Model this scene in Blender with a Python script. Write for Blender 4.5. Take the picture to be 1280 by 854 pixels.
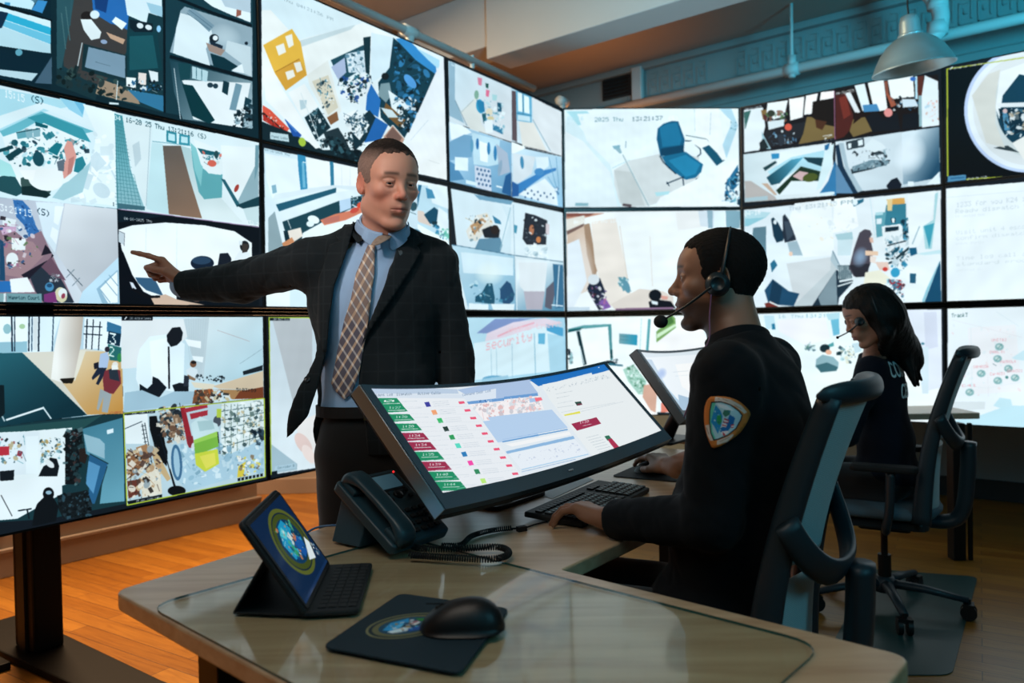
import bpy, bmesh, math, random
import numpy as np
from mathutils import Vector, Matrix, Euler, Quaternion
from mathutils.bvhtree import BVHTree

for _o in list(bpy.data.objects):
    bpy.data.objects.remove(_o, do_unlink=True)
SC = bpy.context.scene
COL = SC.collection
V = Vector
PI = math.pi

# ---------------------------------------------------------------- camera
FPX, PITCH, ROLL = 953.12, -0.016736, -0.01918
CAMH = 1.25
EYE = V((0, 0, CAMH))
def ray(x, y):
    a, b = x-640, y-427
    c, s = math.cos(ROLL), math.sin(ROLL)
    u, v = c*a+s*b, -s*a+c*b
    d = (u/FPX, 1, -v/FPX)
    c, s = math.cos(PITCH), math.sin(PITCH)
    return V((d[0], d[1]*c-d[2]*s, d[1]*s+d[2]*c))
def onz(x, y, z):
    d = ray(x, y); return EYE + d*((z-CAMH)/d.z)
def aty(x, y, Y):
    d = ray(x, y); return EYE + d*(Y/d.y)
def onplane(x, y, p, n):
    d = ray(x, y); return EYE + d*((p-EYE).dot(n)/d.dot(n))
def proj(P):
    p = P-EYE
    c, s = math.cos(PITCH), math.sin(PITCH)
    yy = p.y*c+p.z*s; zz = -p.y*s+p.z*c
    u, v = FPX*p.x/yy, -FPX*zz/yy
    c, s = math.cos(ROLL), math.sin(ROLL)
    return 640+c*u-s*v, 427+s*u+c*v
cd = bpy.data.cameras.new('camera'); cam = bpy.data.objects.new('camera', cd); COL.objects.link(cam)
fw = ray(640, 427); rt = ray(640+FPX, 427)-fw; up = -(ray(640, 427+FPX)-fw)
cam.matrix_world = Matrix((( rt.x, up.x, -fw.x, 0), (rt.y, up.y, -fw.y, 0), (rt.z, up.z, -fw.z, CAMH), (0, 0, 0, 1)))
cd.sensor_width = 36; cd.lens = FPX/1280*36; cd.clip_start = .05; cd.clip_end = 60
cd.dof.use_dof = True; cd.dof.focus_distance = 2.1; cd.dof.aperture_fstop = 3.0
SC.camera = cam

# ---------------------------------------------------------------- world, lights, exposure
w = bpy.data.worlds.new('dim_room'); SC.world = w; w.use_nodes = True
w.node_tree.nodes['Background'].inputs[0].default_value = (.10, .42, .50, 1)
w.node_tree.nodes['Background'].inputs[1].default_value = .035
SC.view_settings.view_transform = 'Standard'; SC.view_settings.look = 'None'
SC.view_settings.exposure = 0; SC.view_settings.gamma = 1; SC.view_settings.use_curve_mapping = False
def light(name, kind, loc, target, energy, color, size=.3, sizey=None, spot=None, blend=.6):
    d = bpy.data.lights.new(name, kind); d.energy = energy; d.color = color
    if kind == 'AREA':
        d.size = size
        if sizey: d.shape = 'RECTANGLE'; d.size_y = sizey
    else: d.shadow_soft_size = size
    if kind == 'SPOT': d.spot_size = spot; d.spot_blend = blend
    o = bpy.data.objects.new(name, d); COL.objects.link(o); o.location = loc
    o.rotation_euler = (V(target)-V(loc)).to_track_quat('-Z', 'Y').to_euler()
    return o
# warm room lamps behind the left video wall, cool light on the right wall and bulkhead, then added fills
light('warm_corridor_lamp', 'AREA', (-2.3, 4.0, 3.5), (-1.9, 3.6, 0), 420, (1, .66, .38), .5, 2.2)
light('warm_corner_lamp', 'SPOT', (-.9, 5.8, 3.2), (-1.6, 5.6, 0), 90, (1, .55, .25), .2, None, 2.2, 1)
light('warm_uplight', 'SPOT', (.55, 6.1, 2.5), (.35, 6.3, 4.2), 34, (1, .36, .12), .2, None, 2.5, 1)
light('warm_uplight', 'SPOT', (-1.4, 5.0, 2.6), (-1.0, 4.6, 4.2), 13, (1, .38, .12), .2, None, 2.5, 1)
light('cool_ceiling_lamp', 'SPOT', (2.9, 2.6, 2.7), (3.1, 5.3, 3.5), 260, (.06, .66, .9), .25, None, 1.5, .9)
light('cool_ceiling_wash', 'SPOT', (.9, 1.4, 2.5), (.7, 4.6, 3.4), 330, (.28, .80, 1), .3, None, 1.25, .9)
light('front_key_spot', 'SPOT', (-1.5, .1, 2.7), (-.45, 2.2, 1.5), 165, (1, .82, .76), .12, None, .34, .8)  # added key spot for the standing man's face and chest, no known fixture
light('cool_side_fill', 'AREA', (2.6, -.2, 2.4), (1.0, 2.2, .9), 15, (.16, .72, .95), .8)  # added cool fill from the right for the chair backs
light('soft_desk_fill', 'AREA', (-.6, .5, 2.9), (0, 1.5, .7), 15, (1, .90, .78), 1.0)  # added overhead fill to brighten the near desk
light('cool_room_fill', 'AREA', (.8, -1.0, 3.3), (.8, 2.0, 1.0), 20, (.06, .56, .78), 2.6)  # added teal fill behind the camera to lift the dark areas
# ---------------------------------------------------------------- helpers
def hexc(h):
    h = h.lstrip('#'); return tuple(int(h[i:i+2], 16)/255 for i in (0, 2, 4))
def s2l(c):
    return tuple((x/12.92 if x <= .04045 else ((x+.055)/1.055)**2.4) for x in c)
MATS = {}
def mat(name, color='#808080', rough=.6, metal=0, spec=.5, bump=0, bscale=60, var=0, vscale=8, alpha=None,
        trans=0, ior=1.45, emit=None, estr=1, coat=0, sheen=0, sss=0, stretch=(1, 1, 1)):
    if name in MATS: return MATS[name]
    m = bpy.data.materials.new(name); m.use_nodes = True; MATS[name] = m
    nt = m.node_tree; b = nt.nodes['Principled BSDF']; N = nt.nodes.new; L = nt.links.new
    c = s2l(hexc(color)) if isinstance(color, str) else color
    b.inputs['Base Color'].default_value = (*c, 1); b.inputs['Roughness'].default_value = rough
    b.inputs['Metallic'].default_value = metal; b.inputs['Specular IOR Level'].default_value = spec
    b.inputs['IOR'].default_value = ior; b.inputs['Transmission Weight'].default_value = trans
    b.inputs['Coat Weight'].default_value = coat; b.inputs['Coat Roughness'].default_value = .1
    b.inputs['Sheen Weight'].default_value = sheen
    if sss:
        b.inputs['Subsurface Weight'].default_value = sss; b.inputs['Subsurface Radius'].default_value = (.01, .004, .002)
    if emit:
        b.inputs['Emission Color'].default_value = (*s2l(hexc(emit)), 1); b.inputs['Emission Strength'].default_value = estr
    tc = N('ShaderNodeTexCoord'); mp = N('ShaderNodeMapping'); mp.inputs['Scale'].default_value = stretch
    L(tc.outputs['Object'], mp.inputs['Vector'])
    if bump:
        n = N('ShaderNodeTexNoise'); n.inputs['Scale'].default_value = bscale; n.inputs['Detail'].default_value = 3
        L(mp.outputs[0], n.inputs['Vector'])
        bp = N('ShaderNodeBump'); bp.inputs['Strength'].default_value = bump; bp.inputs['Distance'].default_value = .004
        L(n.outputs['Fac'], bp.inputs['Height']); L(bp.outputs[0], b.inputs['Normal'])
    if var:
        n = N('ShaderNodeTexNoise'); n.inputs['Scale'].default_value = vscale; n.inputs['Detail'].default_value = 4
        L(mp.outputs[0], n.inputs['Vector'])
        mx = N('ShaderNodeMix'); mx.data_type = 'RGBA'; L(n.outputs['Fac'], mx.inputs['Factor'])
        mx.inputs['A'].default_value = (*[x*(1-var) for x in c], 1); mx.inputs['B'].default_value = (*[min(1, x*(1+var)) for x in c], 1)
        L(mx.outputs['Result'], b.inputs['Base Color'])
    return m
class B:
    """collects verts/faces of one mesh"""
    def __init__(s): s.v = []; s.f = []; s.mi = []
    def add(s, vs, fs, mi=0, M=None):
        o = len(s.v); s.v += [tuple(M @ V(v)) if M else tuple(v) for v in vs]
        s.f += [tuple(i+o for i in f) for f in fs]; s.mi += [mi]*len(fs); return s
    def box(s, lo, hi, mi=0, M=None):
        x0, y0, z0 = lo; x1, y1, z1 = hi
        vs = [(x0, y0, z0), (x1, y0, z0), (x1, y1, z0), (x0, y1, z0), (x0, y0, z1), (x1, y0, z1), (x1, y1, z1), (x0, y1, z1)]
        return s.add(vs, [(3, 2, 1, 0), (4, 5, 6, 7), (0, 1, 5, 4), (1, 2, 6, 5), (2, 3, 7, 6), (3, 0, 4, 7)], mi, M)
    def prism(s, pts, z0, z1, mi=0, M=None):
        n = len(pts)
        a = sum(pts[i][0]*pts[(i+1) % n][1]-pts[(i+1) % n][0]*pts[i][1] for i in range(n))
        if a < 0: pts = pts[::-1]
        vs = [(p[0], p[1], z0) for p in pts]+[(p[0], p[1], z1) for p in pts]
        fs = [tuple(range(n))[::-1], tuple(range(n, 2*n))]+[(i, (i+1) % n, (i+1) % n+n, i+n) for i in range(n)]
        return s.add(vs, fs, mi, M)
    def tube(s, path, r, n=12, mi=0, cap=True, M=None, flat=None, upv=None):
        """path of points; r number or list; flat=(a,b) elliptic scale"""
        P = [V(p) for p in path]; k = len(P); R = r if isinstance(r, (list, tuple)) else [r]*k
        ref = V(upv) if upv else V((0, 0, 1))
        vs = []; u = None
        for i in range(k):
            t = (P[min(i+1, k-1)]-P[max(i-1, 0)]).normalized()
            if u is None:
                if abs(t.dot(ref)) > .95: ref = V((1, 0, 0))
                u = (ref-t*ref.dot(t)).normalized()
            else: u = (u-t*u.dot(t)).normalized()
            w_ = t.cross(u)
            rr = R[i]; ra, rb = (rr if isinstance(rr, (tuple, list)) else (rr*(flat[0] if flat else 1), rr*(flat[1] if flat else 1)))
            for j in range(n):
                a = 2*PI*j/n; vs.append(P[i]+u*(ra*math.cos(a))+w_*(rb*math.sin(a)))
        fs = [(i*n+j, i*n+(j+1) % n, (i+1)*n+(j+1) % n, (i+1)*n+j) for i in range(k-1) for j in range(n)]
        if cap: fs += [tuple(range(n))[::-1], tuple(range((k-1)*n, k*n))]
        return s.add(vs, fs, mi, M)
    def lathe(s, prof, n=32, mi=0, M=None, cap=False):
        vs = [(r*math.cos(2*PI*j/n), r*math.sin(2*PI*j/n), z) for r, z in prof for j in range(n)]; k = len(prof)
        fs = [(i*n+j, i*n+(j+1) % n, (i+1)*n+(j+1) % n, (i+1)*n+j) for i in range(k-1) for j in range(n)]
        if cap: fs += [tuple(range(n))[::-1], tuple(range((k-1)*n, k*n))]
        return s.add(vs, fs, mi, M)
    def grid(s, fn, nu, nv, mi=0, M=None, closed=False):
        vs = [fn(i/nu, j/nv) for i in range(nu+1) for j in range(nv+1)]
        fs = [(i*(nv+1)+j, (i+1)*(nv+1)+j, (i+1)*(nv+1)+j+1, i*(nv+1)+j+1) for i in range(nu) for j in range(nv)]
        return s.add(vs, fs, mi, M)
    def loft(s, rings, mi=0, M=None, cap=True):
        n = len(rings[0]); vs = [p for r in rings for p in r]; k = len(rings)
        fs = [(i*n+j, i*n+(j+1) % n, (i+1)*n+(j+1) % n, (i+1)*n+j) for i in range(k-1) for j in range(n)]
        if cap: fs += [tuple(range(n))[::-1], tuple(range((k-1)*n, k*n))]
        return s.add(vs, fs, mi, M)
    def ball(s, c, r, n=16, mi=0, M=None):
        r = r if isinstance(r, (tuple, list)) else (r, r, r); m = n//2
        vs = [(c[0]+r[0]*math.sin(PI*i/m)*math.cos(2*PI*j/n), c[1]+r[1]*math.sin(PI*i/m)*math.sin(2*PI*j/n), c[2]+r[2]*math.cos(PI*i/m)) for i in range(1, m) for j in range(n)]
        fs = [((i)*n+j, (i+1)*n+j, (i+1)*n+(j+1) % n, i*n+(j+1) % n) for i in range(m-2) for j in range(n)]
        t = len(vs); vs += [(c[0], c[1], c[2]+r[2]), (c[0], c[1], c[2]-r[2])]
        fs += [(t, j, (j+1) % n) for j in range(n)]+[(t+1, (m-2)*n+(j+1) % n, (m-2)*n+j) for j in range(n)]
        return s.add(vs, fs, mi, M)
    def mesh(s, name):
        me = bpy.data.meshes.new(name); me.from_pydata(s.v, [], s.f)
        for p, m_ in zip(me.polygons, s.mi): p.material_index = m_
        me.update(); return me
    def build(s, name, mats, parent=None, smooth=False, bevel=0, bseg=2, solid=0, sub=0, auto=None, loc=None, M=None, fix=True):
        me = s.mesh(name)
        if fix:
            bm = bmesh.new(); bm.from_mesh(me); bmesh.ops.recalc_face_normals(bm, faces=bm.faces); bm.to_mesh(me); bm.free()
        for m_ in (mats if isinstance(mats, (list, tuple)) else [mats]): me.materials.append(m_)
        o = bpy.data.objects.new(name, me); COL.objects.link(o)
        if smooth or auto:
            for p in me.polygons: p.use_smooth = True
        if auto: me.set_sharp_from_angle(angle=math.radians(auto))
        if solid:
            q = o.modifiers.new('solid', 'SOLIDIFY'); q.thickness = solid; q.offset = 0
        if bevel:
            q = o.modifiers.new('bevel', 'BEVEL'); q.width = bevel; q.segments = bseg; q.limit_method = 'ANGLE'; q.angle_limit = .6
        if sub:
            q = o.modifiers.new('sub', 'SUBSURF'); q.levels = sub; q.render_levels = sub
        if M is not None: o.matrix_world = M
        if loc is not None: o.location = loc
        if parent is not None: o.parent = parent
        return o
def thing(name, label, cat, M=None, group=None):
    o = bpy.data.objects.new(name, None); COL.objects.link(o); o.empty_display_size = .05
    if M is not None: o.matrix_world = M if isinstance(M, Matrix) else Matrix.Translation(V(M))
    return tag(o, label, cat, group)
def tag(o, label=None, cat=None, group=None, kind=None):
    if label: o['label'] = label
    if cat: o['category'] = cat
    if group: o['group'] = group
    if kind: o['kind'] = kind
    return o
def struct(o): o['kind'] = 'structure'; return o
def frame_M(o, x, y):
    """matrix with origin o, x axis x, z up-ish axis = x cross y"""
    x = V(x).normalized(); z = x.cross(V(y)).normalized(); y = z.cross(x)
    return Matrix(((x.x, y.x, z.x, o[0]), (x.y, y.y, z.y, o[1]), (x.z, y.z, z.z, o[2]), (0, 0, 0, 1)))
def rotz(a): return Matrix.Rotation(a, 4, 'Z')
def T(*a): return Matrix.Translation(V(a))
def lerp(a, b, t): return a+(b-a)*t
def bez(pts, n=24):
    """Catmull-Rom through pts"""
    P = [V(p) for p in pts]; P = [2*P[0]-P[1]]+P+[2*P[-1]-P[-2]]; out = []
    for i in range(1, len(P)-2):
        for k in range(n):
            t = k/n; a, b, c, d = P[i-1:i+3]
            out.append(.5*((2*b)+(c-a)*t+(2*a-5*b+4*c-d)*t*t+(3*b-3*c+d-a)*t**3))
    out.append(P[-2]); return out
# ---------------------------------------------------------------- room shell
HL = .685; Z23 = CAMH+.0898; GAP = .0282; WD = 1.2131
LM = V((.3662, 5.1349)); aL, aM, aR = .96580, .05488, .66768
dL = V((math.cos(aL), math.sin(aL))); dM = V((math.cos(aM), math.sin(aM))); dR = V((math.cos(aR), -math.sin(aR)))
MR = LM+dM*WD
def V3(p, z): return V((p[0], p[1], z))
def wood_floor():
    m = bpy.data.materials.new('oak_floor'); m.use_nodes = True; nt = m.node_tree; N = nt.nodes.new; L = nt.links.new; b = nt.nodes['Principled BSDF']
    tc = N('ShaderNodeTexCoord'); mp = N('ShaderNodeMapping'); mp.inputs['Rotation'].default_value = (0, 0, FLANG); L(tc.outputs['Object'], mp.inputs['Vector'])
    br = N('ShaderNodeTexBrick'); br.offset = .37; br.inputs['Scale'].default_value = 1; br.inputs['Brick Width'].default_value = 1.1; br.inputs['Row Height'].default_value = .083
    br.inputs['Mortar Size'].default_value = .0018; br.inputs['Mortar Smooth'].default_value = .3; br.inputs['Bias'].default_value = 0
    br.inputs['Color1'].default_value = (.26, .095, .010, 1); br.inputs['Color2'].default_value = (.40, .17, .022, 1); br.inputs['Mortar'].default_value = (.08, .03, .01, 1)
    L(mp.outputs[0], br.inputs['Vector'])
    m2 = N('ShaderNodeMapping'); m2.inputs['Scale'].default_value = (1.6, 22, 1); L(mp.outputs[0], m2.inputs['Vector'])
    n = N('ShaderNodeTexNoise'); n.inputs['Scale'].default_value = 3; n.inputs['Detail'].default_value = 5; n.inputs['Distortion'].default_value = 1.2; L(m2.outputs[0], n.inputs['Vector'])
    r = N('ShaderNodeValToRGB'); r.color_ramp.elements[0].position = .3; r.color_ramp.elements[0].color = (.62, .55, .5, 1); r.color_ramp.elements[1].position = .65; r.color_ramp.elements[1].color = (1, 1, 1, 1)
    L(n.outputs['Fac'], r.inputs[0]); mx = N('ShaderNodeMix'); mx.data_type = 'RGBA'; mx.blend_type = 'MULTIPLY'; mx.inputs['Factor'].default_value = .8
    L(br.outputs['Color'], mx.inputs['A']); L(r.outputs[0], mx.inputs['B']); L(mx.outputs['Result'], b.inputs['Base Color'])
    b.inputs['Roughness'].default_value = .33; bp = N('ShaderNodeBump'); bp.inputs['Strength'].default_value = .25; bp.inputs['Distance'].default_value = .002; bp.invert = True
    L(br.outputs['Fac'], bp.inputs['Height']); L(bp.outputs[0], b.inputs['Normal']); return m
FLANG = .55
fl = struct(B().box((-6, -2.5, -.1), (8, 11, 0)).build('floor', wood_floor()))
CEIL = 3.60
m_plaster = mat('painted_plaster', '#a79c92', .8, bump=.15, bscale=30, var=.05, vscale=2)
m_peach = mat('cream_panel_paint', '#94857a', .6, bump=.05, bscale=20)
m_ceil = mat('ceiling_paint', '#8f8a84', .85, bump=.1, bscale=12, var=.06, vscale=1.5)
m_dark = mat('charcoal_wall_paint', '#23292b', .7, bump=.1, bscale=30)
struct(B().box((-6, -2.5, CEIL), (8, 11, CEIL+.1)).build('ceiling', m_ceil))
# low panelled partition behind the left displays: base line taken from the photographed skirting
w0, w1 = onz(0, 723, 0), onz(322, 648, 0)
wd = (w1-w0).xy.normalized(); wn = V((-wd.y, wd.x))
A0 = w0.xy-wd*2.2; A1 = w1.xy
MW = frame_M(V3(A0, 0), V3(wd, 0), V3(wn, 0)); LW = (A1-A0).length
b = B().box((0, 0, 0), (LW, .14, 1.55))
struct(b.build('wall_left', m_peach, M=MW))
b = B().box((0, -.022, 0), (LW+.02, 0, .13)).box((0, -.03, .13), (LW+.02, 0, .15))
struct(b.build('baseboard_left', m_peach, M=MW, bevel=.004))
b = B()
for k in range(3):
    x1 = LW-.14-k*1.35; x0 = x1-1.15; z0, z1 = .27, 1.4; t = .03
    for q in ((x0, z0, x1, z0+t), (x0, z1-t, x1, z1), (x0, z0+t, x0+t, z1-t), (x1-t, z0+t, x1, z1-t)):
        b.box((q[0], -.014, q[1]), (q[2], 0, q[3]))
struct(b.build('trim_1', m_peach, M=MW, bevel=.004))
# far left wall beyond the partition
c0 = onz(330, 618, 0); c1 = onz(400, 616, 0)
fd = V((1, .04)).normalized(); f0 = c0.xy-fd*3.2
MF = frame_M(V3(f0, 0), V3(fd, 0), V3((-fd.y, fd.x), 0))
struct(B().box((0, 0, 0), (4.2, .12, CEIL)).build('wall_back', m_plaster, M=MF))
struct(B().box((0, -.02, 0), (4.2, 0, .12)).build('baseboard_back', m_peach, M=MF, bevel=.004))
# far right wall, parallel to the right hand displays
nR = V((dR.y, -dR.x))*-1
if nR.y < 0: nR = -nR
r0 = MR+nR*1.12-dR*.9
MRW = frame_M(V3(r0, 0), V3(dR, 0), V3(nR, 0))
m_rw = mat('grey_wall_paint', '#7d8f93', .8, bump=.1, bscale=20, var=.08, vscale=1.2)
struct(B().box((-5.6, 0, 0), (7, .14, CEIL)).build('wall_right', m_rw, M=MRW))
struct(B().box((-1.6, -.022, 0), (7, 0, .14)).build('baseboard_right', m_dark, M=MRW, bevel=.004))
struct(B().box((-6.1, -2.5, 0), (-6, 11, CEIL)).build('wall_side', m_plaster))
struct(B().box((8, -2.5, 0), (8.1, 11, CEIL)).build('wall_far_side', m_dark))
struct(B().box((-6, -2.6, 0), (8, -2.5, CEIL)).build('wall_front', m_dark))

# ceiling bulkhead and cornice
bz = 3.10
b0, b1, b2 = onz(608, 74, bz).xy, onz(636, 87, bz).xy, onz(920, 8, bz).xy
bw = (b1-b0).dot(nR); MB_ = frame_M(V3(b0, 0), V3(dR, 0), V3(nR, 0))
m_beam = mat('bulkhead_paint', '#a9aeb0', .8, bump=.12, bscale=15, var=.05, vscale=2)
struct(B().box((0, 0, bz), (6.5, max(.2, bw), CEIL), M=None).build('trim_2', m_beam, M=MB_, bevel=.008))
struct(B().box((-.9, .03, bz+.10), (-.0, .30, CEIL)).build('trim_3', m_beam, M=MB_, bevel=.008))
b = B().box((-5.6, -.07, 3.545), (7, 0, CEIL)).box((-5.6, -.045, 3.245), (7, 0, 3.285)).box((-5.6, -.02, 3.10), (7, 0, 3.115))
struct(b.build('trim_4', m_rw, M=MRW, bevel=.008))
# relief band with a key pattern
b = B(); R = random.Random(5)
for k in range(44):
    x = -.6+k*.115
    if 6 < k < 9: continue
    for j, (a0, a1, z0, z1) in enumerate([(0, .085, .01, .02), (0, .012, .01, .16), (0, .06, .15, .16), (.073, .085, .04, .20), (.03, .085, .20, .21), (.03, .06, .08, .09), (.03, .04, .08, .12)]):
        b.box((x+a0, -.010, 3.30+z0), (x+a1, 0, 3.30+z1))
struct(b.build('trim_5', m_rw, M=MRW))
# ---------------------------------------------------------------- pipes, hangers, lamp, vent
m_pipe = mat('white_painted_pipe', '#b4bfc2', .5, bump=.05, bscale=40)
m_blkm = mat('black_iron', '#0b0c0c', .5)
nLb = V((-dL.y, dL.x))                                     # behind the left displays
def onL(x, y, d): return onplane(x, y, V3(LM+nLb*d, 0), V3(nLb, 0))
pz = 2.94; s0 = LM+nLb*.3
M_ = frame_M(V3(s0, pz), V3(-dL, 0), V3(nLb, 0))
pipe = thing('sprinkler_pipe', 'pale sprinkler pipe running above the left video wall', 'pipe', M_)
b = B().tube([(-.12, 0, 0), (7, 0, 0)], .024, 16); b.build('pipe', m_pipe, pipe, smooth=True)
ivm = M_.inverted()
for (x, y) in ((512, 36), (703, 124)):
    q = ivm @ onL(x, y, .3); x_ = q.x
    g = B().tube([(x_-.05, 0, 0), (x_+.05, 0, 0)], .034, 16).tube([(x_, 0, 0), (x_, 0, .075)], .024, 14); f = g.build('tee_fitting', m_pipe, pipe, smooth=True)
    B().tube([(x_, 0, .075), (x_, 0, .115)], .012, 10).tube([(x_, 0, .112), (x_, 0, .122)], .034, 14).build('sprinkler_head', m_blkm, f, smooth=False)
q = ivm @ onL(590, 70, .3); B().tube([(q.x, 0, .02), (q.x, 0, CEIL-pz)], .006, 8).tube([(q.x, 0, -.03), (q.x, 0, .05)], .014, 8).build('hanger_rod', m_pipe, pipe)
dW = -.45
def onW(x, y, d=dW): return onplane(x, y, V3(r0+nR*d, 0), V3(nR, 0))
a, c = onW(790, 131), onW(1110, 61); zz = (a.z+c.z)/2; M2 = frame_M(V((a.x, a.y, zz)), V3(dR, 0), V3(nR, 0))
pipe2 = thing('sprinkler_pipe', 'pale pipe along the right hand wall above the displays, with one thin hanger rod', 'pipe', M2); iv2_ = M2.inverted()
B().tube([(-1.1, 0, 0), (6, 0, 0)], .036, 16).build('pipe', m_pipe, pipe2, smooth=True)
q = iv2_ @ onW(990, 85)
B().tube([(q.x-.05, 0, 0), (q.x+.05, 0, 0)], .048, 16).tube([(q.x, 0, .0), (q.x, 0, .10)], .03, 12).tube([(q.x, 0, -.06), (q.x, 0, 0)], .026, 12).build('clamp', m_pipe, pipe2, smooth=True)
B().tube([(q.x, 0, .08), (q.x, 0, CEIL-zz)], .011, 8).build('hanger_rod', m_pipe, pipe2)
pts = [onW(1160, 52, -.62), onW(1172, 40, -.62), onW(1176, 22, -.62), onW(1172, 5, -.62), onW(1160, -10, -.62), onW(1150, -30, -.62)]
b = B().tube(bez(pts, 8), .05, 16); b.tube([pts[1]-V((0, 0, .02)), pts[1]+V((0, 0, .06))], .062, 16); b.tube([pts[3]-V((0, 0, .03)), pts[3]+V((0, 0, .03))], .062, 16)
tag(b.build('elbow_pipe', m_pipe, smooth=True), 'short bent white pipe with collars beside the pendant lamp', 'pipe')
p0 = onW(799, 90, -.03); p1 = onW(799, 140, -.03)
tag(B().box((-.05, -.06, 0), (.05, 0, .62), M=frame_M(V((p0.x, p0.y, 2.95)), V3(dR, 0), V3(nR, 0))).build('wall_conduit', m_pipe, bevel=.01), 'short pale vertical duct on the wall above the floor lamp view', 'duct')
vc = onW(771, 108, -.01); Mv = frame_M(vc, V3(dR, 0), V3(nR, 0))
vent = thing('air_vent', 'small dark louvred vent high on the wall beside the pale duct', 'vent', Mv)
B().box((-.15, -.01, -.11), (.15, .0, .11)).build('frame', m_dark, vent); b = B()
for k in range(6): b.box((-.13, -.022, -.09+k*.033), (.13, -.010, -.075+k*.033))
b.build('louvre', m_blkm, vent)
# pendant lamp
LC = aty(1142, 87, 4.0); tilt = Matrix.Rotation(math.radians(-7), 4, 'Y') @ Matrix.Rotation(math.radians(4), 4, 'X')
lampM = T(*LC) @ tilt
lamp = thing('pendant_lamp', 'unlit brushed metal bell pendant lamp in front of the right hand displays', 'lamp', T(*LC)); 
ml = mat('spun_aluminium', '#b4d0d6', .38, metal=.6, bump=.06, bscale=4, stretch=(1, 1, 60))
prof = [(.196, 0), (.197, .006), (.193, .010), (.178, .045), (.150, .095), (.115, .135), (.080, .160), (.054, .172), (.052, .180), (.046, .240), (.038, .270), (.018, .278), (.0005, .279)]
B().lathe(prof, 48, M=tilt).build('shade', ml, lamp, smooth=True, solid=.003)
B().lathe([(.056, .168), (.060, .172), (.060, .180), (.056, .184)], 40, M=tilt).build('collar', ml, lamp, smooth=True)
b = B().tube([tilt @ V((0, 0, .12)), tilt @ V((0, 0, .20))], .022, 14); b.ball(tilt @ V((0, 0, .085)), .042, 16); b.build('bulb', mat('frosted_bulb', '#c8d0d0', .4), lamp, smooth=True)
top = tilt @ V((0, 0, .277)); B().tube([top, V((top.x-.004, top.y, .32)), V((top.x-.004, top.y, CEIL-LC.z))], .0045, 8).build('cord', m_blkm, lamp)
# floor stand of the left video wall
cb = onz(50, 816, 0); Ms = frame_M(V((cb.x, cb.y, 0)), V3(dL, 0), V3((-dL.y, dL.x), 0))
stand = thing('display_stand', 'black steel column on flat feet holding up the left video wall', 'stand', Ms)
m_col = mat('black_column', '#060606', .6, spec=.2)
B().box((-.055, -.085, .03), (.055, .085, 1.5)).build('column', m_col, stand, bevel=.01)
B().box((-.065, -.03, .03), (-.055, .03, 1.4)).build('cable_cover', mat('dark_bronze_cover', '#1a1410', .6), stand)
B().prism([(-.09, -.80), (.09, -.80), (.12, .45), (-.12, .45)], 0, .03).build('foot', m_col, stand, bevel=.006)
B().box((-.50, -.07, .0), (-.13, .09, .03)).build('foot', m_col, stand, bevel=.006)
B().box((-.03, -.56, 1.0), (.03, -.085, 1.08)).build('bracket_arm', m_col, stand, bevel=.004)
# ---------------------------------------------------------------- painter for everything shown on screens, badges and prints
_F = {}
for _l in """0 3E51494 53E
1 00427F4000
2 4261514946
3 2141454B31
4 1814127F10
5 2745454539
6 3C4A494930
7 0171090503
8 3649494936
9 064949291E
: 0036360000
- 0808080808
. 0060600000
/ 2010080402
( 001C224100
) 0041221C00
A 7E1111117E
B 7F49494936
C 3E41414122
D 7F4141221C
E 7F49494941
F 7F09090901
G 3E4149497A
H 7F0808087F
I 00417F4100
J 2040413F01
K 7F08142241
L 7F40404040
M 7F020C027F
N 7F0408107F
O 3E4141413E
P 7F09090906
Q 3E4151215E
R 7F09192946
S 4649494931
T 01017F0101
U 3F4040403F
V 1F2040201F
W 3F4038403F
X 6314081463
Y 0708700807
Z 6151494543
a 2054545478
b 7F48444438
c 3844444420
d 384444487F
e 3854545418
f 087E090102
g 0C5252523E
h 7F08040478
i 00447D4000
k 7F10284400
l 00417F4000
m 7C04180478
n 7C08040478
o 3844444438
p 7C14141408
r 7C08040408
s 4854545420
t 043F444020
u 3C4040207C
v 1C2040201C
w 3C4030403C
y 0C5050503C""".splitlines():
    _k, _h = _l.split(' ', 1); _h = _h.replace(' ', '')
    _F[_k] = [[(int(_h[2*i:2*i+2], 16) >> r) & 1 for i in range(5)]+[0] for r in range(7)] if False else [[(int(_h[2*i:2*i+2], 16) >> r) & 1 for i in range(5)] for r in range(7)]
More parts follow.
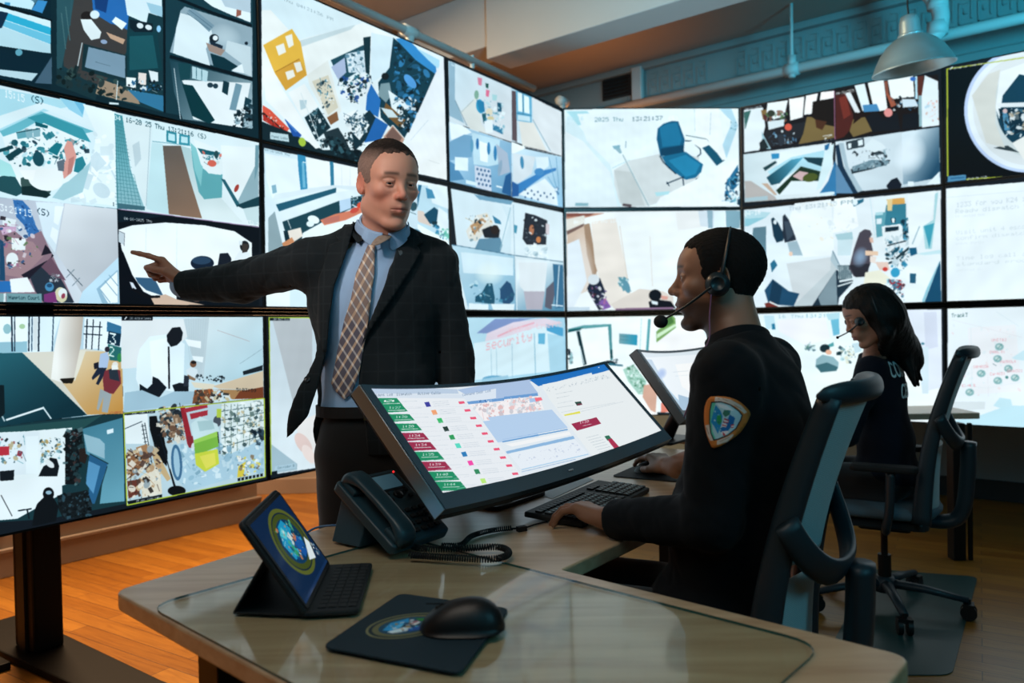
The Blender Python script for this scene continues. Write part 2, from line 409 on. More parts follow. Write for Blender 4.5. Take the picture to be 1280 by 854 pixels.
class Paint:
    """raster canvas; coordinates of the drawing commands go through a homography onto the canvas"""
    def __init__(s, w, h, quad, bg='#101820'):
        # quad: command-space corners of the canvas TL,TR,BR,BL
        s.w, s.h = w, h; s.a = np.empty((h, w, 3), np.float32); s.a[:] = hexc(bg)
        src = [(0, 0), (w, 0), (w, h), (0, h)]
        s.H = s.hom(src, quad); s.Hi = np.linalg.inv(s.H)
        X, Y = np.meshgrid(np.arange(w)+.5, np.arange(h)+.5)
        D = s.H[2, 0]*X+s.H[2, 1]*Y+s.H[2, 2]
        s.X = (s.H[0, 0]*X+s.H[0, 1]*Y+s.H[0, 2])/D; s.Y = (s.H[1, 0]*X+s.H[1, 1]*Y+s.H[1, 2])/D
        s.v = (0, 0, 1)
    @staticmethod
    def hom(a, b):
        M = []; r = []
        for (x, y), (u, v) in zip(a, b):
            M += [[x, y, 1, 0, 0, 0, -u*x, -u*y], [0, 0, 0, x, y, 1, -v*x, -v*y]]; r += [u, v]
        return np.append(np.linalg.solve(np.array(M, float), np.array(r, float)), 1).reshape(3, 3)
    def bb(s, pts):
        p = np.array([(x, y, 1) for x, y in pts]) @ s.Hi.T; x = p[:, 0]/p[:, 2]; y = p[:, 1]/p[:, 2]
        x0, x1 = int(max(0, x.min()-2)), int(min(s.w, x.max()+3)); y0, y1 = int(max(0, y.min()-2)), int(min(s.h, y.max()+3))
        return (slice(y0, max(y0, y1)), slice(x0, max(x0, x1)))
    def put(s, sl, m, c, al=1.0):
        a = s.a[sl]
        if a.size == 0: return
        m = m.astype(np.float32)[..., None]*al; a[:] = a*(1-m)+np.asarray(c, np.float32)*m
    def P(s, pts): x, y, k = s.v; return [(x+a/k, y+b/k) for a, b in pts]
    def inside(s, sl, pts):
        X, Y = s.X[sl], s.Y[sl]; ins = np.zeros(X.shape, bool); n = len(pts)
        for i in range(n):
            x0, y0 = pts[i]; x1, y1 = pts[(i+1) % n]
            if y0 == y1: continue
            ins ^= ((y0 > Y) != (y1 > Y)) & (X < (x1-x0)*(Y-y0)/(y1-y0)+x0)
        return ins
    def poly(s, pts, c, al=1.0):
        sl = s.bb(pts); s.put(sl, s.inside(sl, pts), c, al)
    def grad(s, pts, c0, c1, p0, p1):
        sl = s.bb(pts); m = s.inside(sl, pts); d = (p1[0]-p0[0], p1[1]-p0[1]); L2 = d[0]**2+d[1]**2
        t = np.clip(((s.X[sl]-p0[0])*d[0]+(s.Y[sl]-p0[1])*d[1])/L2, 0, 1)[..., None]
        c = np.asarray(c0)*(1-t)+np.asarray(c1)*t; a = s.a[sl]; mm = m[..., None].astype(np.float32); a[:] = a*(1-mm)+c*mm
    def ell(s, cx, cy, rx, ry, rot, c, al=1.0, soft=0):
        r = max(rx, ry); sl = s.bb([(cx-r, cy-r), (cx+r, cy-r), (cx+r, cy+r), (cx-r, cy+r)])
        X, Y = s.X[sl]-cx, s.Y[sl]-cy; ca, sa = math.cos(rot), math.sin(rot)
        d = ((X*ca+Y*sa)/rx)**2+((-X*sa+Y*ca)/ry)**2
        s.put(sl, (d < 1) if not soft else np.clip((1-d)/soft, 0, 1), c, al)
    def line(s, pts, wd, c, al=1.0):
        for (x0, y0), (x1, y1) in zip(pts[:-1], pts[1:]):
            L_ = math.hypot(x1-x0, y1-y0) or 1; nx, ny = -(y1-y0)/L_*wd/2, (x1-x0)/L_*wd/2
            s.poly([(x0+nx, y0+ny), (x1+nx, y1+ny), (x1-nx, y1-ny), (x0-nx, y0-ny)], c, al)
    def text(s, p0, p1, h, t, c, al=1.0):
        """baseline direction p0->p1 is the text top edge, h its height (vertical down)"""
        n = len(t); sl = s.bb([p0, p1, (p1[0], p1[1]+h), (p0[0], p0[1]+h)])
        X, Y = s.X[sl], s.Y[sl]
        if X.size == 0: return
        U = (X-p0[0])/(p1[0]-p0[0]); W_ = (Y-(p0[1]+(p1[1]-p0[1])*U))/h
        g = np.zeros((7, n*6), bool)
        for i, ch in enumerate(t):
            if ch in _F: g[:, i*6:i*6+5] = np.array(_F[ch], bool)
        ok = (U >= 0) & (U < 1) & (W_ >= 0) & (W_ < 1)
        iu = np.clip((U*n*6).astype(int), 0, n*6-1); iw = np.clip((W_*7).astype(int), 0, 6)
        s.put(sl, ok & g[iw, iu], c, al)
    def clutter(s, seed, n, a, b, cols, pts, al=.9):
        n = int(n*2.2); R = random.Random(seed); xs = [p[0] for p in pts]; ys = [p[1] for p in pts]; i = k = 0
        while i < n and k < n*20:
            k += 1; x, y = R.uniform(min(xs), max(xs)), R.uniform(min(ys), max(ys)); ins = False; m = len(pts)
            for q in range(m):
                x0, y0 = pts[q]; x1, y1 = pts[(q+1) % m]
                if (y0 > y) != (y1 > y) and x < (x1-x0)*(y-y0)/(y1-y0)+x0: ins = not ins
            if not ins: continue
            i += 1; q_ = R.random()**1.8; sx = a*.6+(b-a*.6)*q_; sy = sx*R.uniform(.35, .9); t = R.uniform(0, PI); c = hexc(R.choice(cols))
            if R.random() < .35: s.ell(x, y, sx*.6, sy*.6, t, c, al)
            elif R.random() < .3: s.line([(x-sx*math.cos(t), y-sx*math.sin(t)), (x+sx*math.cos(t), y+sx*math.sin(t))], max(a*.3, .4), c, al)
            else:
                ca, sa = math.cos(t), math.sin(t)
                s.poly([(x+u*ca*sx*.5-v*sa*sy*.5, y+u*sa*sx*.5+v*ca*sy*.5) for u, v in ((-1, -1), (1, -1), (1, 1), (-1, 1))], c, al)
    def run(s, src):
        for ln in src.strip().splitlines():
            q = ln.split()
            if not q or q[0] == ';': continue
            k = s.v[2]; o = q[0]
            pt = lambda z: s.P([tuple(map(float, z.split(',')))])[0]
            if o == 'v': s.v = (float(q[1]), float(q[2]), float(q[3]))
            elif o == 'p': s.poly([pt(z) for z in q[2:]], hexc(q[1]))
            elif o == 'pa': s.poly([pt(z) for z in q[3:]], hexc(q[2]), float(q[1]))
            elif o == 'g': s.grad([pt(z) for z in q[5:]], hexc(q[1]), hexc(q[2]), pt(q[3]), pt(q[4]))
            elif o == 'l': s.line([pt(z) for z in q[3:]], float(q[1])/k, hexc(q[2]))
            elif o == 'e':
                c = pt(q[2]); rx, ry = map(float, q[3].split(',')); s.ell(c[0], c[1], rx/k, ry/k, math.radians(float(q[4])), hexc(q[1]))
            elif o == 's':   # soft glow-like blob of paint
                c = pt(q[3]); rx, ry = map(float, q[4].split(',')); s.ell(c[0], c[1], rx/k, ry/k, math.radians(float(q[5])), hexc(q[2]), float(q[1]), 1)
            elif o == 't': s.text(pt(q[2]), pt(q[3]), float(q[4])/k, ' '.join(q[5:]).replace('_', ' '), hexc(q[1]))
            elif o == 'c': s.clutter(int(q[1]), int(q[2]), float(q[3])/k, float(q[4])/k, q[5].split('|'), [pt(z) for z in q[6:]])
        return s
    def grain(s, amt, seed=1):
        r = np.random.RandomState(seed); h, w_ = s.h//3+1, s.w//3+1
        n = r.randn(h, w_, 1).repeat(3, 0).repeat(3, 1)[:s.h, :s.w]*amt; s.a += n.astype(np.float32)*(.3+s.a); return s
    def shade(s, amt, seed):
        R = np.random.RandomState(seed); h, w_ = s.h, s.w; out = np.zeros((h, w_)); yy, xx = np.mgrid[0:h, 0:w_]
        for i in range(10):
            fx, fy, ph = R.randn()*6/w_*(1+i*.7), R.randn()*6/h*(1+i*.7), R.rand()*6.28; out += np.sin(xx*fx+yy*fy+ph)/(1+i*.25)
        s.a *= (1+amt*out[..., None]/3).astype(np.float32); return s
    def blur(s, k=1):
        for _ in range(k):
            p = np.pad(s.a, ((1, 1), (1, 1), (0, 0)), 'edge')
            s.a = (p[:-2, 1:-1]+p[2:, 1:-1]+p[1:-1, :-2]+p[1:-1, 2:]+4*p[1:-1, 1:-1])/8
        return s
    def image(s, name, alpha=None):
        im = bpy.data.images.new(name, s.w, s.h, alpha=alpha is not None)
        px = np.ones((s.h, s.w, 4), np.float32); px[..., :3] = np.clip(s.a, 0, 1)
        if alpha is not None: px[..., 3] = alpha
        im.pixels.foreach_set(px[::-1].ravel()); im.update(); im.pack(); return im
def screen_mat(name, im, strength=1.0, rough=.25, emit=True, blackbase=True, alpha=False, spec=.3):
    m = bpy.data.materials.new(name); m.use_nodes = True; nt = m.node_tree; b = nt.nodes['Principled BSDF']
    t = nt.nodes.new('ShaderNodeTexImage'); t.image = im; t.extension = 'EXTEND'
    if emit:
        b.inputs['Base Color'].default_value = (.004, .005, .006, 1)
        nt.links.new(t.outputs[0], b.inputs['Emission Color']); b.inputs['Emission Strength'].default_value = strength
    else: nt.links.new(t.outputs[0], b.inputs['Base Color'])
    if alpha: nt.links.new(t.outputs[1], b.inputs['Alpha'])
    b.inputs['Roughness'].default_value = rough; b.inputs['Specular IOR Level'].default_value = spec; return m
def uvmap(o, uvs):
    """uvs per vertex"""
    me = o.data; l = me.uv_layers.new(name='UVMap')
    for lp in me.loops: l.data[lp.index].uv = uvs[lp.vertex_index]
# ---------------------------------------------------------------- what the wall displays show
BL, WH = '#061019', '#eef6fa'
FEED = {}
FEED['A1'] = """
v 0 0 3.762
p #0a2630 -500,-800 1300,-800 1300,800 -500,800
p #06222e -500,-800 240,-800 240,420 -500,250
p #bfe3ef -200,-100 200,-60 150,45 -200,-20
c 3 25 10 50 #3a6a80|#dff2f8|#12303c|#2a8ac0 -400,-500 230,-500 230,60 -400,-40
p #2e88c8 150,45 180,0 225,5 200,62
l 16 #04141c -500,-100 0,20 245,100
p #d4eef6 -400,-80 240,98 240,250 0,215 -400,150
p #1fb0d8 20,55 240,130 240,165 20,90
p #62c4e4 15,92 240,168 240,208 15,122
p #b8dfeb 0,120 240,210 240,252 0,215
p #0b2b45 -100,30 40,60 30,85 10,130 -100,160
p #062432 -400,190 240,250 240,300 180,390 -400,330
e #5aa6bc 90,246 17,16 0
p #b9d8e2 -50,320 180,345 150,380 -50,345
p #3f5f74 165,390 245,265 245,395
p #123640 268,-400 768,-400 768,530 268,395
p #3b3a3a 300,60 380,-60 600,-60 600,240 470,420 300,310
p #24505a 268,-200 380,-200 330,120 290,330 268,330
l 5 #3f6a70 290,60 310,230
l 5 #3f6a70 310,30 330,190
l 5 #2a5560 340,-20 330,120
p #1d67b4 430,-60 620,-60 600,140 560,120 520,110 440,60
p #0e3a78 440,-60 520,-60 500,60 450,40
p #d8ecf4 580,-60 760,-60 765,80 700,60 690,110 600,70
p #9ccbe0 690,10 765,30 765,80 710,60
p #e8f6fa 545,78 598,110 575,140 527,100
p #0d1f2a 610,90 720,110 720,165 640,155 612,130
e #dbe6ea 660,120 16,13 20
e #dbe6ea 700,128 16,12 20
p #0c3a44 600,150 740,150 765,330 700,330 590,380
p #15545e 610,170 720,165 745,320 610,330
e #1f1c1c 410,75 28,22 0
e #d5e8ee 447,68 22,20 0
p #e2eef0 380,90 430,90 478,150 470,180 430,188 395,140
p #c9a183 500,150 590,185 580,208 520,180
e #8ea6c8 490,196 16,10 10
p #123038 395,205 600,260 600,390 385,330
p #7898ae 418,220 590,262 590,368 400,315
l 3 #5a7888 450,290 520,310
l 5 #c8d8dc 388,200 360,345
p #13323a 268,320 390,370 470,400 450,470 268,400
p #a08870 470,370 560,400 640,440 660,490 560,470 450,440
c 5 30 8 40 #0a1a1c|#2f4a48|#1a3034|#0d2428 270,300 600,390 590,480 270,400
p #2a76a0 600,420 770,450 770,525 660,480
p #f2f6f4 595,362 640,366 640,415 595,405
p #f0e0d8 652,340 690,345 688,400 652,395
p #e6f0f4 700,330 745,340 745,382 712,382
p #d2e2ea 660,405 695,408 690,425 660,420
c 8 26 5 16 #0a2030|#d9e8ee|#1a5a88|#0a141c 600,380 765,380 765,430 620,430
l 4 #d8e8ea 555,380 548,470
p #dfeef2 515,480 560,484 560,492 515,490
e #8ac8f0 748,135 10,16 0
l 10 #05141c 770,-300 778,530
p #123844 780,-300 1190,-300 1190,600 780,530
p #e6f2f6 960,-60 1180,-60 1180,105 1090,70 1000,30 960,0
p #9c5a4a 1115,30 1138,15 1135,70 1112,80
p #b6cbd8 1010,-60 1180,-60 1180,60 1060,30
l 14 #06161f 830,-10 1000,60 1185,122
p #8fa9b6 870,30 1188,130 1188,365 800,245 830,140 850,50
p #dcebf0 850,60 985,100 1000,160 970,230 990,310 815,250 830,130
p #7596a8 880,50 910,40 1010,120 985,150
l 3 #4c7084 890,45 1000,130
l 3 #4c7084 880,60 990,140
s .7 #c0d4dc 1060,170 80,60 20
p #c3d5dc 1070,190 1180,220 1185,360 1090,320 1140,300 1060,240
e #12222c 1008,180 22,20 0
e #e4eef2 1014,178 12,12 0
p #152838 985,190 1050,215 1045,235 1000,225
p #9b8378 970,200 1060,235 1040,262 985,240
p #08303c 990,250 1030,262 1055,270 1130,318 1085,335 1005,310
e #10202c 1160,203 8,8 0
p #e7f1f5 1090,330 1140,300 1150,345 1100,335
l 16 #06151e 800,265 1190,372
g #184250 #9fb8c2 800,300 1180,560 800,282 1188,382 1188,605 860,560 820,430
p #e9f0f2 855,375 945,380 1180,390 1140,600 1010,580 910,560 880,420
p #12444e 838,296 900,300 895,370 850,380
p #b9dbe4 905,310 980,335 975,385 905,368
l 3 #2a6070 925,315 925,370
l 3 #2a6070 950,320 950,378
p #05353d 858,394 908,402 1012,565 985,582 905,545
p #0e3440 1052,378 1080,388 1072,448 1045,432
e #1d3a48 990,400 14,12 0
e #1d3a48 1015,404 12,12 0
p #6e96a8 1110,390 1140,400 1110,520 1080,515
p #123a48 1155,455 1185,470 1175,520 1145,515
c 9 40 8 26 #0a2028|#1b3a46|#06141a|#90b0bc 1110,530 1185,480 1185,600 1100,600
l 4 #b7c9d0 820,320 850,560
"""
FEED['A2'] = """
v 0 95 2.894
p #d6ecf3 -400,-60 420,130 428,480 -400,440
p #a9dcea -300,-10 300,100 160,130 0,200 -300,200
p #5fb6c6 0,200 150,128 340,200 300,210 160,150 20,230
p #dceef3 -20,150 150,95 330,150 340,190 160,118 -20,200
p #2f97a8 100,150 160,135 300,190 330,240 180,190
p #8ecfe8 200,60 310,95 300,150 250,120
p #66b8dc 265,85 310,100 300,140
p #e6f3f6 300,100 415,128 420,470 250,450 330,320 350,210
c 11 22 20 60 #d2e4ea|#c6dbe4|#f4fafc 330,200 415,220 420,465 270,450
p #e8f2f4 10,220 160,170 320,240 330,300 280,400 60,400
p #1b4c54 0,365 45,345 88,420 60,435 -20,410 -300,400 -300,300 -40,300
p #a5e2e2 -20,290 40,320 60,365 0,360 -20,350
p #33504e 75,370 100,360 190,410 170,442 80,425
p #0e2a2c 80,400 140,395 185,430 170,440 80,430
e #edf2f2 165,375 62,40 10
p #edf2f2 100,345 220,330 220,400 110,380
p #f4f6f6 70,340 130,340 120,378 90,372
c 12 60 6 26 #0d4a56|#1b7888|#123040|#b7dfe8|#2e96a6|#dfe9ea|#8b8f92 0,250 140,180 250,220 320,240 330,300 120,330 20,330
p #0c3d48 20,290 70,258 86,272 35,308
p #0c3d48 -20,270 45,250 50,262 -20,282
p #5aa2b0 60,205 95,193 98,222 65,228
p #7fb0bc 92,195 118,190 120,222 98,226
p #7fb0bc 120,192 146,190 146,218 122,222
l 3 #123c46 60,205 146,190
p #0f7484 172,270 205,240 228,248 208,288
p #0a5a68 128,165 175,180 172,190 130,180
e #134a58 140,300 20,27 -15
e #1b6a7a 85,243 10,8 0
p #e0988c 232,262 245,232 262,240 278,290 258,352 232,372 226,335 240,300
p #c07870 250,300 270,290 262,345 245,360
p #5a6a78 206,310 235,300 232,345 212,342
p #1f8292 275,300 300,290 312,320 290,352 268,345
p #9fcad4 250,380 330,310 300,420 230,450 190,440 230,390
p #e8f2f4 0,310 -300,300 -300,250 0,290
c 13 40 8 30 #0d4a56|#1b7888|#123040|#b7dfe8 -350,120 0,200 0,300 -350,300
t #edf8fb 18,48 92,68 28 15:15
t #134050 112,67 162,80 26 (S)
t #12303c 408,455 418,458 14 1
l 2 #7fa0ac -400,430 0,440 425,480
; right upper
g #cfe6ec #e6f1f4 420,150 940,500 415,130 938,240 938,545 428,482
p #4b8f98 416,140 440,146 480,480 425,480
g #3f98a4 #8bbcc6 420,150 450,480 415,135 444,145 470,330 525,480 430,480
"""+''.join("l 1 #2a6e78 %d,140 %d,480\n" % (418+i*4, 428+i*14) for i in range(7))+''.join("l 1 #2a6e78 418,%d %d,%d\n" % (165+i*13, 446+i*3, 175+i*13) for i in range(24))+"""
p #3a6a78 425,460 525,472 525,486 428,480
p #d9e7ea 444,148 550,180 545,240 528,470 480,340 460,240
p #bccfd6 480,250 505,235 512,300 490,330
l 2 #9ab4be 545,185 530,470
p #d8ecf0 552,180 690,215 690,250 552,236
l 2 #3f8ea0 552,236 690,252
p #27879a 603,196 640,205 640,245 603,238
p #2f90a4 650,208 688,216 688,252 648,247
p #b8e2ea 610,206 634,212 634,236 610,232
p #b8e2ea 656,217 680,222 680,244 656,240
p #bfe0e6 550,240 590,245 612,500 560,490 530,480
g #5e5650 #8d6c56 600,250 700,510 590,252 655,252 690,380 732,515 612,500
g #a8c8cc #dce9ea 700,250 720,500 655,252 690,262 740,440 800,440 880,530 732,515 690,380
p #58a8b0 690,240 712,262 730,330 760,352 806,356 804,440 740,446 720,420 700,330
p #7cc4c8 690,240 712,262 735,330 728,400 705,340
p #e4eef0 700,228 790,262 812,330 800,358 755,352 728,320 712,265
p #0f5a68 715,260 780,275 790,290 730,282
c 14 18 5 16 #0d3a44|#e26a5a|#2a7a88|#c8d8da 730,275 800,280 800,330 740,320
e #e0604e 768,316 16,12 10
e #1f4a50 784,284 8,14 0
p #eaf2f3 800,250 935,260 935,400 870,460 860,470 810,380
p #8fb0ba 855,465 936,300 936,440 880,475
p #6c98a6 925,250 938,250 936,330 922,380
p #1f5e6e 800,370 815,375 872,470 858,474
p #123c48 855,468 938,436 938,480 880,480
e #b03a30 857,406 7,15 25
p #c8dde0 880,480 938,470 938,540 900,535
t #f4fafc 414,142 440,146 16 04
t #16424e 456,148 750,212 18 16-20_25_Thu_13:21:16_(S)
t #ffffff 894,520 938,530 15 (S)_2
l 3 #a88ab0 428,481 600,502 938,547
; left lower
g #b4bccb #dbe2ea 0,480 420,800 -400,436 0,440 232,460 425,482 434,830 -400,800
p #d8e8f2 130,455 232,460 215,560 200,640 160,580 140,500
p #eef6fa 200,470 232,472 212,540 195,530
p #eef6fa 190,545 212,560 205,610 182,580
g #dfe3e8 #b7bcc4 240,470 420,700 236,462 424,484 430,660 300,790 205,640
p #bfe0f2 300,780 430,655 434,826 285,822
p #8fb8d0 350,770 428,700 432,826 372,826
p #f2fafc 362,770 425,708 428,820 392,822
l 3 #7fa8c0 380,740 425,795
l 3 #7fa8c0 362,770 400,820
l 3 #7fa8c0 395,720 428,760
p #2b6ab0 48,448 82,450 110,480 130,540 165,600 150,630 118,610 88,540 60,510
c 15 30 5 16 #5b98d6|#1a4a88|#3a7ac0 55,450 100,470 160,600 140,620 90,540
p #8f6f7d -300,520 30,540 90,590 150,560 270,820 -300,820
p #a48088 10,580 120,600 160,650 80,730 20,720
p #17466a 0,590 14,600 20,740 0,740
p #e9f1f4 -300,640 -60,620 -20,760 -300,780
p #eef2f2 42,586 95,590 92,630 44,628
e #e9eff0 45,665 22,26 0
p #dfe8ec 10,510 60,520 55,545 10,540
p #c9a0c0 0,545 60,545 60,560 10,575
c 16 36 5 20 #e8f0f2|#a86888|#2c5080|#201a24|#d8c8d0|#5a7a50 0,500 110,560 140,620 80,700 20,700
p #1c1a28 78,720 130,690 185,660 190,640 150,650 165,610 175,620 195,650 150,700 100,740
p #24303f 110,730 180,660 270,820 160,820 130,780
p #6a4a5c 150,690 185,655 215,700 240,740 180,720
c 17 14 5 14 #9aa6b0|#c9d2d6|#6a5a68 185,715 215,720 215,745 180,742
e #3f88b8 180,763 16,16 0
e #1c4a70 180,758 10,7 0
e #d8d0a8 222,792 22,28 -15
e #e6ecec 228,786 16,18 0
e #9a3a50 230,796 7,10 20
p #7a2f72 160,790 200,780 208,820 160,818
p #1f6cb8 -300,745 38,742 42,782 -300,785
p #f0f4f5 36,735 100,728 128,782 42,784
l 3 #51606c 245,700 300,760
l 3 #7a8a96 270,700 240,730
l 3 #7a8a96 290,730 262,760
t #eaf4f8 0,462 120,486 26 3:21:15
t #16303e 134,474 184,488 24 (S)
p #7fa8ae -200,786 14,786 14,818 -200,818
p #d9eaec 14,786 22,786 22,820 14,820
p #6e9ba2 24,786 152,788 152,820 24,820
t #123440 33,794 146,796 14 Hampton_Court
; right lower
p #081018 428,484 938,548 938,845 436,828
p #0b1c28 428,486 600,506 430,530
p #f4f9fb 430,556 480,540 600,530 740,540 850,562 912,604 912,720 640,760 640,825 520,800 460,700 440,620
p #e3ecf2 640,540 642,540 642,700 638,700
l 2 #d7e2ea 530,548 528,640
p #c5d2da 430,560 452,568 450,612 430,600
l 2 #6a6f76 430,560 452,570 450,615
p #060c14 430,610 448,640 480,720 520,780 560,800 545,828 434,828
p #d5dde8 470,745 482,748 495,770 482,775
p #2f5a7c 490,728 560,732 592,796 530,775 500,748
p #d7b49c 545,800 600,790 640,808 740,828 560,828
l 9 #0a0d12 480,770 530,800 580,798
e #0f1f33 733,677 42,26 0
e #24405c 730,668 34,14 0
p #141c28 796,642 826,640 838,660 836,712 784,712
p #e4eaee 820,682 830,682 830,708 818,708
p #eaf1f4 840,712 850,660 870,630 905,640 910,720
e #1a1f26 886,616 17,20 0
p #3a3230 876,606 900,608 896,636 878,640
p #dfe9ee 866,596 878,600 876,612 866,610
p #0d141c 912,640 938,640 938,720 912,720
t #f2f6f8 450,510 552,521 10 04-16-2025_Thu
"""
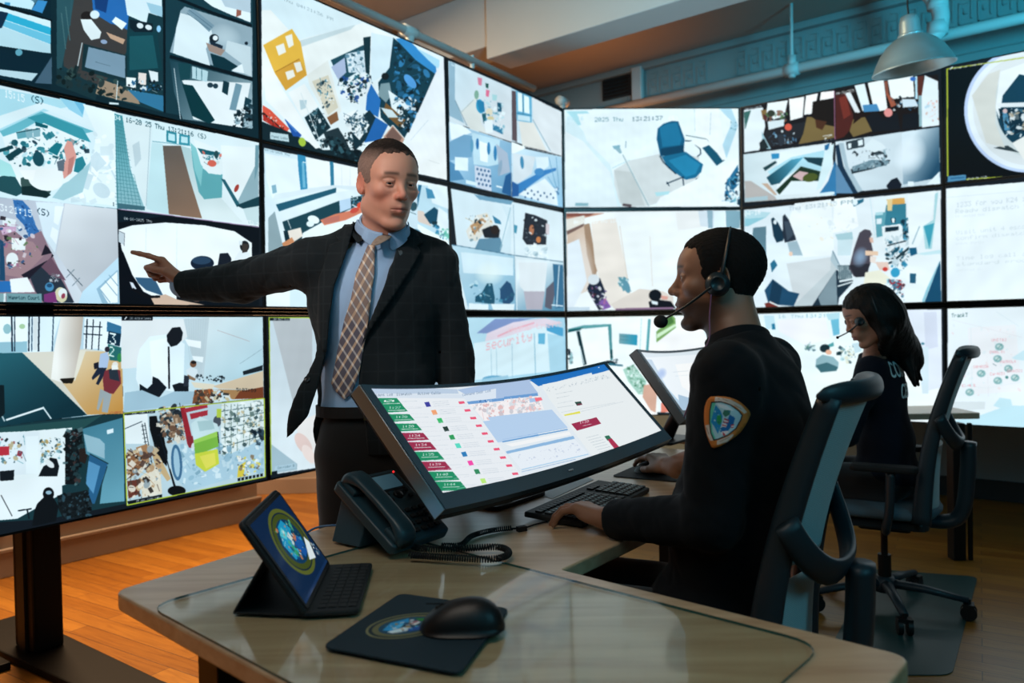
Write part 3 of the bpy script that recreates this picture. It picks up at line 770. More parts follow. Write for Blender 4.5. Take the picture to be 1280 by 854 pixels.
FEED['A3'] = """
v 0 380 3.2
p #b9d6e4 -400,40 488,50 494,435 -400,520
p #dff0f6 -400,45 245,48 200,200 0,200 -400,220
p #eff8fb -300,55 45,55 48,150 -300,160
p #eff8fb 62,55 112,55 110,150 62,155
p #8fbfd0 -200,160 110,150 110,192 -200,210
l 6 #0e1f33 48,50 50,190
l 4 #0e1f33 60,50 60,190
l 5 #0e1f33 118,48 116,190
l 4 #1c3a58 130,48 128,190
l 6 #0e1f33 158,48 155,190
l 4 #12304a 215,50 210,190
p #d8e0e2 135,55 152,55 150,185 135,185
e #a9cfa0 90,90 12,10 0
e #8fc0c8 30,100 16,20 0
p #d9d3c4 90,195 240,190 345,180 490,200 494,435 350,445 210,310
g #e0c8a0 #c98c3c 300,200 480,430 240,300 340,190 490,190 494,440 350,443
p #e3dccb 250,190 345,185 320,260 300,310
g #f3f0ea #b9aa9c 230,60 335,60 245,50 335,50 325,160 295,305 260,318 205,300 218,180
p #1a1712 240,300 300,295 290,318 255,318
g #1d5a68 #0a2e3a 50,200 200,450 -400,205 90,195 350,445 0,490 -400,560
p #0a1a20 -400,330 18,325 20,440 -20,475 -400,520
l 8 #e6eef0 25,465 178,415
l 6 #d6e4e8 172,412 206,460
l 6 #b9ccd2 10,450 20,470
p #e9f3f8 340,55 488,60 490,210 440,200 400,180 335,180
l 5 #0c1c2a 350,60 345,180
l 4 #0c1c2a 375,62 368,182
l 4 #0c1c2a 402,70 395,185
l 4 #0c1c2a 335,120 410,125
l 4 #0c1c2a 338,90 410,92
p #2c6e98 430,70 488,90 488,120 428,110
p #0d2c42 436,108 486,120 480,170 430,158
t #e9f7f6 440,114 470,120 46 3
p #1f6a6a 432,160 488,175 488,230 440,225
t #d9f0e8 436,168 462,174 40 2
e #2f8a4a 480,215 10,18 0
e #262430 430,182 10,11 0
p #a9bfe0 402,200 430,192 438,215 430,258 395,255
p #1a2438 395,255 428,256 412,295 395,325 385,320 402,280 372,305 368,295 388,262
p #171a28 376,238 396,232 396,258 378,262
e #e8e4dc 462,243 12,12 0
e #1c2430 464,256 9,8 0
p #7b2a34 420,268 450,258 482,266 486,318 455,360 418,355 412,300
p #24303c 436,262 470,258 480,310 440,300
p #9aa5aa 402,340 448,362 432,436 408,432 415,372 395,428 388,420
p #f0f2ec 448,246 470,244 476,262 448,264
t #a03030 440,432 486,430 7 17-2025
; lower left feed
p #12343c -400,520 0,490 350,448 492,440 505,800 200,860 -400,900
p #1f4a4c 0,495 340,460 410,445 330,500 0,520
p #e7f1f3 -400,530 100,510 290,495 275,720 0,800 -400,850
p #dfeaf0 -50,520 160,510 150,680 -50,690
c 21 90 6 22 #10242c|#4a7a88|#8a2030|#d9e4e8|#2a4a54|#3a8a98|#b8a880 -380,540 100,530 100,640 -380,700
p #c02838 -20,572 38,570 38,605 -20,608
p #e9f4f8 105,530 155,528 155,680 105,680
c 22 40 5 18 #20404c|#e8eef0|#7fb0bc|#b89858|#406068 160,540 245,535 240,620 160,640
p #0e161c 155,690 175,650 195,640 200,615 228,620 238,650 230,690 190,690
e #dfe6e8 200,640 22,12 40
p #10181e 0,670 58,665 56,710 40,735 0,705
p #0c1216 262,510 330,500 325,620 300,722 262,722
c 23 60 6 24 #0d1a1e|#1f3a40|#3a2a2a|#4a6a70|#070c0e 262,510 330,500 320,720 262,720
p #241c1a 318,582 348,575 352,605 342,640 318,630
g #3a7c94 #5f9fb4 340,470 480,780 332,500 492,455 500,790 400,800 420,640 345,600
p #8fb8c8 335,520 400,540 420,560 420,620 350,590
p #dfeef4 428,505 455,498 455,515 430,522
p #1f5a86 360,600 408,625 432,640 380,800 352,800 360,710 345,700
p #4f92c0 355,628 402,650 375,760 345,720
l 4 #12323c 360,600 435,640
l 3 #12323c 430,650 385,800
p #e9f1f4 -400,740 250,690 250,760 70,860 -400,900
p #10181c 230,768 350,745 370,800 360,855 255,860 235,820
c 24 50 6 20 #0a1216|#1f3038|#2a4a58|#05090b 232,760 360,750 370,850 250,860
l 3 #101418 5,765 50,850
l 5 #0d1a22 72,828 128,820
l 6 #0d1a22 110,825 118,860
e #0b1015 195,760 22,26 0
e #8fb4c8 196,755 12,8 0
p #0b1116 150,800 180,770 215,775 235,810 225,870 130,890 138,830
; right upper feed
p #c7dfe9 486,48 1052,50 1056,375 495,435
p #e2e6e8 486,60 830,60 620,250 486,260
g #d9e6ea #a9cdda 840,50 1050,300 838,52 1052,50 1052,280 850,320 815,300
p #bfcfd6 735,60 838,55 815,300 790,290 760,170
"""+''.join("l 1 #a8bcc4 %d,60 %d,280\n" % (745+i*10, 765+i*5) for i in range(9))+"""
l 2 #b8a8a8 870,105 1000,150
l 2 #8fa8b2 960,240 1050,180
p #f2f8fa 740,140 805,150 805,178 755,168
p #eef6f8 770,208 815,212 812,235 775,225
p #e6f4fa 560,180 600,130 680,120 740,160 735,330 690,350 600,335 560,340 545,300 550,220
p #f2fafd 600,150 670,135 675,330 610,330
p #121820 668,125 690,95 722,92 733,115 728,145 710,165 685,172 670,150
l 7 #0c1018 676,170 678,340
p #0f1822 560,320 590,340 610,320 612,290 635,300 668,335 640,372 600,378 560,360
p #101820 690,325 720,315 756,322 755,350 700,350
p #9ebfd0 500,355 570,345 640,375 700,350 790,350 780,400 560,425 495,432
e #7a5038 774,240 13,14 0
e #1c1a1c 776,234 11,6 0
p #d6e2e8 745,265 765,252 790,262 792,300 758,300 752,285
p #8a6a50 752,282 785,300 780,308 750,298
p #242c38 738,285 758,290 755,330 735,330
p #d9c0a0 850,330 1054,268 1054,345 880,340
p #b08050 850,342 1000,345 1054,345 1056,378 930,382 880,345
p #7a3a20 960,350 1054,332 1056,378 940,380
p #e4d8c0 765,312 860,322 850,345 780,335
p #7a4a30 780,345 850,340 850,395 770,400
c 25 30 6 24 #e0e4e0|#3a3430|#b85a28|#202428|#c8b890 780,345 900,350 930,382 790,400
t #0b141c 946,336 1028,340 13 5:03:59
p #142028 972,270 1052,245 1052,266 975,285
c 26 18 5 14 #203038|#101820 790,285 900,290 900,310 790,312
p #0b141c 488,48 612,48 612,66 488,66
t #e4ecf0 520,53 605,53 9 203_Holding_Camera
l 4 #f0f4f6 500,62 508,52
; right lower feed
p #b8d0da 496,438 1056,378 1062,690 508,806
p #e9f1f3 498,440 590,430 600,560 505,560
l 3 #2a3a48 500,500 570,470
l 3 #16242e 570,480 600,660
l 3 #16242e 580,475 612,655
"""+''.join("l 2 #1a2a34 %d,%d %d,%d\n" % (565+i*2.6, 490+i*16, 585+i*2.4, 486+i*16) for i in range(10))+"""
p #0a0f14 598,450 628,448 640,510 672,590 668,650 630,610 600,500
p #0a0f14 615,500 650,490 672,620 650,640
c 27 90 8 30 #6a4a38|#c8a888|#182028|#8a6a50|#e0d8c8|#3a4a54|#203038 640,415 740,405 745,540 690,560 640,520
p #8a5a3a 508,600 560,580 575,660 515,700
p #a87850 545,575 590,560 600,640 570,665
p #6a3228 510,710 560,700 560,760 515,780
p #e2d8c4 565,690 640,640 650,760 570,775
p #c8a878 600,570 640,610 685,700 670,710 620,640
c 28 70 8 28 #2a2420|#b89068|#e8e0d0|#503830|#90a0a8|#d0b890 508,580 640,560 650,770 512,785
p #a0202c 722,412 740,408 775,560 770,600 750,560
p #b02838 735,420 830,400 832,415 740,436
p #b02838 760,440 832,425 832,445 765,462
p #8a2530 750,530 775,528 778,610 760,600
e #20303a 872,628 10,18 0
l 8 #10161c 865,470 880,600
e #48505c 870,470 16,22 0
p #b8d040 868,420 888,420 888,455 868,455
p #dce8e8 888,400 1054,380 1058,520 1010,560 890,620 884,500
"""+''.join("l 2 #4a6a58 %d,400 %d,600\n" % (900+i*26, 902+i*24) for i in range(6))+''.join("l 3 #3a5a60 888,%d 1056,%d\n" % (430+i*36, 405+i*30) for i in range(5))+"""
c 29 90 6 20 #8a9a98|#e8eeea|#c8b890|#5a7470|#f4f8f6|#304a50 888,405 1050,385 1050,540 890,605
p #a9cbdc 690,560 780,580 900,610 1058,540 1060,660 750,750 700,690
c 30 60 6 30 #8fb8cc|#d6e8ee|#c2dce6|#7aa4b8 690,570 1050,560 1055,670 720,740
p #c8e0e4 765,480 800,450 870,480 880,510 775,545
p #a8c8cc 790,470 850,465 860,500 800,510
p #78b83c 776,545 870,510 876,570 782,608
p #9ad050 776,545 870,510 872,530 778,560
p #cfd838 780,600 872,580 878,640 822,672 785,645
p #e8e050 800,610 860,595 865,640 825,660
e #3a6a90 708,635 22,72 -4
e #9ac0d4 708,635 12,58 -4
l 4 #101a24 640,520 700,740
e #0a0e12 708,748 36,20 0
l 5 #0a0e12 680,660 705,740
p #e0c838 955,650 985,630 975,690 950,695
c 31 22 6 20 #e0d050|#8a7860|#f2efe8|#5a5a50 950,610 1040,600 1050,660 960,695
c 32 14 8 22 #10202c|#2a4454 1010,510 1054,500 1050,570 1020,560
"""+''.join("p #0d161a %d,%d %d,%d %d,%d %d,%d\n" % (952+i*15, 698-i*3, 963+i*15, 696-i*3, 963+i*15, 708-i*3, 952+i*15, 710-i*3) for i in range(7))+"""
p #0b141a 510,790 650,762 650,774 515,803
t #e6eef2 545,786 640,767 9 25_sec_view_cam
p #0d1820 498,434 622,424 622,436 498,446
t #dfe8ec 530,434 615,426 8 Rear_Loading_Bay
l 4 #b8cc30 496,438 1058,378 1062,692 509,806 496,438
"""
FEED['B1'] = """
v 320 0 3.2
g #d9edf4 #eef4f4 100,0 700,700 22,-300 752,230 765,720 25,560
p #f0f3f0 24,40 60,40 170,160 400,100 430,90 560,150 300,240 130,350 40,300 24,400
p #c9dade 165,165 400,98 380,118 180,188
t #9fb4bc 110,-12 312,72 13 Thu_04:21:36_PM
p #f0b83a 30,180 145,115 180,170 205,300 120,362 75,290
p #e0a030 78,290 175,235 205,300 120,362
l 3 #a87020 78,288 175,235
p #f2f0e6 80,185 112,172 122,208 92,222
p #f2f0e6 118,145 145,135 152,180 132,192
p #f0ece0 118,288 150,278 158,305 128,320
p #f0ece0 152,252 178,246 188,280 165,290
p #b8291f 28,420 130,520 120,535 28,480
p #e8503a 28,420 60,440 135,515 125,525 28,450
l 4 #2a1a1a 30,450 115,525
c 40 14 5 12 #e8d8d0|#301818|#d84030 28,430 60,440 120,520 28,480
p #10262e 24,485 60,500 140,530 270,600 420,600 430,665 300,630 24,560
p #bcd6dc 58,528 130,538 134,568 58,556
t #506a74 62,540 128,550 9 Chapel_Lobby
e #1c4c9c 135,470 18,22 20
p #1a50a8 118,480 150,470 190,520 180,548 150,545
p #3a78c8 125,490 150,484 178,520 160,530
e #a8c838 186,568 14,18 -20
p #f2f4f2 60,260 110,360 260,590 240,595 40,400 30,300
p #f0f2f0 130,370 195,335 250,425 185,470
p #b8d0d8 175,400 205,400 200,432 180,440
p #12303a 195,470 250,430 300,510 240,560
c 41 26 6 18 #e6eef0|#10222a|#3a6a78 200,460 250,430 290,500 240,545
p #e6e8e2 205,300 290,240 345,440 300,500 215,340
p #d8cfb8 225,325 290,300 330,430 290,460
c 42 24 6 18 #10303c|#2a7a9a|#e8eef0|#486068 240,330 290,310 320,420 270,430
p #8a5a38 285,470 325,445 332,480 300,500
p #20343c 270,530 330,510 352,545 380,600 300,600
c 43 50 6 30 #0c2028|#1a3a44|#33606c|#08161c 240,560 420,520 430,660 280,600
l 3 #d8e4e6 180,370 270,600
l 3 #e8f0f2 290,240 350,470
p #1b4a5a 300,240 430,180 460,195 450,260 340,330
p #cfe0ea 360,215 448,198 452,290 372,290
c 44 24 5 16 #1f4a5c|#e8f2f6|#5a8aa0 362,215 448,200 450,290 370,290
p #a9b8d8 302,268 356,230 362,290 330,318
p #eaf2f4 330,330 450,290 470,345 400,420 345,390
c 45 60 6 20 #0f3038|#2a6a7c|#e8eef0|#1a4a98|#0c1c24 330,310 465,300 470,360 390,420 335,370
p #12323c 430,150 460,145 455,300 440,290
p #d8ecf4 462,130 552,150 530,290 462,330
p #0f3a4a 550,150 720,290 700,370 590,560 500,470 490,330 535,270
c 46 50 8 34 #0c2c3c|#1a5a80|#08202c|#2a80b8 560,180 700,300 650,480 540,420
p #2a8ad0 560,155 600,150 720,260 725,300 640,240
p #aadcf0 640,190 735,240 735,280 690,240
e #4a9ade 618,325 16,34 -40
e #131c20 518,305 15,14 0
p #7a98a0 500,335 535,330 545,380 520,410 490,380
p #1f6fc0 462,335 500,400 490,470 440,440 445,380
p #e4f0f4 530,360 615,420 600,450 560,468 545,440
p #78542c 520,410 600,480 580,515 510,450
p #1a62b0 450,450 530,500 500,560 435,570
p #12303c 420,470 455,440 480,470 440,560 400,600 380,520
p #f0f4f4 350,460 400,440 455,500 415,560 360,500
c 47 40 6 22 #12303a|#3a6070|#e4ecee|#24506a 350,450 450,460 440,540 380,530
c 48 60 6 24 #0c2830|#20506a|#0a1a20|#3a90c8|#e6eef2 560,380 640,400 660,440 600,550 570,500
p #cfe0e4 500,430 545,440 570,470 530,470
p #c0907a 510,545 548,500 595,555 560,640
p #7a5a50 520,545 548,508 585,550 560,600
l 3 #e6e6e0 510,548 548,500 600,560
g #e9eef2 #f4f4f0 600,500 760,700 720,290 752,232 765,720 640,690 600,560
l 2 #c4d4da 690,480 620,560
l 2 #d4d8d8 690,640 735,655
"""
FEED['B2'] = """
v 325 170 3.7125
g #cfe8f2 #f0f8fb 30,80 330,300 20,55 870,235 890,850 30,850
t #7090a0 24,58 140,84 10 04-16-2025_Thu
p #e9f4f8 24,80 180,110 190,250 60,290 30,200
p #2b8cba 175,85 212,92 222,245 190,250 180,160
p #6ab8d8 195,120 206,122 214,240 200,240
l 5 #d8ecf2 200,120 240,132
p #7fb0c4 55,230 75,225 80,262 60,268
p #2a7ea0 325,118 342,120 345,230 330,232
p #f6fafb 218,100 325,120 330,230 228,240
p #f4f8fa 344,125 468,150 470,230 345,235
l 1 #b8ccd4 380,130 382,230
l 1 #b8ccd4 420,140 420,230
p #dceaf0 70,270 340,228 480,235 480,262 355,240 60,300
p #1c5a72 75,318 355,240 355,262 90,350
p #e4f1f5 90,350 360,262 480,240 480,275 110,395
p #17424f 105,400 370,300 480,275 485,310 300,395 200,450 120,450
p #17424f 105,398 240,350 260,400 140,440
p #0c2c38 110,440 200,445 190,530 130,550
l 3 #e8f0f0 130,390 145,430
e #f0f8fa 250,388 28,18 20
e #e8f4f6 235,408 18,14 0
p #bcd8f0 370,300 422,288 424,335 372,355
c 50 22 5 16 #10303c|#e0ecf0|#4a90b0 425,280 480,272 480,310 430,330
p #e07a5a 280,390 350,362 430,345 485,310 486,350 400,390 300,415
e #e84a30 470,320 20,14 -20
e #d84838 440,345 22,12 -20
p #c87060 290,385 370,368 370,395 300,408
p #f3e6d8 130,440 190,425 200,465 145,500
p #d98a5a 100,500 150,470 175,520 130,545
p #e8b898 140,500 190,490 170,540 150,545
p #8fa8b0 40,380 70,350 110,520 60,550 40,550
p #0a2530 36,545 135,560 135,572 36,560
t #e8f0f2 38,548 100,556 10 32
p #cfe6f0 36,570 135,572 135,640 36,640
p #2a6a88 50,580 70,580 75,635 60,640
p #1f6a90 735,225 752,228 740,330 725,330
p #bfe0ee 752,228 870,240 880,490 720,400
p #e9f5f9 780,230 870,240 878,340 800,310
p #3f90b8 770,240 800,250 815,290 778,290
p #e2cdc0 700,340 760,350 800,420 740,400
p #0f4a66 762,365 810,330 846,358 825,405 790,408
p #e8f4f8 830,330 872,360 878,480 820,420
p #10303c 800,395 826,398 822,412 800,412
c 51 18 8 24 #2a8ab8|#e8f8fa|#68c8b0|#12506a 800,410 878,430 880,490 830,470
; what the feed shows where the standing man blocks it, and the lower window
p #cfe4ee 480,180 730,220 735,500 480,480
c 52 30 8 40 #2a6a88|#e8f4f8|#17424f|#d98a6a 490,250 730,260 730,480 490,470
p #d8ecf4 140,575 880,500 880,830 140,800
"""
FEED['B3'] = """
v 0 380 3.2
g #c4d3dc #dfe6ea 1080,60 1250,660 1076,52 1900,56 1900,560 1084,684
p #b8bcc0 1090,60 1250,60 1250,300 1180,420
p #e8e0dc 1180,480 1400,380 1400,650 1240,640
e #e4c4bc 1215,560 50,26 55
e #f0d8d0 1235,600 40,20 60
p #9fb8c4 1084,560 1190,640 1190,664 1086,680
p #a8c4d2 1100,650 1184,636 1184,658 1100,668
t #506c7a 1112,652 1180,642 9 Corridor_B
p #0d1820 1078,54 1160,54 1160,66 1078,66
t #e8f0f2 1095,57 1158,57 8 204_Hall_West
p #0d1820 1086,672 1110,668 1110,682 1086,684
l 4 #a8c030 1078,54 1250,56
l 4 #a8c030 1078,54 1086,684
p #8fa4b4 1500,80 1800,80 1800,500 1560,520
c 60 40 20 60 #b8c8d0|#8898a4|#e0e8ec 1300,100 1850,100 1850,520 1320,600
"""
FEED['C1'] = """
v 555 65 4.27
g #cfe6f0 #d9dce0 30,60 360,420 25,45 360,190 362,480 30,370
p #dcdfda 90,320 160,250 185,230 200,380 240,440 140,410
p #8fb4c8 28,50 60,60 60,250 110,380 30,340
l 3 #5f8494 62,260 125,395
l 2 #7fa0a8 95,320 160,255
p #e07a98 180,135 205,140 202,180 185,175
p #e86a90 225,200 245,205 240,240 225,236
p #1f5a50 222,165 240,170 238,195 225,190
e #2a9cc8 195,290 22,38 -10
p #1f80b0 175,255 215,265 220,320 190,320
e #7fae98 175,228 12,24 0
p #155a6a 203,330 225,325 228,385 212,380
e #e8dcc0 243,320 18,20 0
e #d8c898 250,355 18,12 0
p #175a78 285,268 312,275 308,320 288,318
p #a8d8dc 258,225 285,230 282,260 260,258
p #2a78a0 262,385 320,410 315,440 262,415
c 70 34 6 22 #7fb8c8|#e8f4f6|#3a8aa8|#b8dce4 200,240 320,270 320,420 230,420
p #e6eef2 215,370 260,360 262,430 225,430
; top right
g #b8d8e8 #e6eaec 370,210 620,540 360,192 628,318 630,555 362,475
p #5a4a50 362,205 385,210 392,480 365,470
p #5fb0d4 385,205 470,240 470,380 390,365
p #e8f8fc 395,215 418,222 420,320 398,315
p #e8f8fc 428,230 455,242 458,330 430,322
p #c8e4ee 395,335 460,345 462,372 395,362
l 3 #1a5a80 385,325 470,340
l 3 #1a5a80 422,220 425,330
p #e6e2da 400,370 480,378 550,530 420,500
p #dfe3e6 470,240 625,320 628,550 570,530 480,370
l 4 #7fa4b4 475,360 570,530
; lower left
g #b8d8ec #5f9cc4 30,380 360,760 28,372 362,485 362,770 30,690
p #eef8fc 30,375 120,405 150,430 40,470
p #6fa4c8 30,480 110,440 160,450 150,560 30,580
p #4a88b4 28,580 60,600 110,680 30,690
p #e3f2f8 60,560 130,565 130,635 60,630
p #bfe0ee 150,430 300,470 290,600 240,610 160,600
p #f2fbfe 190,475 235,490 235,590 195,580
e #1f6fae 180,490 8,30 0
e #2a80b8 240,515 9,34 0
e #2a80b8 275,540 9,40 0
e #5a9cc0 150,500 9,36 0
p #cfd8e8 165,605 250,625 255,745 170,720
"""+''.join("e #3a6a98 %d,%d 6,7 0\n" % (180+(i % 4)*20+(i//4 % 2)*8, 625+(i//4)*26+(i % 4)*4) for i in range(16))+"""
p #a8b8cc 280,490 340,540 355,640 300,660
e #8aa8c0 300,620 10,44 10
p #1a5a94 330,660 362,640 362,770 310,750
p #d9eef6 118,682 178,696 178,716 118,702
p #eaf6fa 280,712 312,720 310,728 280,720
; lower right
g #cfe6f2 #8fc4e4 370,520 620,820 362,500 630,560 635,830 365,775
p #f2f8fa 362,478 440,510 380,540 362,540
p #d9e2e8 370,540 490,560 470,650 400,700 370,690
e #3a8ab4 418,590 10,34 -5
p #e2f2f8 490,560 560,560 560,610 500,650
p #2a7ec4 365,720 480,660 540,630 600,618 600,632 545,655 480,700 400,760 365,775
p #1a5ca4 365,690 400,710 400,770 365,772
e #3a8ac8 510,640 26,20 0
p #e6f0f4 400,760 470,715 540,675 600,740 610,820 520,800
"""+''.join("e #3a6a98 %d,%d 5,6 0\n" % (435+(i % 5)*34+(i//5 % 2)*14, 735+(i//5)*26+(i % 5)*6-(i//5)*6) for i in range(13))+"""
l 3 #5fa0cc 555,665 600,740
l 3 #5a9cc4 560,560 600,720
l 3 #5a9cc4 600,560 615,720
c 71 16 5 14 #2a6aa0|#e8f4fa 590,720 615,725 612,760 590,750
l 2 #eef8fc 30,372 360,485 632,560
l 2 #b8ccd8 362,190 362,775
t #dff0f8 40,62 180,120 10 04-16-2025_Thu_13
"""
FEED['C2'] = """
v 560 220 3.05
g #d4e6ee #e6eff2 20,60 430,520 12,48 438,140 446,522 60,518
p #6a9cb8 100,70 250,95 240,110 120,90
p #e2ddd2 70,210 110,150 150,140 175,180 110,250 80,240
p #b88a60 85,190 130,160 150,170 100,225
c 80 26 5 16 #e8ecea|#c89858|#12303c|#7898a4 75,150 170,140 180,240 90,250
p #151c24 130,205 165,190 200,205 195,238 140,235
e #241814 180,205 16,18 0
p #5a8aa4 120,240 200,235 220,300 100,285
p #2a7aa0 170,150 200,170 205,185 180,180
p #cfe2ea 205,110 245,120 240,300 200,290 235,180
l 3 #8fb8c8 240,120 200,280
p #3f94b0 252,185 266,190 262,220 252,215
p #1b2430 295,140 335,150 380,170 375,265 340,270 310,275 285,240
e #b8704a 320,205 9,20 0
e #d07a40 346,243 9,12 0
c 81 18 4 12 #0a1018|#3a4858|#e0e8ec 290,140 380,170 370,260 300,260
p #e8f2f4 295,262 375,262 385,320 300,310
c 82 16 6 18 #c8dce4|#f8fcfc|#8fb0bc 300,262 380,265 380,320 300,310
p #d8c8cc 374,180 388,185 386,225 374,220
g #bcdcea #7ab0cc 60,290 260,515 15,262 255,305 262,520 80,512
p #d8ecf4 50,290 250,312 250,380 60,370
s .8 #e8f4f0 160,370 60,50 0
p #12506a 105,460 130,445 150,410 170,410 180,465 178,490 105,480
p #1a4a72 200,430 225,400 240,410 255,450 250,475 222,500 200,470
p #e8f4f8 80,485 155,490 155,512 80,510
c 83 14 6 18 #3a88a8|#1f5a78|#bfe0ea 80,400 250,420 250,480 90,480
g #e9f2f6 #4a88a8 330,350 430,500 262,318 440,330 444,522 265,520
p #e6ebee 270,330 380,330 370,440 300,450 275,420
p #5a5a6a 375,430 405,400 410,440 395,510 370,500
p #b8b0bc 290,440 370,440 360,510 300,510
p #2a6a90 400,335 440,340 444,500 410,505
l 3 #d9ecf4 425,340 415,500
l 4 #e6f4fa 395,492 440,496
p #e4f0f4 165,488 255,488 252,515 175,515
l 3 #3a6c88 15,262 250,302 440,328
l 2 #7fa4b8 250,110 260,520
"""
FEED['C3'] = """
v 560 220 3.05
g #b8dcea #9fd0e6 100,540 440,770 0,540 446,540 470,900 0,1000
p #7a90c4 180,545 330,542 250,560 150,600 110,600
p #e8d4e0 150,600 250,558 370,542 440,560 350,580 180,650 140,640
p #d9ecf2 90,640 200,620 360,570 440,580 440,740 90,780
l 2 #9fc4d4 165,660 168,780
l 2 #9fc4d4 185,655 188,778
l 2 #8fb8cc 245,640 247,770
l 3 #7ab4cc 330,600 335,760
p #5ab0d4 345,600 372,600 370,642 345,640
p #3fa0d0 375,565 440,580 440,615 378,590
p #a9d4e6 380,600 440,612 446,740 390,750
l 6 #f0a8b8 190,612 250,585 330,560
t #f0b4bc 145,628 325,590 38 security
t #f0c8d0 230,575 440,550 22 department
p #b4e0ee 0,620 100,640 95,790 0,800
e #5fa4c8 180,775 48,14 0
p #9ac8de 130,775 230,760 235,790 130,795
"""
FEED['M1'] = """
v 690 60 4.126
g #e9f6fa #f2fafc 70,320 950,800 64,318 962,302 968,818 68,822
p #a9dce6 70,325 180,325 240,380 130,400
l 8 #d2ecf2 75,330 300,610
p #d9eef4 70,335 130,400 300,600 360,820 68,820
g #eef6f8 #e2eef2 120,400 300,800 68,430 160,480 300,640 340,820 68,820
p #eaf4f7 130,340 600,320 600,420 400,560 300,600 180,480
p #d7dcdc 320,630 400,580 560,545 760,560 760,720 500,815 400,820 350,800 320,700
p #c9cecd 320,630 420,640 480,815 360,815
l 3 #a8d4de 310,620 400,578
l 6 #9fb8be 365,550 500,815
l 3 #e8f0f0 370,550 505,815
p #8fb4c0 312,508 345,500 362,540 350,545
l 4 #7fa4b0 382,480 380,515
p #7fb0c0 312,505 352,500 350,520 320,522
p #0c5a82 545,415 575,390 620,375 652,378 685,470 680,530 560,560 540,470
p #1474a0 555,410 600,390 645,385 670,470 660,500 570,510
p #083f60 560,520 680,500 682,540 590,560 562,550
p #0f6a94 565,560 690,535 780,600 770,640 740,670 690,680 600,620
p #1a86b4 600,580 690,550 765,600 740,650 690,665
l 6 #0c2c44 686,478 720,480 765,520 768,545 750,560
l 6 #0c2c44 556,556 575,590 640,650
l 6 #0c2c44 590,700 660,672 680,665
l 6 #0c2c44 675,668 680,712
l 5 #0c2c44 740,680 752,672
l 5 #0c2c44 592,690 605,712
p #f6fafb 710,480 790,470 830,500 770,520
p #0f5470 775,515 810,500 890,580 850,608
l 3 #0c3448 690,450 800,470 890,580
p #f6fafa 740,310 860,310 900,570 880,580 800,470 740,450
p #b4dcec 860,310 925,310 960,400 900,570 880,500 930,380
l 2 #b0ccd4 735,310 738,430
l 2 #9fc4d0 820,330 815,450
c 90 6 5 10 #5a98ac|#8fc0cc 920,380 950,380 950,440 920,430
p #f4f8f9 540,800 560,770 720,690 960,560 965,815 545,818
p #1c6a96 900,690 960,600 966,700 930,740 890,760
c 91 34 8 28 #0c3048|#2a90c0|#e8f8fc|#68b8c8 890,690 962,640 965,810 890,800
p #aee0e8 530,745 610,738 600,755 540,765
p #8ab8c4 120,798 188,800 186,815 120,815
l 14 #5a484c 365,808 410,814
t #b9dfe8 80,352 165,352 22 04-16
t #6a98a4 220,358 370,356 22 2025_Thu
t #4a7480 412,355 575,350 22 13:21:37
t #ffffff 600,350 655,350 26 (S)
t #d0e8f0 80,380 110,350 20 0
"""
FEED['M2'] = """
v 560 220 3.05
g #f4f6f6 #f8faf8 460,150 900,510 450,138 1150,130 1150,510 455,518
p #c98a70 452,142 600,142 520,160 452,165
p #8a4a3a 452,142 560,142 540,152 452,156
p #e8e0d4 452,165 520,150 525,178 452,210
p #7a5a50 452,210 520,180 516,195 454,225
g #d8b8a0 #e8d8cc 460,210 600,400 454,225 520,190 560,330 570,380 530,440 454,470
p #a88468 518,185 540,180 570,360 555,390 530,300
p #f2e4d8 545,175 640,160 700,460 610,500 590,440 560,330
l 2 #d8c0ac 655,190 690,430
l 2 #e0d4c8 770,230 780,420
s .5 #f6e8e0 520,330 40,120 -10
p #e8eef4 455,260 500,240 530,400 480,500 455,510
p #e7d8cc 620,490 730,430 820,440 860,460 860,505 640,514
p #1a2438 530,430 545,395 580,390 600,440 590,480 610,500 575,512 545,460
e #dfe4e8 555,395 22,20 0
p #8a5ab0 575,480 600,465 622,500 590,512
c 95 22 6 16 #243048|#e8e4e8|#6a5a8a|#402028|#b86a98 535,420 600,430 615,505 560,505
p #5f9aa8 648,385 678,388 690,430 668,440
l 3 #8ab0bc 660,410 700,440
c 96 10 5 12 #5a98a8|#c8e0e4 645,385 690,390 690,430 650,420
e #10141c 790,455 24,22 0
p #10141c 765,480 790,470 850,478 870,505 770,505
p #e8a090 812,455 840,460 836,472 815,470
p #e6eef2 775,475 800,480 800,492 778,488
t #f6fafa 480,168 665,160 16 04-16-2025_Thu_13:21
p #8f6a88 640,505 860,500 860,515 640,516
p #c9d8e2 455,500 540,500 540,518 455,518
v 780 260 3.557
p #f2f0ee 230,20 370,10 380,80 240,100
p #d9e2ea 330,12 400,10 410,90 340,80
p #8fb0c0 370,12 395,12 395,90 375,90
p #7fa8b8 452,12 518,12 515,90 455,90
p #e4f0f4 400,12 450,12 450,90 400,90
e #5a94a8 12,350 14,30 -20
"""
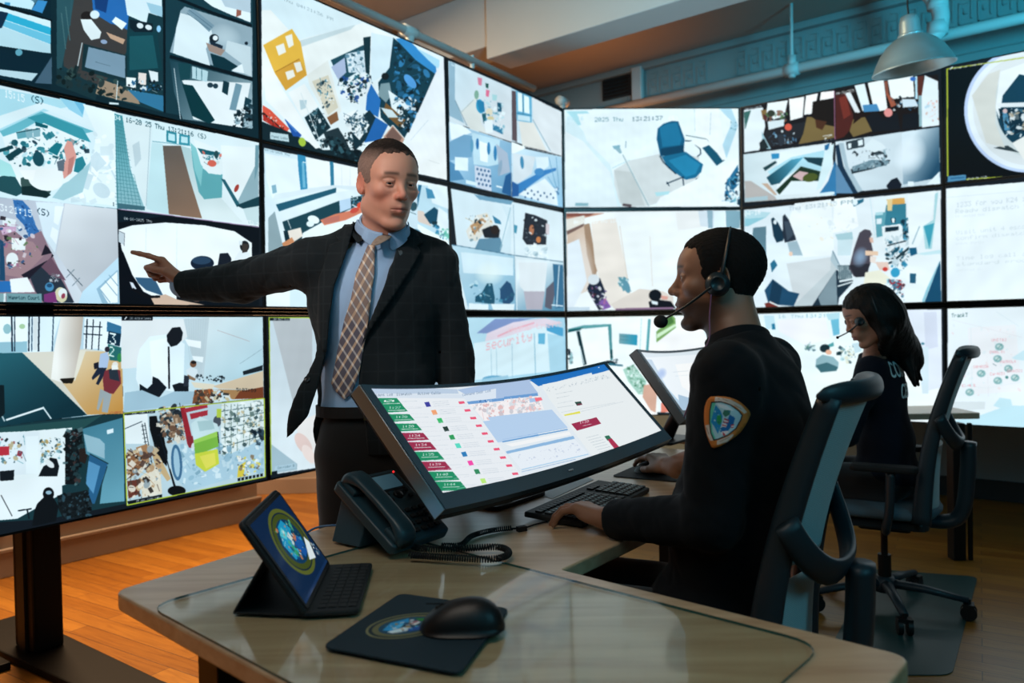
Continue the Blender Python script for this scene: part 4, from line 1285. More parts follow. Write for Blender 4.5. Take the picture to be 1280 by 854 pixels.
FEED['M3'] = """
v 700 385 6.1
g #f4fbfd #ffffff 60,80 800,400 55,70 1400,40 1400,900 60,800
p #5aa4a8 62,160 180,132 390,122 392,140 180,160 62,185
p #0f5a60 62,165 175,150 175,165 62,188
p #0e3038 125,180 150,175 205,430 180,440
l 6 #e9f8fa 150,290 185,430
p #4a949a 365,125 392,122 402,400 385,400
p #0c4a50 382,318 400,318 404,385 384,385
p #ffffff 160,160 365,148 385,390 205,435
e #9fc8cc 85,385 14,46 0
p #0d1c28 60,310 78,318 80,360 62,360
c 97 12 6 18 #203038|#8ab8bc 65,330 100,340 95,430 68,430
g #7aa4ac #1a9cc0 450,240 590,250 452,195 592,205 588,286 450,272
l 3 #3f7a88 455,215 520,220
l 3 #3f7a88 455,240 520,246
l 5 #a8dce0 622,80 608,365
l 20 #5aacb4 682,85 662,368
l 4 #1f7a80 690,90 668,368
p #7aa858 800,120 850,50 880,80 885,150 735,265 735,180
p #4a7a3a 790,90 850,60 870,110 780,160
p #d8f0c8 740,200 880,120 885,140 738,235
p #fdf6f4 735,265 885,155 940,180 1090,180 1200,340 740,380
p #eaf4f8 1090,170 1400,150 1400,600 1190,430 1150,300
c 98 26 10 40 #b8d8dc|#d9ecd8|#8ab0b4|#f0d8d0|#4a8a90 1160,160 1400,150 1400,600 1240,500
e #14222a 385,418 40,16 10
c 99 10 6 20 #14222a|#3a6a70 380,390 440,390 430,430 380,430
l 14 #1f6a80 370,430 480,440
p #a9d4c0 480,470 560,430 660,560 640,660 600,660 520,560
c 100 70 8 26 #6aa488|#cfe8dc|#8ac0a8|#eaf6f0|#3a7a58 500,470 560,440 655,560 620,650 530,550
e #8fc060 760,385 36,12 0
p #e0a890 640,590 700,580 740,650 730,800 690,780 630,680
p #f2f4f4 735,640 780,690 860,800 750,800
p #f0806a 770,730 800,700 850,790 770,800
p #c98050 740,830 900,820 940,900 760,900
p #17262e 740,795 880,800 880,820 745,822
p #ded4cc 800,500 1400,500 1400,900 900,900
"""
FEED['E1'] = """
v 900 60 3.368
p #0d1118 97,245 478,178 484,380 100,440
p #e9f2f5 100,262 180,250 190,330 165,430 102,440
p #2f6a64 100,270 130,262 105,345
p #8a6a3a 172,262 200,258 195,305 180,300
p #5a2a2a 180,280 200,280 198,308 186,306
p #f6fbfc 200,232 285,220 270,290 225,300 195,270
p #ffffff 290,215 355,205 352,290 295,305
p #ffffff 362,200 412,190 395,275 352,282
p #ffffff 425,186 480,180 478,220 418,232
l 5 #14141a 288,220 293,300
l 5 #14141a 357,205 350,290
c 101 22 5 20 #50784a|#8a5a48|#dfe8ea|#203038 195,270 280,260 285,310 200,320
e #2f3a30 215,275 16,14 0
p #d9e6ea 200,310 270,300 268,335 205,350
p #1a2028 185,350 260,330 360,310 368,360 300,400 200,420
p #a0c8d4 175,350 200,400 215,425 200,430 178,400
e #e2553f 287,333 15,15 0
c 102 18 4 14 #e8f2f6|#8ac0e0|#0a0e14|#4a80a8 200,350 320,350 320,400 220,420
p #24303c 240,365 268,362 272,405 250,412
p #7a6438 365,290 440,290 480,330 482,378 330,405 350,360
p #14100e 390,225 480,210 480,330 430,320 385,290
p #4a2818 400,300 450,310 430,345 405,335
p #12262c 165,400 185,380 205,420 170,428
t #e8f0f2 104,254 175,242 9 04-16-2025
t #e8e8e4 432,370 478,362 16 7
t #f0f0f0 440,388 478,382 8 04-16
p #17100f 484,178 918,110 924,330 486,385
p #4e1c18 486,200 530,190 560,280 560,330 520,375 488,385
p #7a2a20 500,210 530,200 550,280 520,300
p #e8ecee 525,190 550,188 590,270 570,275
p #e9f6fb 565,155 608,148 635,260 600,265
p #f8fcfd 620,140 688,130 705,260 650,268
p #3f8ac0 600,240 660,235 672,265 605,270
p #f6fafb 705,130 812,118 818,205 720,215
p #8a4a38 690,140 705,138 712,200 700,205
p #a8543a 695,180 730,215 742,240 720,250
c 103 24 5 16 #2a5a7a|#e0e8ea|#7a4a38|#101a20 700,205 835,205 835,260 720,260
p #b8e0ee 820,120 830,118 835,215 822,215
p #5a2a20 830,120 858,115 850,210 832,215
e #2f6ac0 812,130 12,9 0
p #e6f0f4 862,115 918,140 922,325 850,335 840,260
c 104 14 5 14 #f0c8c0|#b8d8e8|#d8a898 865,220 915,220 920,310 870,310
p #cfe0ea 765,215 820,215 835,245 770,250
p #0f141c 615,290 655,265 690,300 745,270 760,345 640,355
p #0f141c 770,280 835,270 835,335 765,345
e #f0908a 708,272 18,18 0
p #7a6438 560,300 610,290 640,350 560,375 545,350
p #8ab0b8 835,200 848,200 850,330 838,332
p #1f100e 570,270 612,280 560,320
t #ffffff 488,186 566,172 12 04-16-2025
l 4 #9a5a78 481,180 484,385
; lower left
g #cfdfe4 #eaf0f2 110,500 440,600 98,448 470,398 486,620 104,650
p #b8b0ac 104,560 130,560 230,625 240,640 106,650
p #c9a890 175,570 230,620 240,618 200,570
p #e9f3f6 240,440 330,420 440,410 470,430 440,560 400,610 240,620
p #1f8ac0 215,445 250,443 248,465 218,468
p #123c44 180,505 232,475 240,482 190,518
p #aee0ee 200,520 300,460 440,430 430,520 340,500 240,570
g #0f4a5c #4aa8c8 200,540 340,460 195,545 300,470 350,460 250,570 215,578
p #0c3a48 350,460 440,462 430,500 370,480
p #103020 235,600 340,498 425,520 420,560 300,560 250,618
p #d8b0b0 305,540 335,518 372,525 345,560
e #4a5a20 380,545 32,18 -10
p #1a6aa0 440,410 462,400 455,430 440,430
p #d9f0f4 440,440 480,400 470,500 425,590 405,600
p #2a7ab0 455,560 485,470 490,620 420,610
p #a9c4cc 106,632 200,622 200,640 106,648
p #d9eef4 420,610 482,604 482,615 420,622
; lower right
g #dce8ee #c9d8e0 500,400 760,560 485,395 922,330 928,572 490,612
p #10304a 485,410 500,405 520,500 580,610 560,612 500,540
p #a8c0cc 500,400 520,400 540,500 600,600 580,608 530,520
p #5a8ab0 486,480 530,560 560,612 488,612
p #2a3a44 530,395 605,378 608,415 535,430
p #e8f4f8 538,402 552,400 552,420 540,424
p #e8f4f8 580,390 600,385 602,408 582,412
p #1b2c36 550,510 710,470 712,485 640,510 555,530
p #6a8a98 555,500 640,470 715,475 700,495 560,520
c 105 34 5 20 #22343e|#8aa8b4|#101c24|#d8e4e8 560,440 715,420 715,490 560,520
p #e0ecf0 600,420 640,380 680,400 700,420 650,440
g #d9e8f0 #1a4a68 770,450 900,520 765,352 922,332 926,545 770,575
s .9 #e8f2f8 800,450 70,90 20
p #0e1a28 700,580 720,555 745,545 765,575 760,590 705,592
p #e9f4f8 790,562 815,562 815,580 790,582
p #e8f4f8 870,575 924,520 926,572
l 5 #0c1620 98,442 484,388 922,330
"""
FEED['E2'] = """
v 925 230 4.923
g #e4eef4 #edf2f4 40,200 1200,700 25,160 1235,38 1240,735 30,770
p #8fccda 28,205 120,190 160,205 50,260 28,260
p #b8dde6 28,165 190,175 160,205 28,215
p #10344a 190,215 205,205 235,240 270,310 265,350 225,362 205,320
p #1f2c3c 262,200 275,185 300,220 340,320 345,345 275,362 262,310 262,250
e #e6eef2 215,235 10,14 0
p #3a4a5a 270,230 300,230 330,310 290,350
p #9fb8c4 290,360 350,350 390,440 310,440
p #f4f8fa 340,110 560,90 580,440 390,450 300,220
p #fbfcfc 580,90 700,80 730,260 690,280 570,300
c 110 24 10 40 #e9eff0|#fbfbfa|#dfe8ec|#f4ecdc 350,130 700,100 720,300 420,420
p #a8ccd4 585,310 690,295 695,340 600,345
p #cfe4ea 600,345 695,340 680,440 600,440
p #c4cdd0 285,490 560,450 600,530 440,755 330,750 360,660
p #d4d8da 285,490 560,450 555,530 340,740
p #1a3040 440,755 590,530 640,540 700,600 610,700 600,755
p #7f949e 590,530 480,700 500,755 600,755
p #b0c4cc 555,470 570,405 605,480 600,530
l 4 #34607a 570,410 640,560
p #4f6a74 600,500 680,500 690,580 610,590
"""+''.join("l 3 #dfe8ea %d,505 %d,585\n" % (608+i*11, 606+i*12) for i in range(7))+"""
l 12 #e6eef0 610,600 750,575
l 8 #e6eef0 600,630 700,600
p #4a4450 700,400 735,300 765,278 800,285 812,310 800,330 820,420 800,500 770,560 700,570 670,520 685,460
p #2a2a34 670,500 800,490 780,570 710,575
s .8 #8fb0d0 740,450 50,70 20
p #e8b8a4 795,330 818,330 820,362 800,360
p #f2c8a8 770,410 850,415 850,440 770,440
p #f0dcd0 800,440 840,450 830,490 800,480
p #1a6a88 690,110 760,90 760,110 700,140
e #e8f4f8 708,112 16,20 0
p #eaf4f6 815,85 1025,62 1020,130 830,190
p #2d7f96 900,130 1020,120 1025,280 1000,300 880,250
p #5aa4b4 830,190 900,170 880,320 840,330
p #e8a850 900,95 1012,84 1015,122 920,128
p #f0d090 905,95 938,92 935,165 905,165
p #e4eef2 838,215 872,212 870,245 840,248
p #b0dce4 832,175 880,170 880,190 835,195
p #f0f6f8 872,262 985,246 1000,262 1002,345 955,365 880,362
p #0d2c3c 892,268 975,260 975,285 892,297
e #f4fafc 942,225 12,14 0
l 5 #0a2030 930,210 935,240
l 5 #0a2030 955,208 952,240
c 111 70 8 34 #08222e|#2a90b8|#e8f2f6|#0f4a60|#c8d8de 900,330 1030,300 1060,400 1000,540 920,540 890,440
c 112 20 8 26 #0a2a3a|#2a7a98 1000,210 1040,210 1040,330 1000,330
l 14 #14343e 960,460 1075,365
l 8 #0d2430 905,380 1020,350
p #e9c8b8 830,480 910,480 920,530 860,530
e #d83a30 893,525 16,13 0
e #2a9cc8 955,545 28,30 20
p #f2ecd4 770,545 860,530 925,580 890,620 760,620
p #b02a34 920,590 990,590 1000,650 960,640 915,605
c 113 40 6 26 #2a6a88|#d0e4ea|#8a2a34|#12323e|#5aa0b8 900,590 1010,600 1010,720 930,700
e #e8f0f4 978,718 18,22 0
p #f2f8fa 1030,60 1200,42 1180,200 1100,380 1040,420
p #a9d8de 1125,260 1190,220 1200,60 1220,50 1180,400 1140,400
p #34a0b8 1130,260 1195,240 1165,400
p #c8e8ee 1080,430 1235,405 1238,432 1150,440
p #eef4f6 1035,450 1232,428 1130,735 1010,738
p #1f5a78 1045,550 1083,552 1080,612 1046,610
p #0f4a6c 1232,470 1238,722 1135,728
p #8ac8d8 1150,640 1225,480 1232,470 1130,735 1120,720
p #0d5a80 1040,395 1085,390 1090,430 1050,445
l 6 #8ab0bc 1105,260 1060,370
l 3 #b8e0ea 800,85 830,330
p #17486a 150,655 200,585 300,660 365,675 330,752 175,740
p #0f3550 200,590 260,640 240,740 175,735
p #1f6a8c 185,490 210,465 230,500 195,545
p #7a2a24 150,735 200,725 240,760 160,765
l 8 #eef4f4 180,725 245,755
e #f0c8b0 312,430 12,14 0
t #ffffff 26,170 130,155 30 04-16
t #b8c8d0 300,140 600,105 26 Thu_13:21:15
t #88a8b4 620,105 700,95 24 PM
p #5a8090 80,270 160,260 160,500 60,500
"""
FEED['E3'] = """
v 940 375 5.12
g #eef8fb #fbfdfe 80,100 1200,400 -100,90 1212,60 1220,900 -100,800
t #a8ccd6 165,95 330,92 22 16_Thu
t #8ac0cc 340,92 480,90 22 13:21
t #2aa0c0 480,88 560,86 24 :25
p #c4e4ee 75,100 140,100 150,180 90,190
p #1a7aa0 125,155 145,150 150,190 128,190
p #6ac0dc 500,110 555,100 560,220 520,230
p #b8e0ea 470,90 560,80 560,120 490,130
p #fbf6fb 160,130 470,110 500,250 340,290 170,200
c 120 18 6 22 #5a8a80|#c8e0e0|#30586a 340,280 400,290 400,330 330,320
p #4aa0a4 480,290 520,270 525,295 490,305
e #122c34 465,310 32,26 -10
e #f0b090 490,335 20,16 10
p #8fb4bc 410,380 450,350 520,365 555,400 550,440 450,465 405,430
p #3a6a74 405,420 480,400 550,430 540,455 440,465
p #12343c 540,335 590,320 565,355 540,355
p #e8f2ee 560,360 640,300 650,340 600,400
c 121 30 6 26 #e8e4cc|#2a4a58|#b8d8dc|#7aa4a8 560,300 680,290 680,400 570,400
p #c8e0e8 640,280 700,270 700,330 660,340
p #e9ecf6 960,65 1210,60 1215,560 1090,590 1050,380
p #d9dcec 1100,80 1180,75 1190,300 1110,320
e #4a8aa0 1092,280 12,8 0
p #d9e8f0 1060,300 1130,300 1130,600 1090,600
"""
FEED['F1'] = """
v 900 60 3.368
p #020a0f 950,92 2400,-120 2400,470 955,562
e #bfd2f6 1290,262 262,262 0
e #e8f0f6 1292,262 250,250 0
e #dfe4e6 1300,262 235,232 0
e #cfd8d8 1320,270 190,190 0
e #0c3a50 1330,262 165,170 0
p #eef4f6 1180,100 1290,60 1380,90 1360,130 1260,110 1190,200 1175,300 1160,250
p #0c3c54 1190,215 1240,140 1400,120 1400,225 1185,232
p #e9eef0 1165,232 1400,225 1400,245 1170,250
p #0a2a3c 1172,255 1400,250 1400,330 1200,370
p #4a90b8 1188,270 1210,268 1220,345 1198,348
p #5a6a70 1225,270 1255,268 1260,300 1228,302
c 130 40 8 26 #0c2430|#e8eef0|#3a6a80|#b8a890 1180,255 1400,255 1400,370 1200,370
p #f2f0ea 1230,400 1300,360 1400,380 1400,460 1280,470
p #2a3a40 1150,420 1210,410 1260,440 1200,430
e #d9b8b8 1200,265 10,10 0
p #d8d8d0 1060,200 1130,110 1180,90 1160,200 1160,320 1200,420 1120,400
l 4 #b8c430 956,88 2400,-125
l 6 #b8c430 956,88 958,540
l 4 #b8c430 1035,553 2400,462
p #4a8cb4 958,540 1035,533 1035,556 958,564
p #2a6a94 970,546 1030,541 1030,548 970,553
t #e8eef0 985,82 1110,60 8 Interior_Dome_Cam
l 4 #e8eef0 968,90 980,78
t #e4e8e8 1040,547 1125,538 9 2:15_PM_2025
"""
FEED['F2'] = """
v 1170 210 4.745
p #f0f6f9 60,122 2000,-40 2000,720 66,805
t #ccd6dc 120,205 900,130 30 1233_for_you_K24_if_counter_patrol
t #d0dade 115,245 900,180 26 Ready_dispatch_the_F5_at_post
t #dde4e8 115,278 290,265 18 requested_now
t #d6dfe3 118,370 900,300 26 Visit_unit_4_escort_counter_post
t #d8e0e4 118,405 900,345 24 confirm_dispatch_through_desk
t #e2e8ec 118,440 285,430 16 begins_shortly
t #d8e0e4 120,525 900,470 24 Time_log_call_addresses_desk
t #dbe3e6 118,560 900,515 22 standard_procedure_posts
t #e4eaed 118,600 280,590 16 confirmed_all
l 2 #d0dce0 62,175 2000,10
t #9aa8b0 118,138 140,136 8 x
"""
FEED['F3'] = """
v 1170 370 5.027
p #eff4f7 72,82 2200,20 2200,900 76,800
p #f3f0f2 200,200 500,180 540,600 220,620
p #cfeaf2 475,390 553,340 900,340 900,450 500,400
p #c6e6ef 360,690 400,640 470,650 480,690 553,690 553,700 400,705
p #c4e6f0 76,790 250,760 420,700 600,690 2200,760 2200,900 78,820
p #dde2e4 90,665 310,665 305,712 180,720 90,700
l 2 #e4dce0 100,150 540,260
l 2 #e0e6ea 130,560 320,580 540,540
l 2 #d9e4ea 220,200 225,620
l 2 #e6dfe4 320,380 330,640
l 2 #d4e2e8 380,100 520,190
c 140 50 6 26 #e6ecef|#f4dede|#dcebef|#f0f0f4 90,180 540,180 550,640 100,640
t #2a5a58 96,112 202,106 24 TrackT
"""+''.join("e #8ab8b8 %d,%d 27,23 0\ne #c8dcd8 %d,%d 15,11 20\nl 3 #3f7a78 %d,%d %d,%d\nt #f0a0a8 %d,%d %d,%d 17 %s\n" % (x, y, x-3, y-2, x-10, y+10, x+14, y-14, x-50, y-50, x+48, y-54, t_) for x, y, t_ in
    [(398, 320, 'UNIT12'), (387, 395, 'CHARLIE1'), (284, 488, 'CAR40236'), (388, 533, 'Car4031'), (212, 606, 'C41'), (455, 457, 'PATROL4'), (497, 515, 'BRAVO22'), (620, 430, 'UNIT9'), (700, 520, 'K9UNIT'), (640, 610, 'UNIT31')])+"""
e #4a8a88 445,512 10,10 0
l 3 #5a7a80 355,425 380,440
p #e8f4f6 700,200 900,180 900,300 720,320
"""
# ---------------------------------------------------------------- the video wall
m_bez = mat('black_bezel', '#0b1114', .35, spec=.4)
m_strip = mat('matte_black_strip', '#050607', .9, spec=.05)
m_case = mat('display_case', '#0e1214', .6, bump=.1, bscale=200)
def wallpt(w, c, z):
    p = {'L': lambda: LM-dL*(c*WD), 'M': lambda: LM+dM*(c*WD), 'R': lambda: MR+dR*(c*WD)}[w]()
    return V3(p, z)
DISP = [
 ('A1', 'L', 2, 0, 'top left wall display with a dark office view ringed by smaller views'),
 ('A2', 'L', 2, 1, 'wall display of four views with a brown floor runner, behind the pointing hand'),
 ('A3', 'L', 2, 2, 'bottom left wall display with a lobby column and green and yellow crates'),
 ('B1', 'L', 1, 0, 'wall display above the standing man with an orange notice board and tilted blue office view'),
 ('B2', 'L', 1, 1, 'wall display half hidden by the standing man, showing a curved counter with red items'),
 ('B3', 'L', 1, 2, 'wall display mostly hidden behind the suit jacket, showing a pale corridor edged in green'),
 ('C1', 'L', 0, 0, 'wall display right of the standing man, top row, with four bluish corridor views'),
 ('C2', 'L', 0, 1, 'wall display beside the standing man, middle row, with four pale blue views of seated figures'),
 ('C3', 'L', 0, 2, 'wall display with faint pink lettering on pale blue doors, above the curved monitor'),
 ('M1', 'M', 0, 0, 'wall display showing a big blue swivel chair and a leaning floor lamp'),
 ('M2', 'M', 0, 1, 'wall display of a warm white room behind the headset microphone of the seated man'),
 ('M3', 'M', 0, 2, 'wall display showing dark framed glass doors, under the warm white room view'),
 ('E1', 'R', 0, 0, 'wall display below the pendant lamp with four views, two dark rooms over two bright ones'),
 ('E2', 'R', 0, 1, 'wall display showing a long-haired figure at a cluttered office printer, above the seated woman'),
 ('E3', 'R', 0, 2, 'bright wall display directly behind the head of the seated woman'),
 ('F1', 'R', 1, 0, 'wall display with a black picture and a large white fisheye circle outlined in yellow'),
 ('F2', 'R', 1, 1, 'wall display showing only faint lines of grey text on white'),
 ('F3', 'R', 1, 2, 'wall display with a pale map of red-labelled round markers'),
]
BZ = .0085
def make_display(key, w, c, row, label):
    ztop = [Z23+GAP/2+2*HL, Z23+GAP/2+HL, Z23-GAP/2][row]; zb = ztop-HL
    if w == 'L': a, b_ = wallpt(w, c+1, 0), wallpt(w, c, 0)
    else: a, b_ = wallpt(w, c, 0), wallpt(w, c+1, 0)
    x = (b_-a).normalized(); y = V((0, 0, 1)); n = x.cross(y)   # n faces the room
    O = a+V((0, 0, zb))
    root = thing('wall_display', label, 'display', Matrix.Translation((a+b_)/2+V((0, 0, zb))-n*.03), 'video wall displays')
    inv = root.matrix_world.inverted()
    M = inv @ Matrix(((x.x, 0, n.x, O.x), (x.y, 0, n.y, O.y), (x.z, 1, n.z, O.z), (0, 0, 0, 1)))
    g = .0012
    f = B()
    W_, H_ = WD-g, HL-g
    for q in ((g, g, W_, BZ), (g, HL-BZ, W_, H_), (g, BZ, BZ, HL-BZ), (WD-BZ, BZ, W_, HL-BZ)):
        f.box((q[0], q[1], -.03), (q[2], q[3], 0), M=M)
    f.build('bezel', m_bez, root)
    B().box((.03, .03, -.085), (WD-.03, HL-.03, -.03), M=M).build('back_housing', m_case, root, bevel=.01)
    if row == 1: B().box((g, -.0134, -.03), (W_, -.0005, -.004), M=M).build('mounting_strip', m_strip, root)
    if row == 2: B().box((g, HL+.0005, -.03), (W_, HL+.0134, -.004), M=M).build('mounting_strip', m_strip, root)
    sc = B().add([(BZ, BZ, -.002), (WD-BZ, BZ, -.002), (WD-BZ, HL-BZ, -.002), (BZ, HL-BZ, -.002),
                  (BZ, BZ, -.03), (WD-BZ, BZ, -.03), (WD-BZ, HL-BZ, -.03), (BZ, HL-BZ, -.03)],
                 [(0, 1, 2, 3), (7, 6, 5, 4), (0, 4, 5, 1), (1, 5, 6, 2), (2, 6, 7, 3), (3, 7, 4, 0)], M=M)
    cor = [O+x*u+y*v for u, v in ((BZ, HL-BZ), (WD-BZ, HL-BZ), (WD-BZ, BZ), (BZ, BZ))]
    quad = [proj(p) for p in cor]
    big = key[0] in 'AB'
    p = Paint(*((1120, 630) if key[0] == 'A' else (840, 472) if big else (640, 360)), quad)
    p.run(FEED[key]).shade(.03, ord(key[0])*3+int(key[1])).blur(3 if big else 2)
    L_ = p.a.mean(2, keepdims=True); p.a = np.clip((p.a*.9+L_*.1)*np.array([.95, 1.0, 1.02])+.012, 0, 1).astype(np.float32)
    # the photographed screens are bluish and slightly lifted
    im = p.image('feed_'+key)
    o = sc.build('screen', [screen_mat('screen_'+key, im, 1.03, .45, spec=.08), m_bez], root, fix=False)
    for i, pl in enumerate(o.data.polygons): pl.material_index = 0 if i == 0 else 1
    uvmap(o, [(0, 0), (1, 0), (1, 1), (0, 1)]*2)
    return root
for d in DISP: make_display(*d)
# ---------------------------------------------------------------- desks
def wood_mat(name, c0, c1, rough=.32, ang=0, sc=1):
    m = bpy.data.materials.new(name); m.use_nodes = True; nt = m.node_tree; N = nt.nodes.new; L = nt.links.new; b = nt.nodes['Principled BSDF']
    tc = N('ShaderNodeTexCoord'); mp = N('ShaderNodeMapping'); mp.inputs['Rotation'].default_value = (0, 0, ang); mp.inputs['Scale'].default_value = (1.2*sc, 14*sc, 14*sc)
    L(tc.outputs['Object'], mp.inputs['Vector']); n = N('ShaderNodeTexNoise'); n.inputs['Scale'].default_value = 2.5; n.inputs['Detail'].default_value = 6; n.inputs['Distortion'].default_value = .6
    L(mp.outputs[0], n.inputs['Vector']); r = N('ShaderNodeValToRGB'); r.color_ramp.elements[0].position = .32; r.color_ramp.elements[1].position = .7
    r.color_ramp.elements[0].color = (*s2l(hexc(c0)), 1); r.color_ramp.elements[1].color = (*s2l(hexc(c1)), 1)
    L(n.outputs['Fac'], r.inputs[0]); L(r.outputs[0], b.inputs['Base Color']); b.inputs['Roughness'].default_value = rough; return m
m_desk = wood_mat('pale_birch_top', '#b08d6c', '#c8aa88', .3, .75)
m_desk2 = wood_mat('pale_birch_top_far', '#a8957f', '#b9a690', .35, .3)
m_blk = mat('black_steel', '#0a0b0c', .45, spec=.4)
m_pl = mat('black_plastic', '#0c0e10', .42, spec=.45, bump=.05, bscale=400)
m_plb = mat('dark_plastic_matte', '#131618', .6, bump=.1, bscale=300)
m_rub = mat('black_rubber', '#0a0b0c', .75)
DZ = .75
def round_poly(P, r, n=6):
    out = []; k = len(P); P = [V((p[0], p[1])) for p in P]
    for i in range(k):
        a, b, c = P[i-1], P[i], P[(i+1) % k]; r_ = r[i] if isinstance(r, (list, tuple)) else r
        u, v = (a-b).normalized(), (c-b).normalized(); p, q = b+u*r_, b+v*r_
        for j in range(n+1):
            t = j/n; out.append(tuple(p*(1-t)**2+b*2*t*(1-t)+q*t*t))
    return out
pA = onz(141, 739, DZ).xy; pF = onz(330, 854, DZ).xy; pI = onz(703, 712, DZ).xy; pI2 = onz(765, 683, DZ).xy; pRR = onz(1141, 821, DZ).xy; pB = onz(385, 665, DZ).xy
uf = (pRR-pI).normalized(); vn = V((-uf.y, uf.x))            # along the near leg / towards the back
ue = (pB-pA).normalized(); ui = (pI2-pI).normalized()
pFR = pRR-vn*((pI-pA).dot(vn)+.0)
far_o = pA+ue*2.15; far_i = pI+ui*1.55
deskpoly = [pA, pFR, pRR, pI, far_i, far_o]
o_desk = thing('desk', 'L-shaped pale wood desk with rounded corners in the foreground, under the curved monitor', 'desk', (pI.x, pI.y, 0))
o_desk['category'] = 'desk'
iv = o_desk.matrix_world.inverted()
B().prism(round_poly(deskpoly, [.035, .035, .035, .006, .02, .03]), DZ-.034, DZ, M=iv).build('worktop', m_desk, o_desk, bevel=.006, bseg=3)
def desk_leg(cx, cy, ang, parent, iv, ztop=DZ-.034, y0=-.3, y1=.3):
    M = iv @ T(cx, cy, 0) @ rotz(ang)
    b = B().box((-.04, -.03, .03), (.04, .03, ztop-.02), M=M).box((-.03, y0, ztop-.025), (.03, y1, ztop), M=M).box((-.045, y0, 0), (.045, y1, .03), M=M)
    return b.build('leg', m_blk, parent, bevel=.004)
an = math.atan2(uf.y, uf.x)
lp = pA+uf*.27-vn*-.33
desk_leg(*(pA+uf*.20+vn*.12), an, o_desk, iv, y0=-.08, y1=.5); desk_leg(*(pRR-uf*.22-vn*.5), an, o_desk, iv, y0=-.05, y1=.42)
desk_leg(*(far_o+(far_i-far_o)*.5-ue*.25), math.atan2(ue.y, ue.x)+PI, o_desk, iv)
B().box((0, -.02, 0), ((pRR-pA).length-.55, .02, .05), M=iv @ frame_M(V3(pA+uf*.25+vn*.12, DZ-.09), V3(uf, 0), V3(vn, 0))).build('crossbar', m_blk, o_desk)
# glass sheet on the near leg
def glass_mat():
    m = bpy.data.materials.new('clear_glass_sheet'); m.use_nodes = True; nt = m.node_tree; N = nt.nodes.new; L = nt.links.new
    nt.nodes.remove(nt.nodes['Principled BSDF']); t = N('ShaderNodeBsdfTransparent'); t.inputs[0].default_value = (.93, .965, .955, 1)
    g = N('ShaderNodeBsdfGlossy'); g.inputs['Roughness'].default_value = .06; f = N('ShaderNodeFresnel'); f.inputs[0].default_value = 1.32; x = N('ShaderNodeMixShader')
    gm = N('ShaderNodeNewGeometry'); iv_ = N('ShaderNodeMath'); iv_.operation = 'SUBTRACT'; iv_.inputs[0].default_value = 1; L(gm.outputs['Backfacing'], iv_.inputs[1]); ml_ = N('ShaderNodeMath'); ml_.operation = 'MULTIPLY'; L(iv_.outputs[0], ml_.inputs[0]); L(f.outputs[0], ml_.inputs[1]); L(ml_.outputs[0], x.inputs[0]); L(t.outputs[0], x.inputs[1]); L(g.outputs[0], x.inputs[2]); L(x.outputs[0], nt.nodes['Material Output'].inputs[0]); return m
m_glass = glass_mat(); m_gedge = mat('green_glass_edge', '#2f5a55', .2)
gA = onz(184, 757, DZ+.005).xy; gW = (pI-pA).dot(vn)-.05-(gA-pA).dot(vn); gE = onz(1018, 817, DZ+.005).xy; gL = (gE-gA).dot(uf)
gp = [gA, gA+uf*gL, gA+uf*gL+vn*gW, gA+vn*gW]
gb = B().prism(round_poly(gp, .06), DZ+.0004, DZ+.0056)
og = gb.build('glass_sheet', [m_glass, m_gedge], bevel=.001)
for p in og.data.polygons: p.material_index = 0 if abs(p.normal.z) > .5 else 1
tag(og, 'clear glass sheet with rounded corners lying on the near leg of the L-shaped desk', 'glass')
# second desk: front strip before the woman and a return with a visible end
h2 = V((-.80, .60)); W2 = V((1.62, 3.30)); l2 = V((-h2.y, h2.x))   # heading and left of the seated woman
def w2(f, l): return W2+h2*f+l2*l
D2 = [w2(.38, .50), w2(.38, -.62), w2(-.10, -1.30), w2(.25, -1.55), w2(.95, -1.1), w2(.98, .5)]
e2 = onz(1226, 516, DZ).xy
D2 = [w2(.38, .42), w2(.38, -.50), V((1.62, 4.12)), V((e2.x, e2.y)), V((e2.x+.02, e2.y+.40)), w2(.95, -.75), w2(.95, .42)]
o_d2 = thing('desk', 'pale-topped desk with a black leg behind the swivel chairs', 'desk', (W2.x, W2.y, 0))
iv2 = o_d2.matrix_world.inverted()
B().prism(round_poly(D2, .015), DZ-.034, DZ, M=iv2).build('worktop', m_desk2, o_d2, bevel=.005)
lgp = onz(1196, 699, 0)
b = B().box((-.032, -.032, 0), (.032, .032, DZ-.034), M=iv2 @ T(lgp.x, lgp.y, 0)).box((.05, -.03, .0), (.07, -.01, DZ-.034), M=iv2 @ T(lgp.x, lgp.y, 0))
b.build('leg', m_blk, o_d2, bevel=.004)
desk_leg(*w2(.66, .15), math.atan2(l2.y, l2.x), o_d2, iv2)
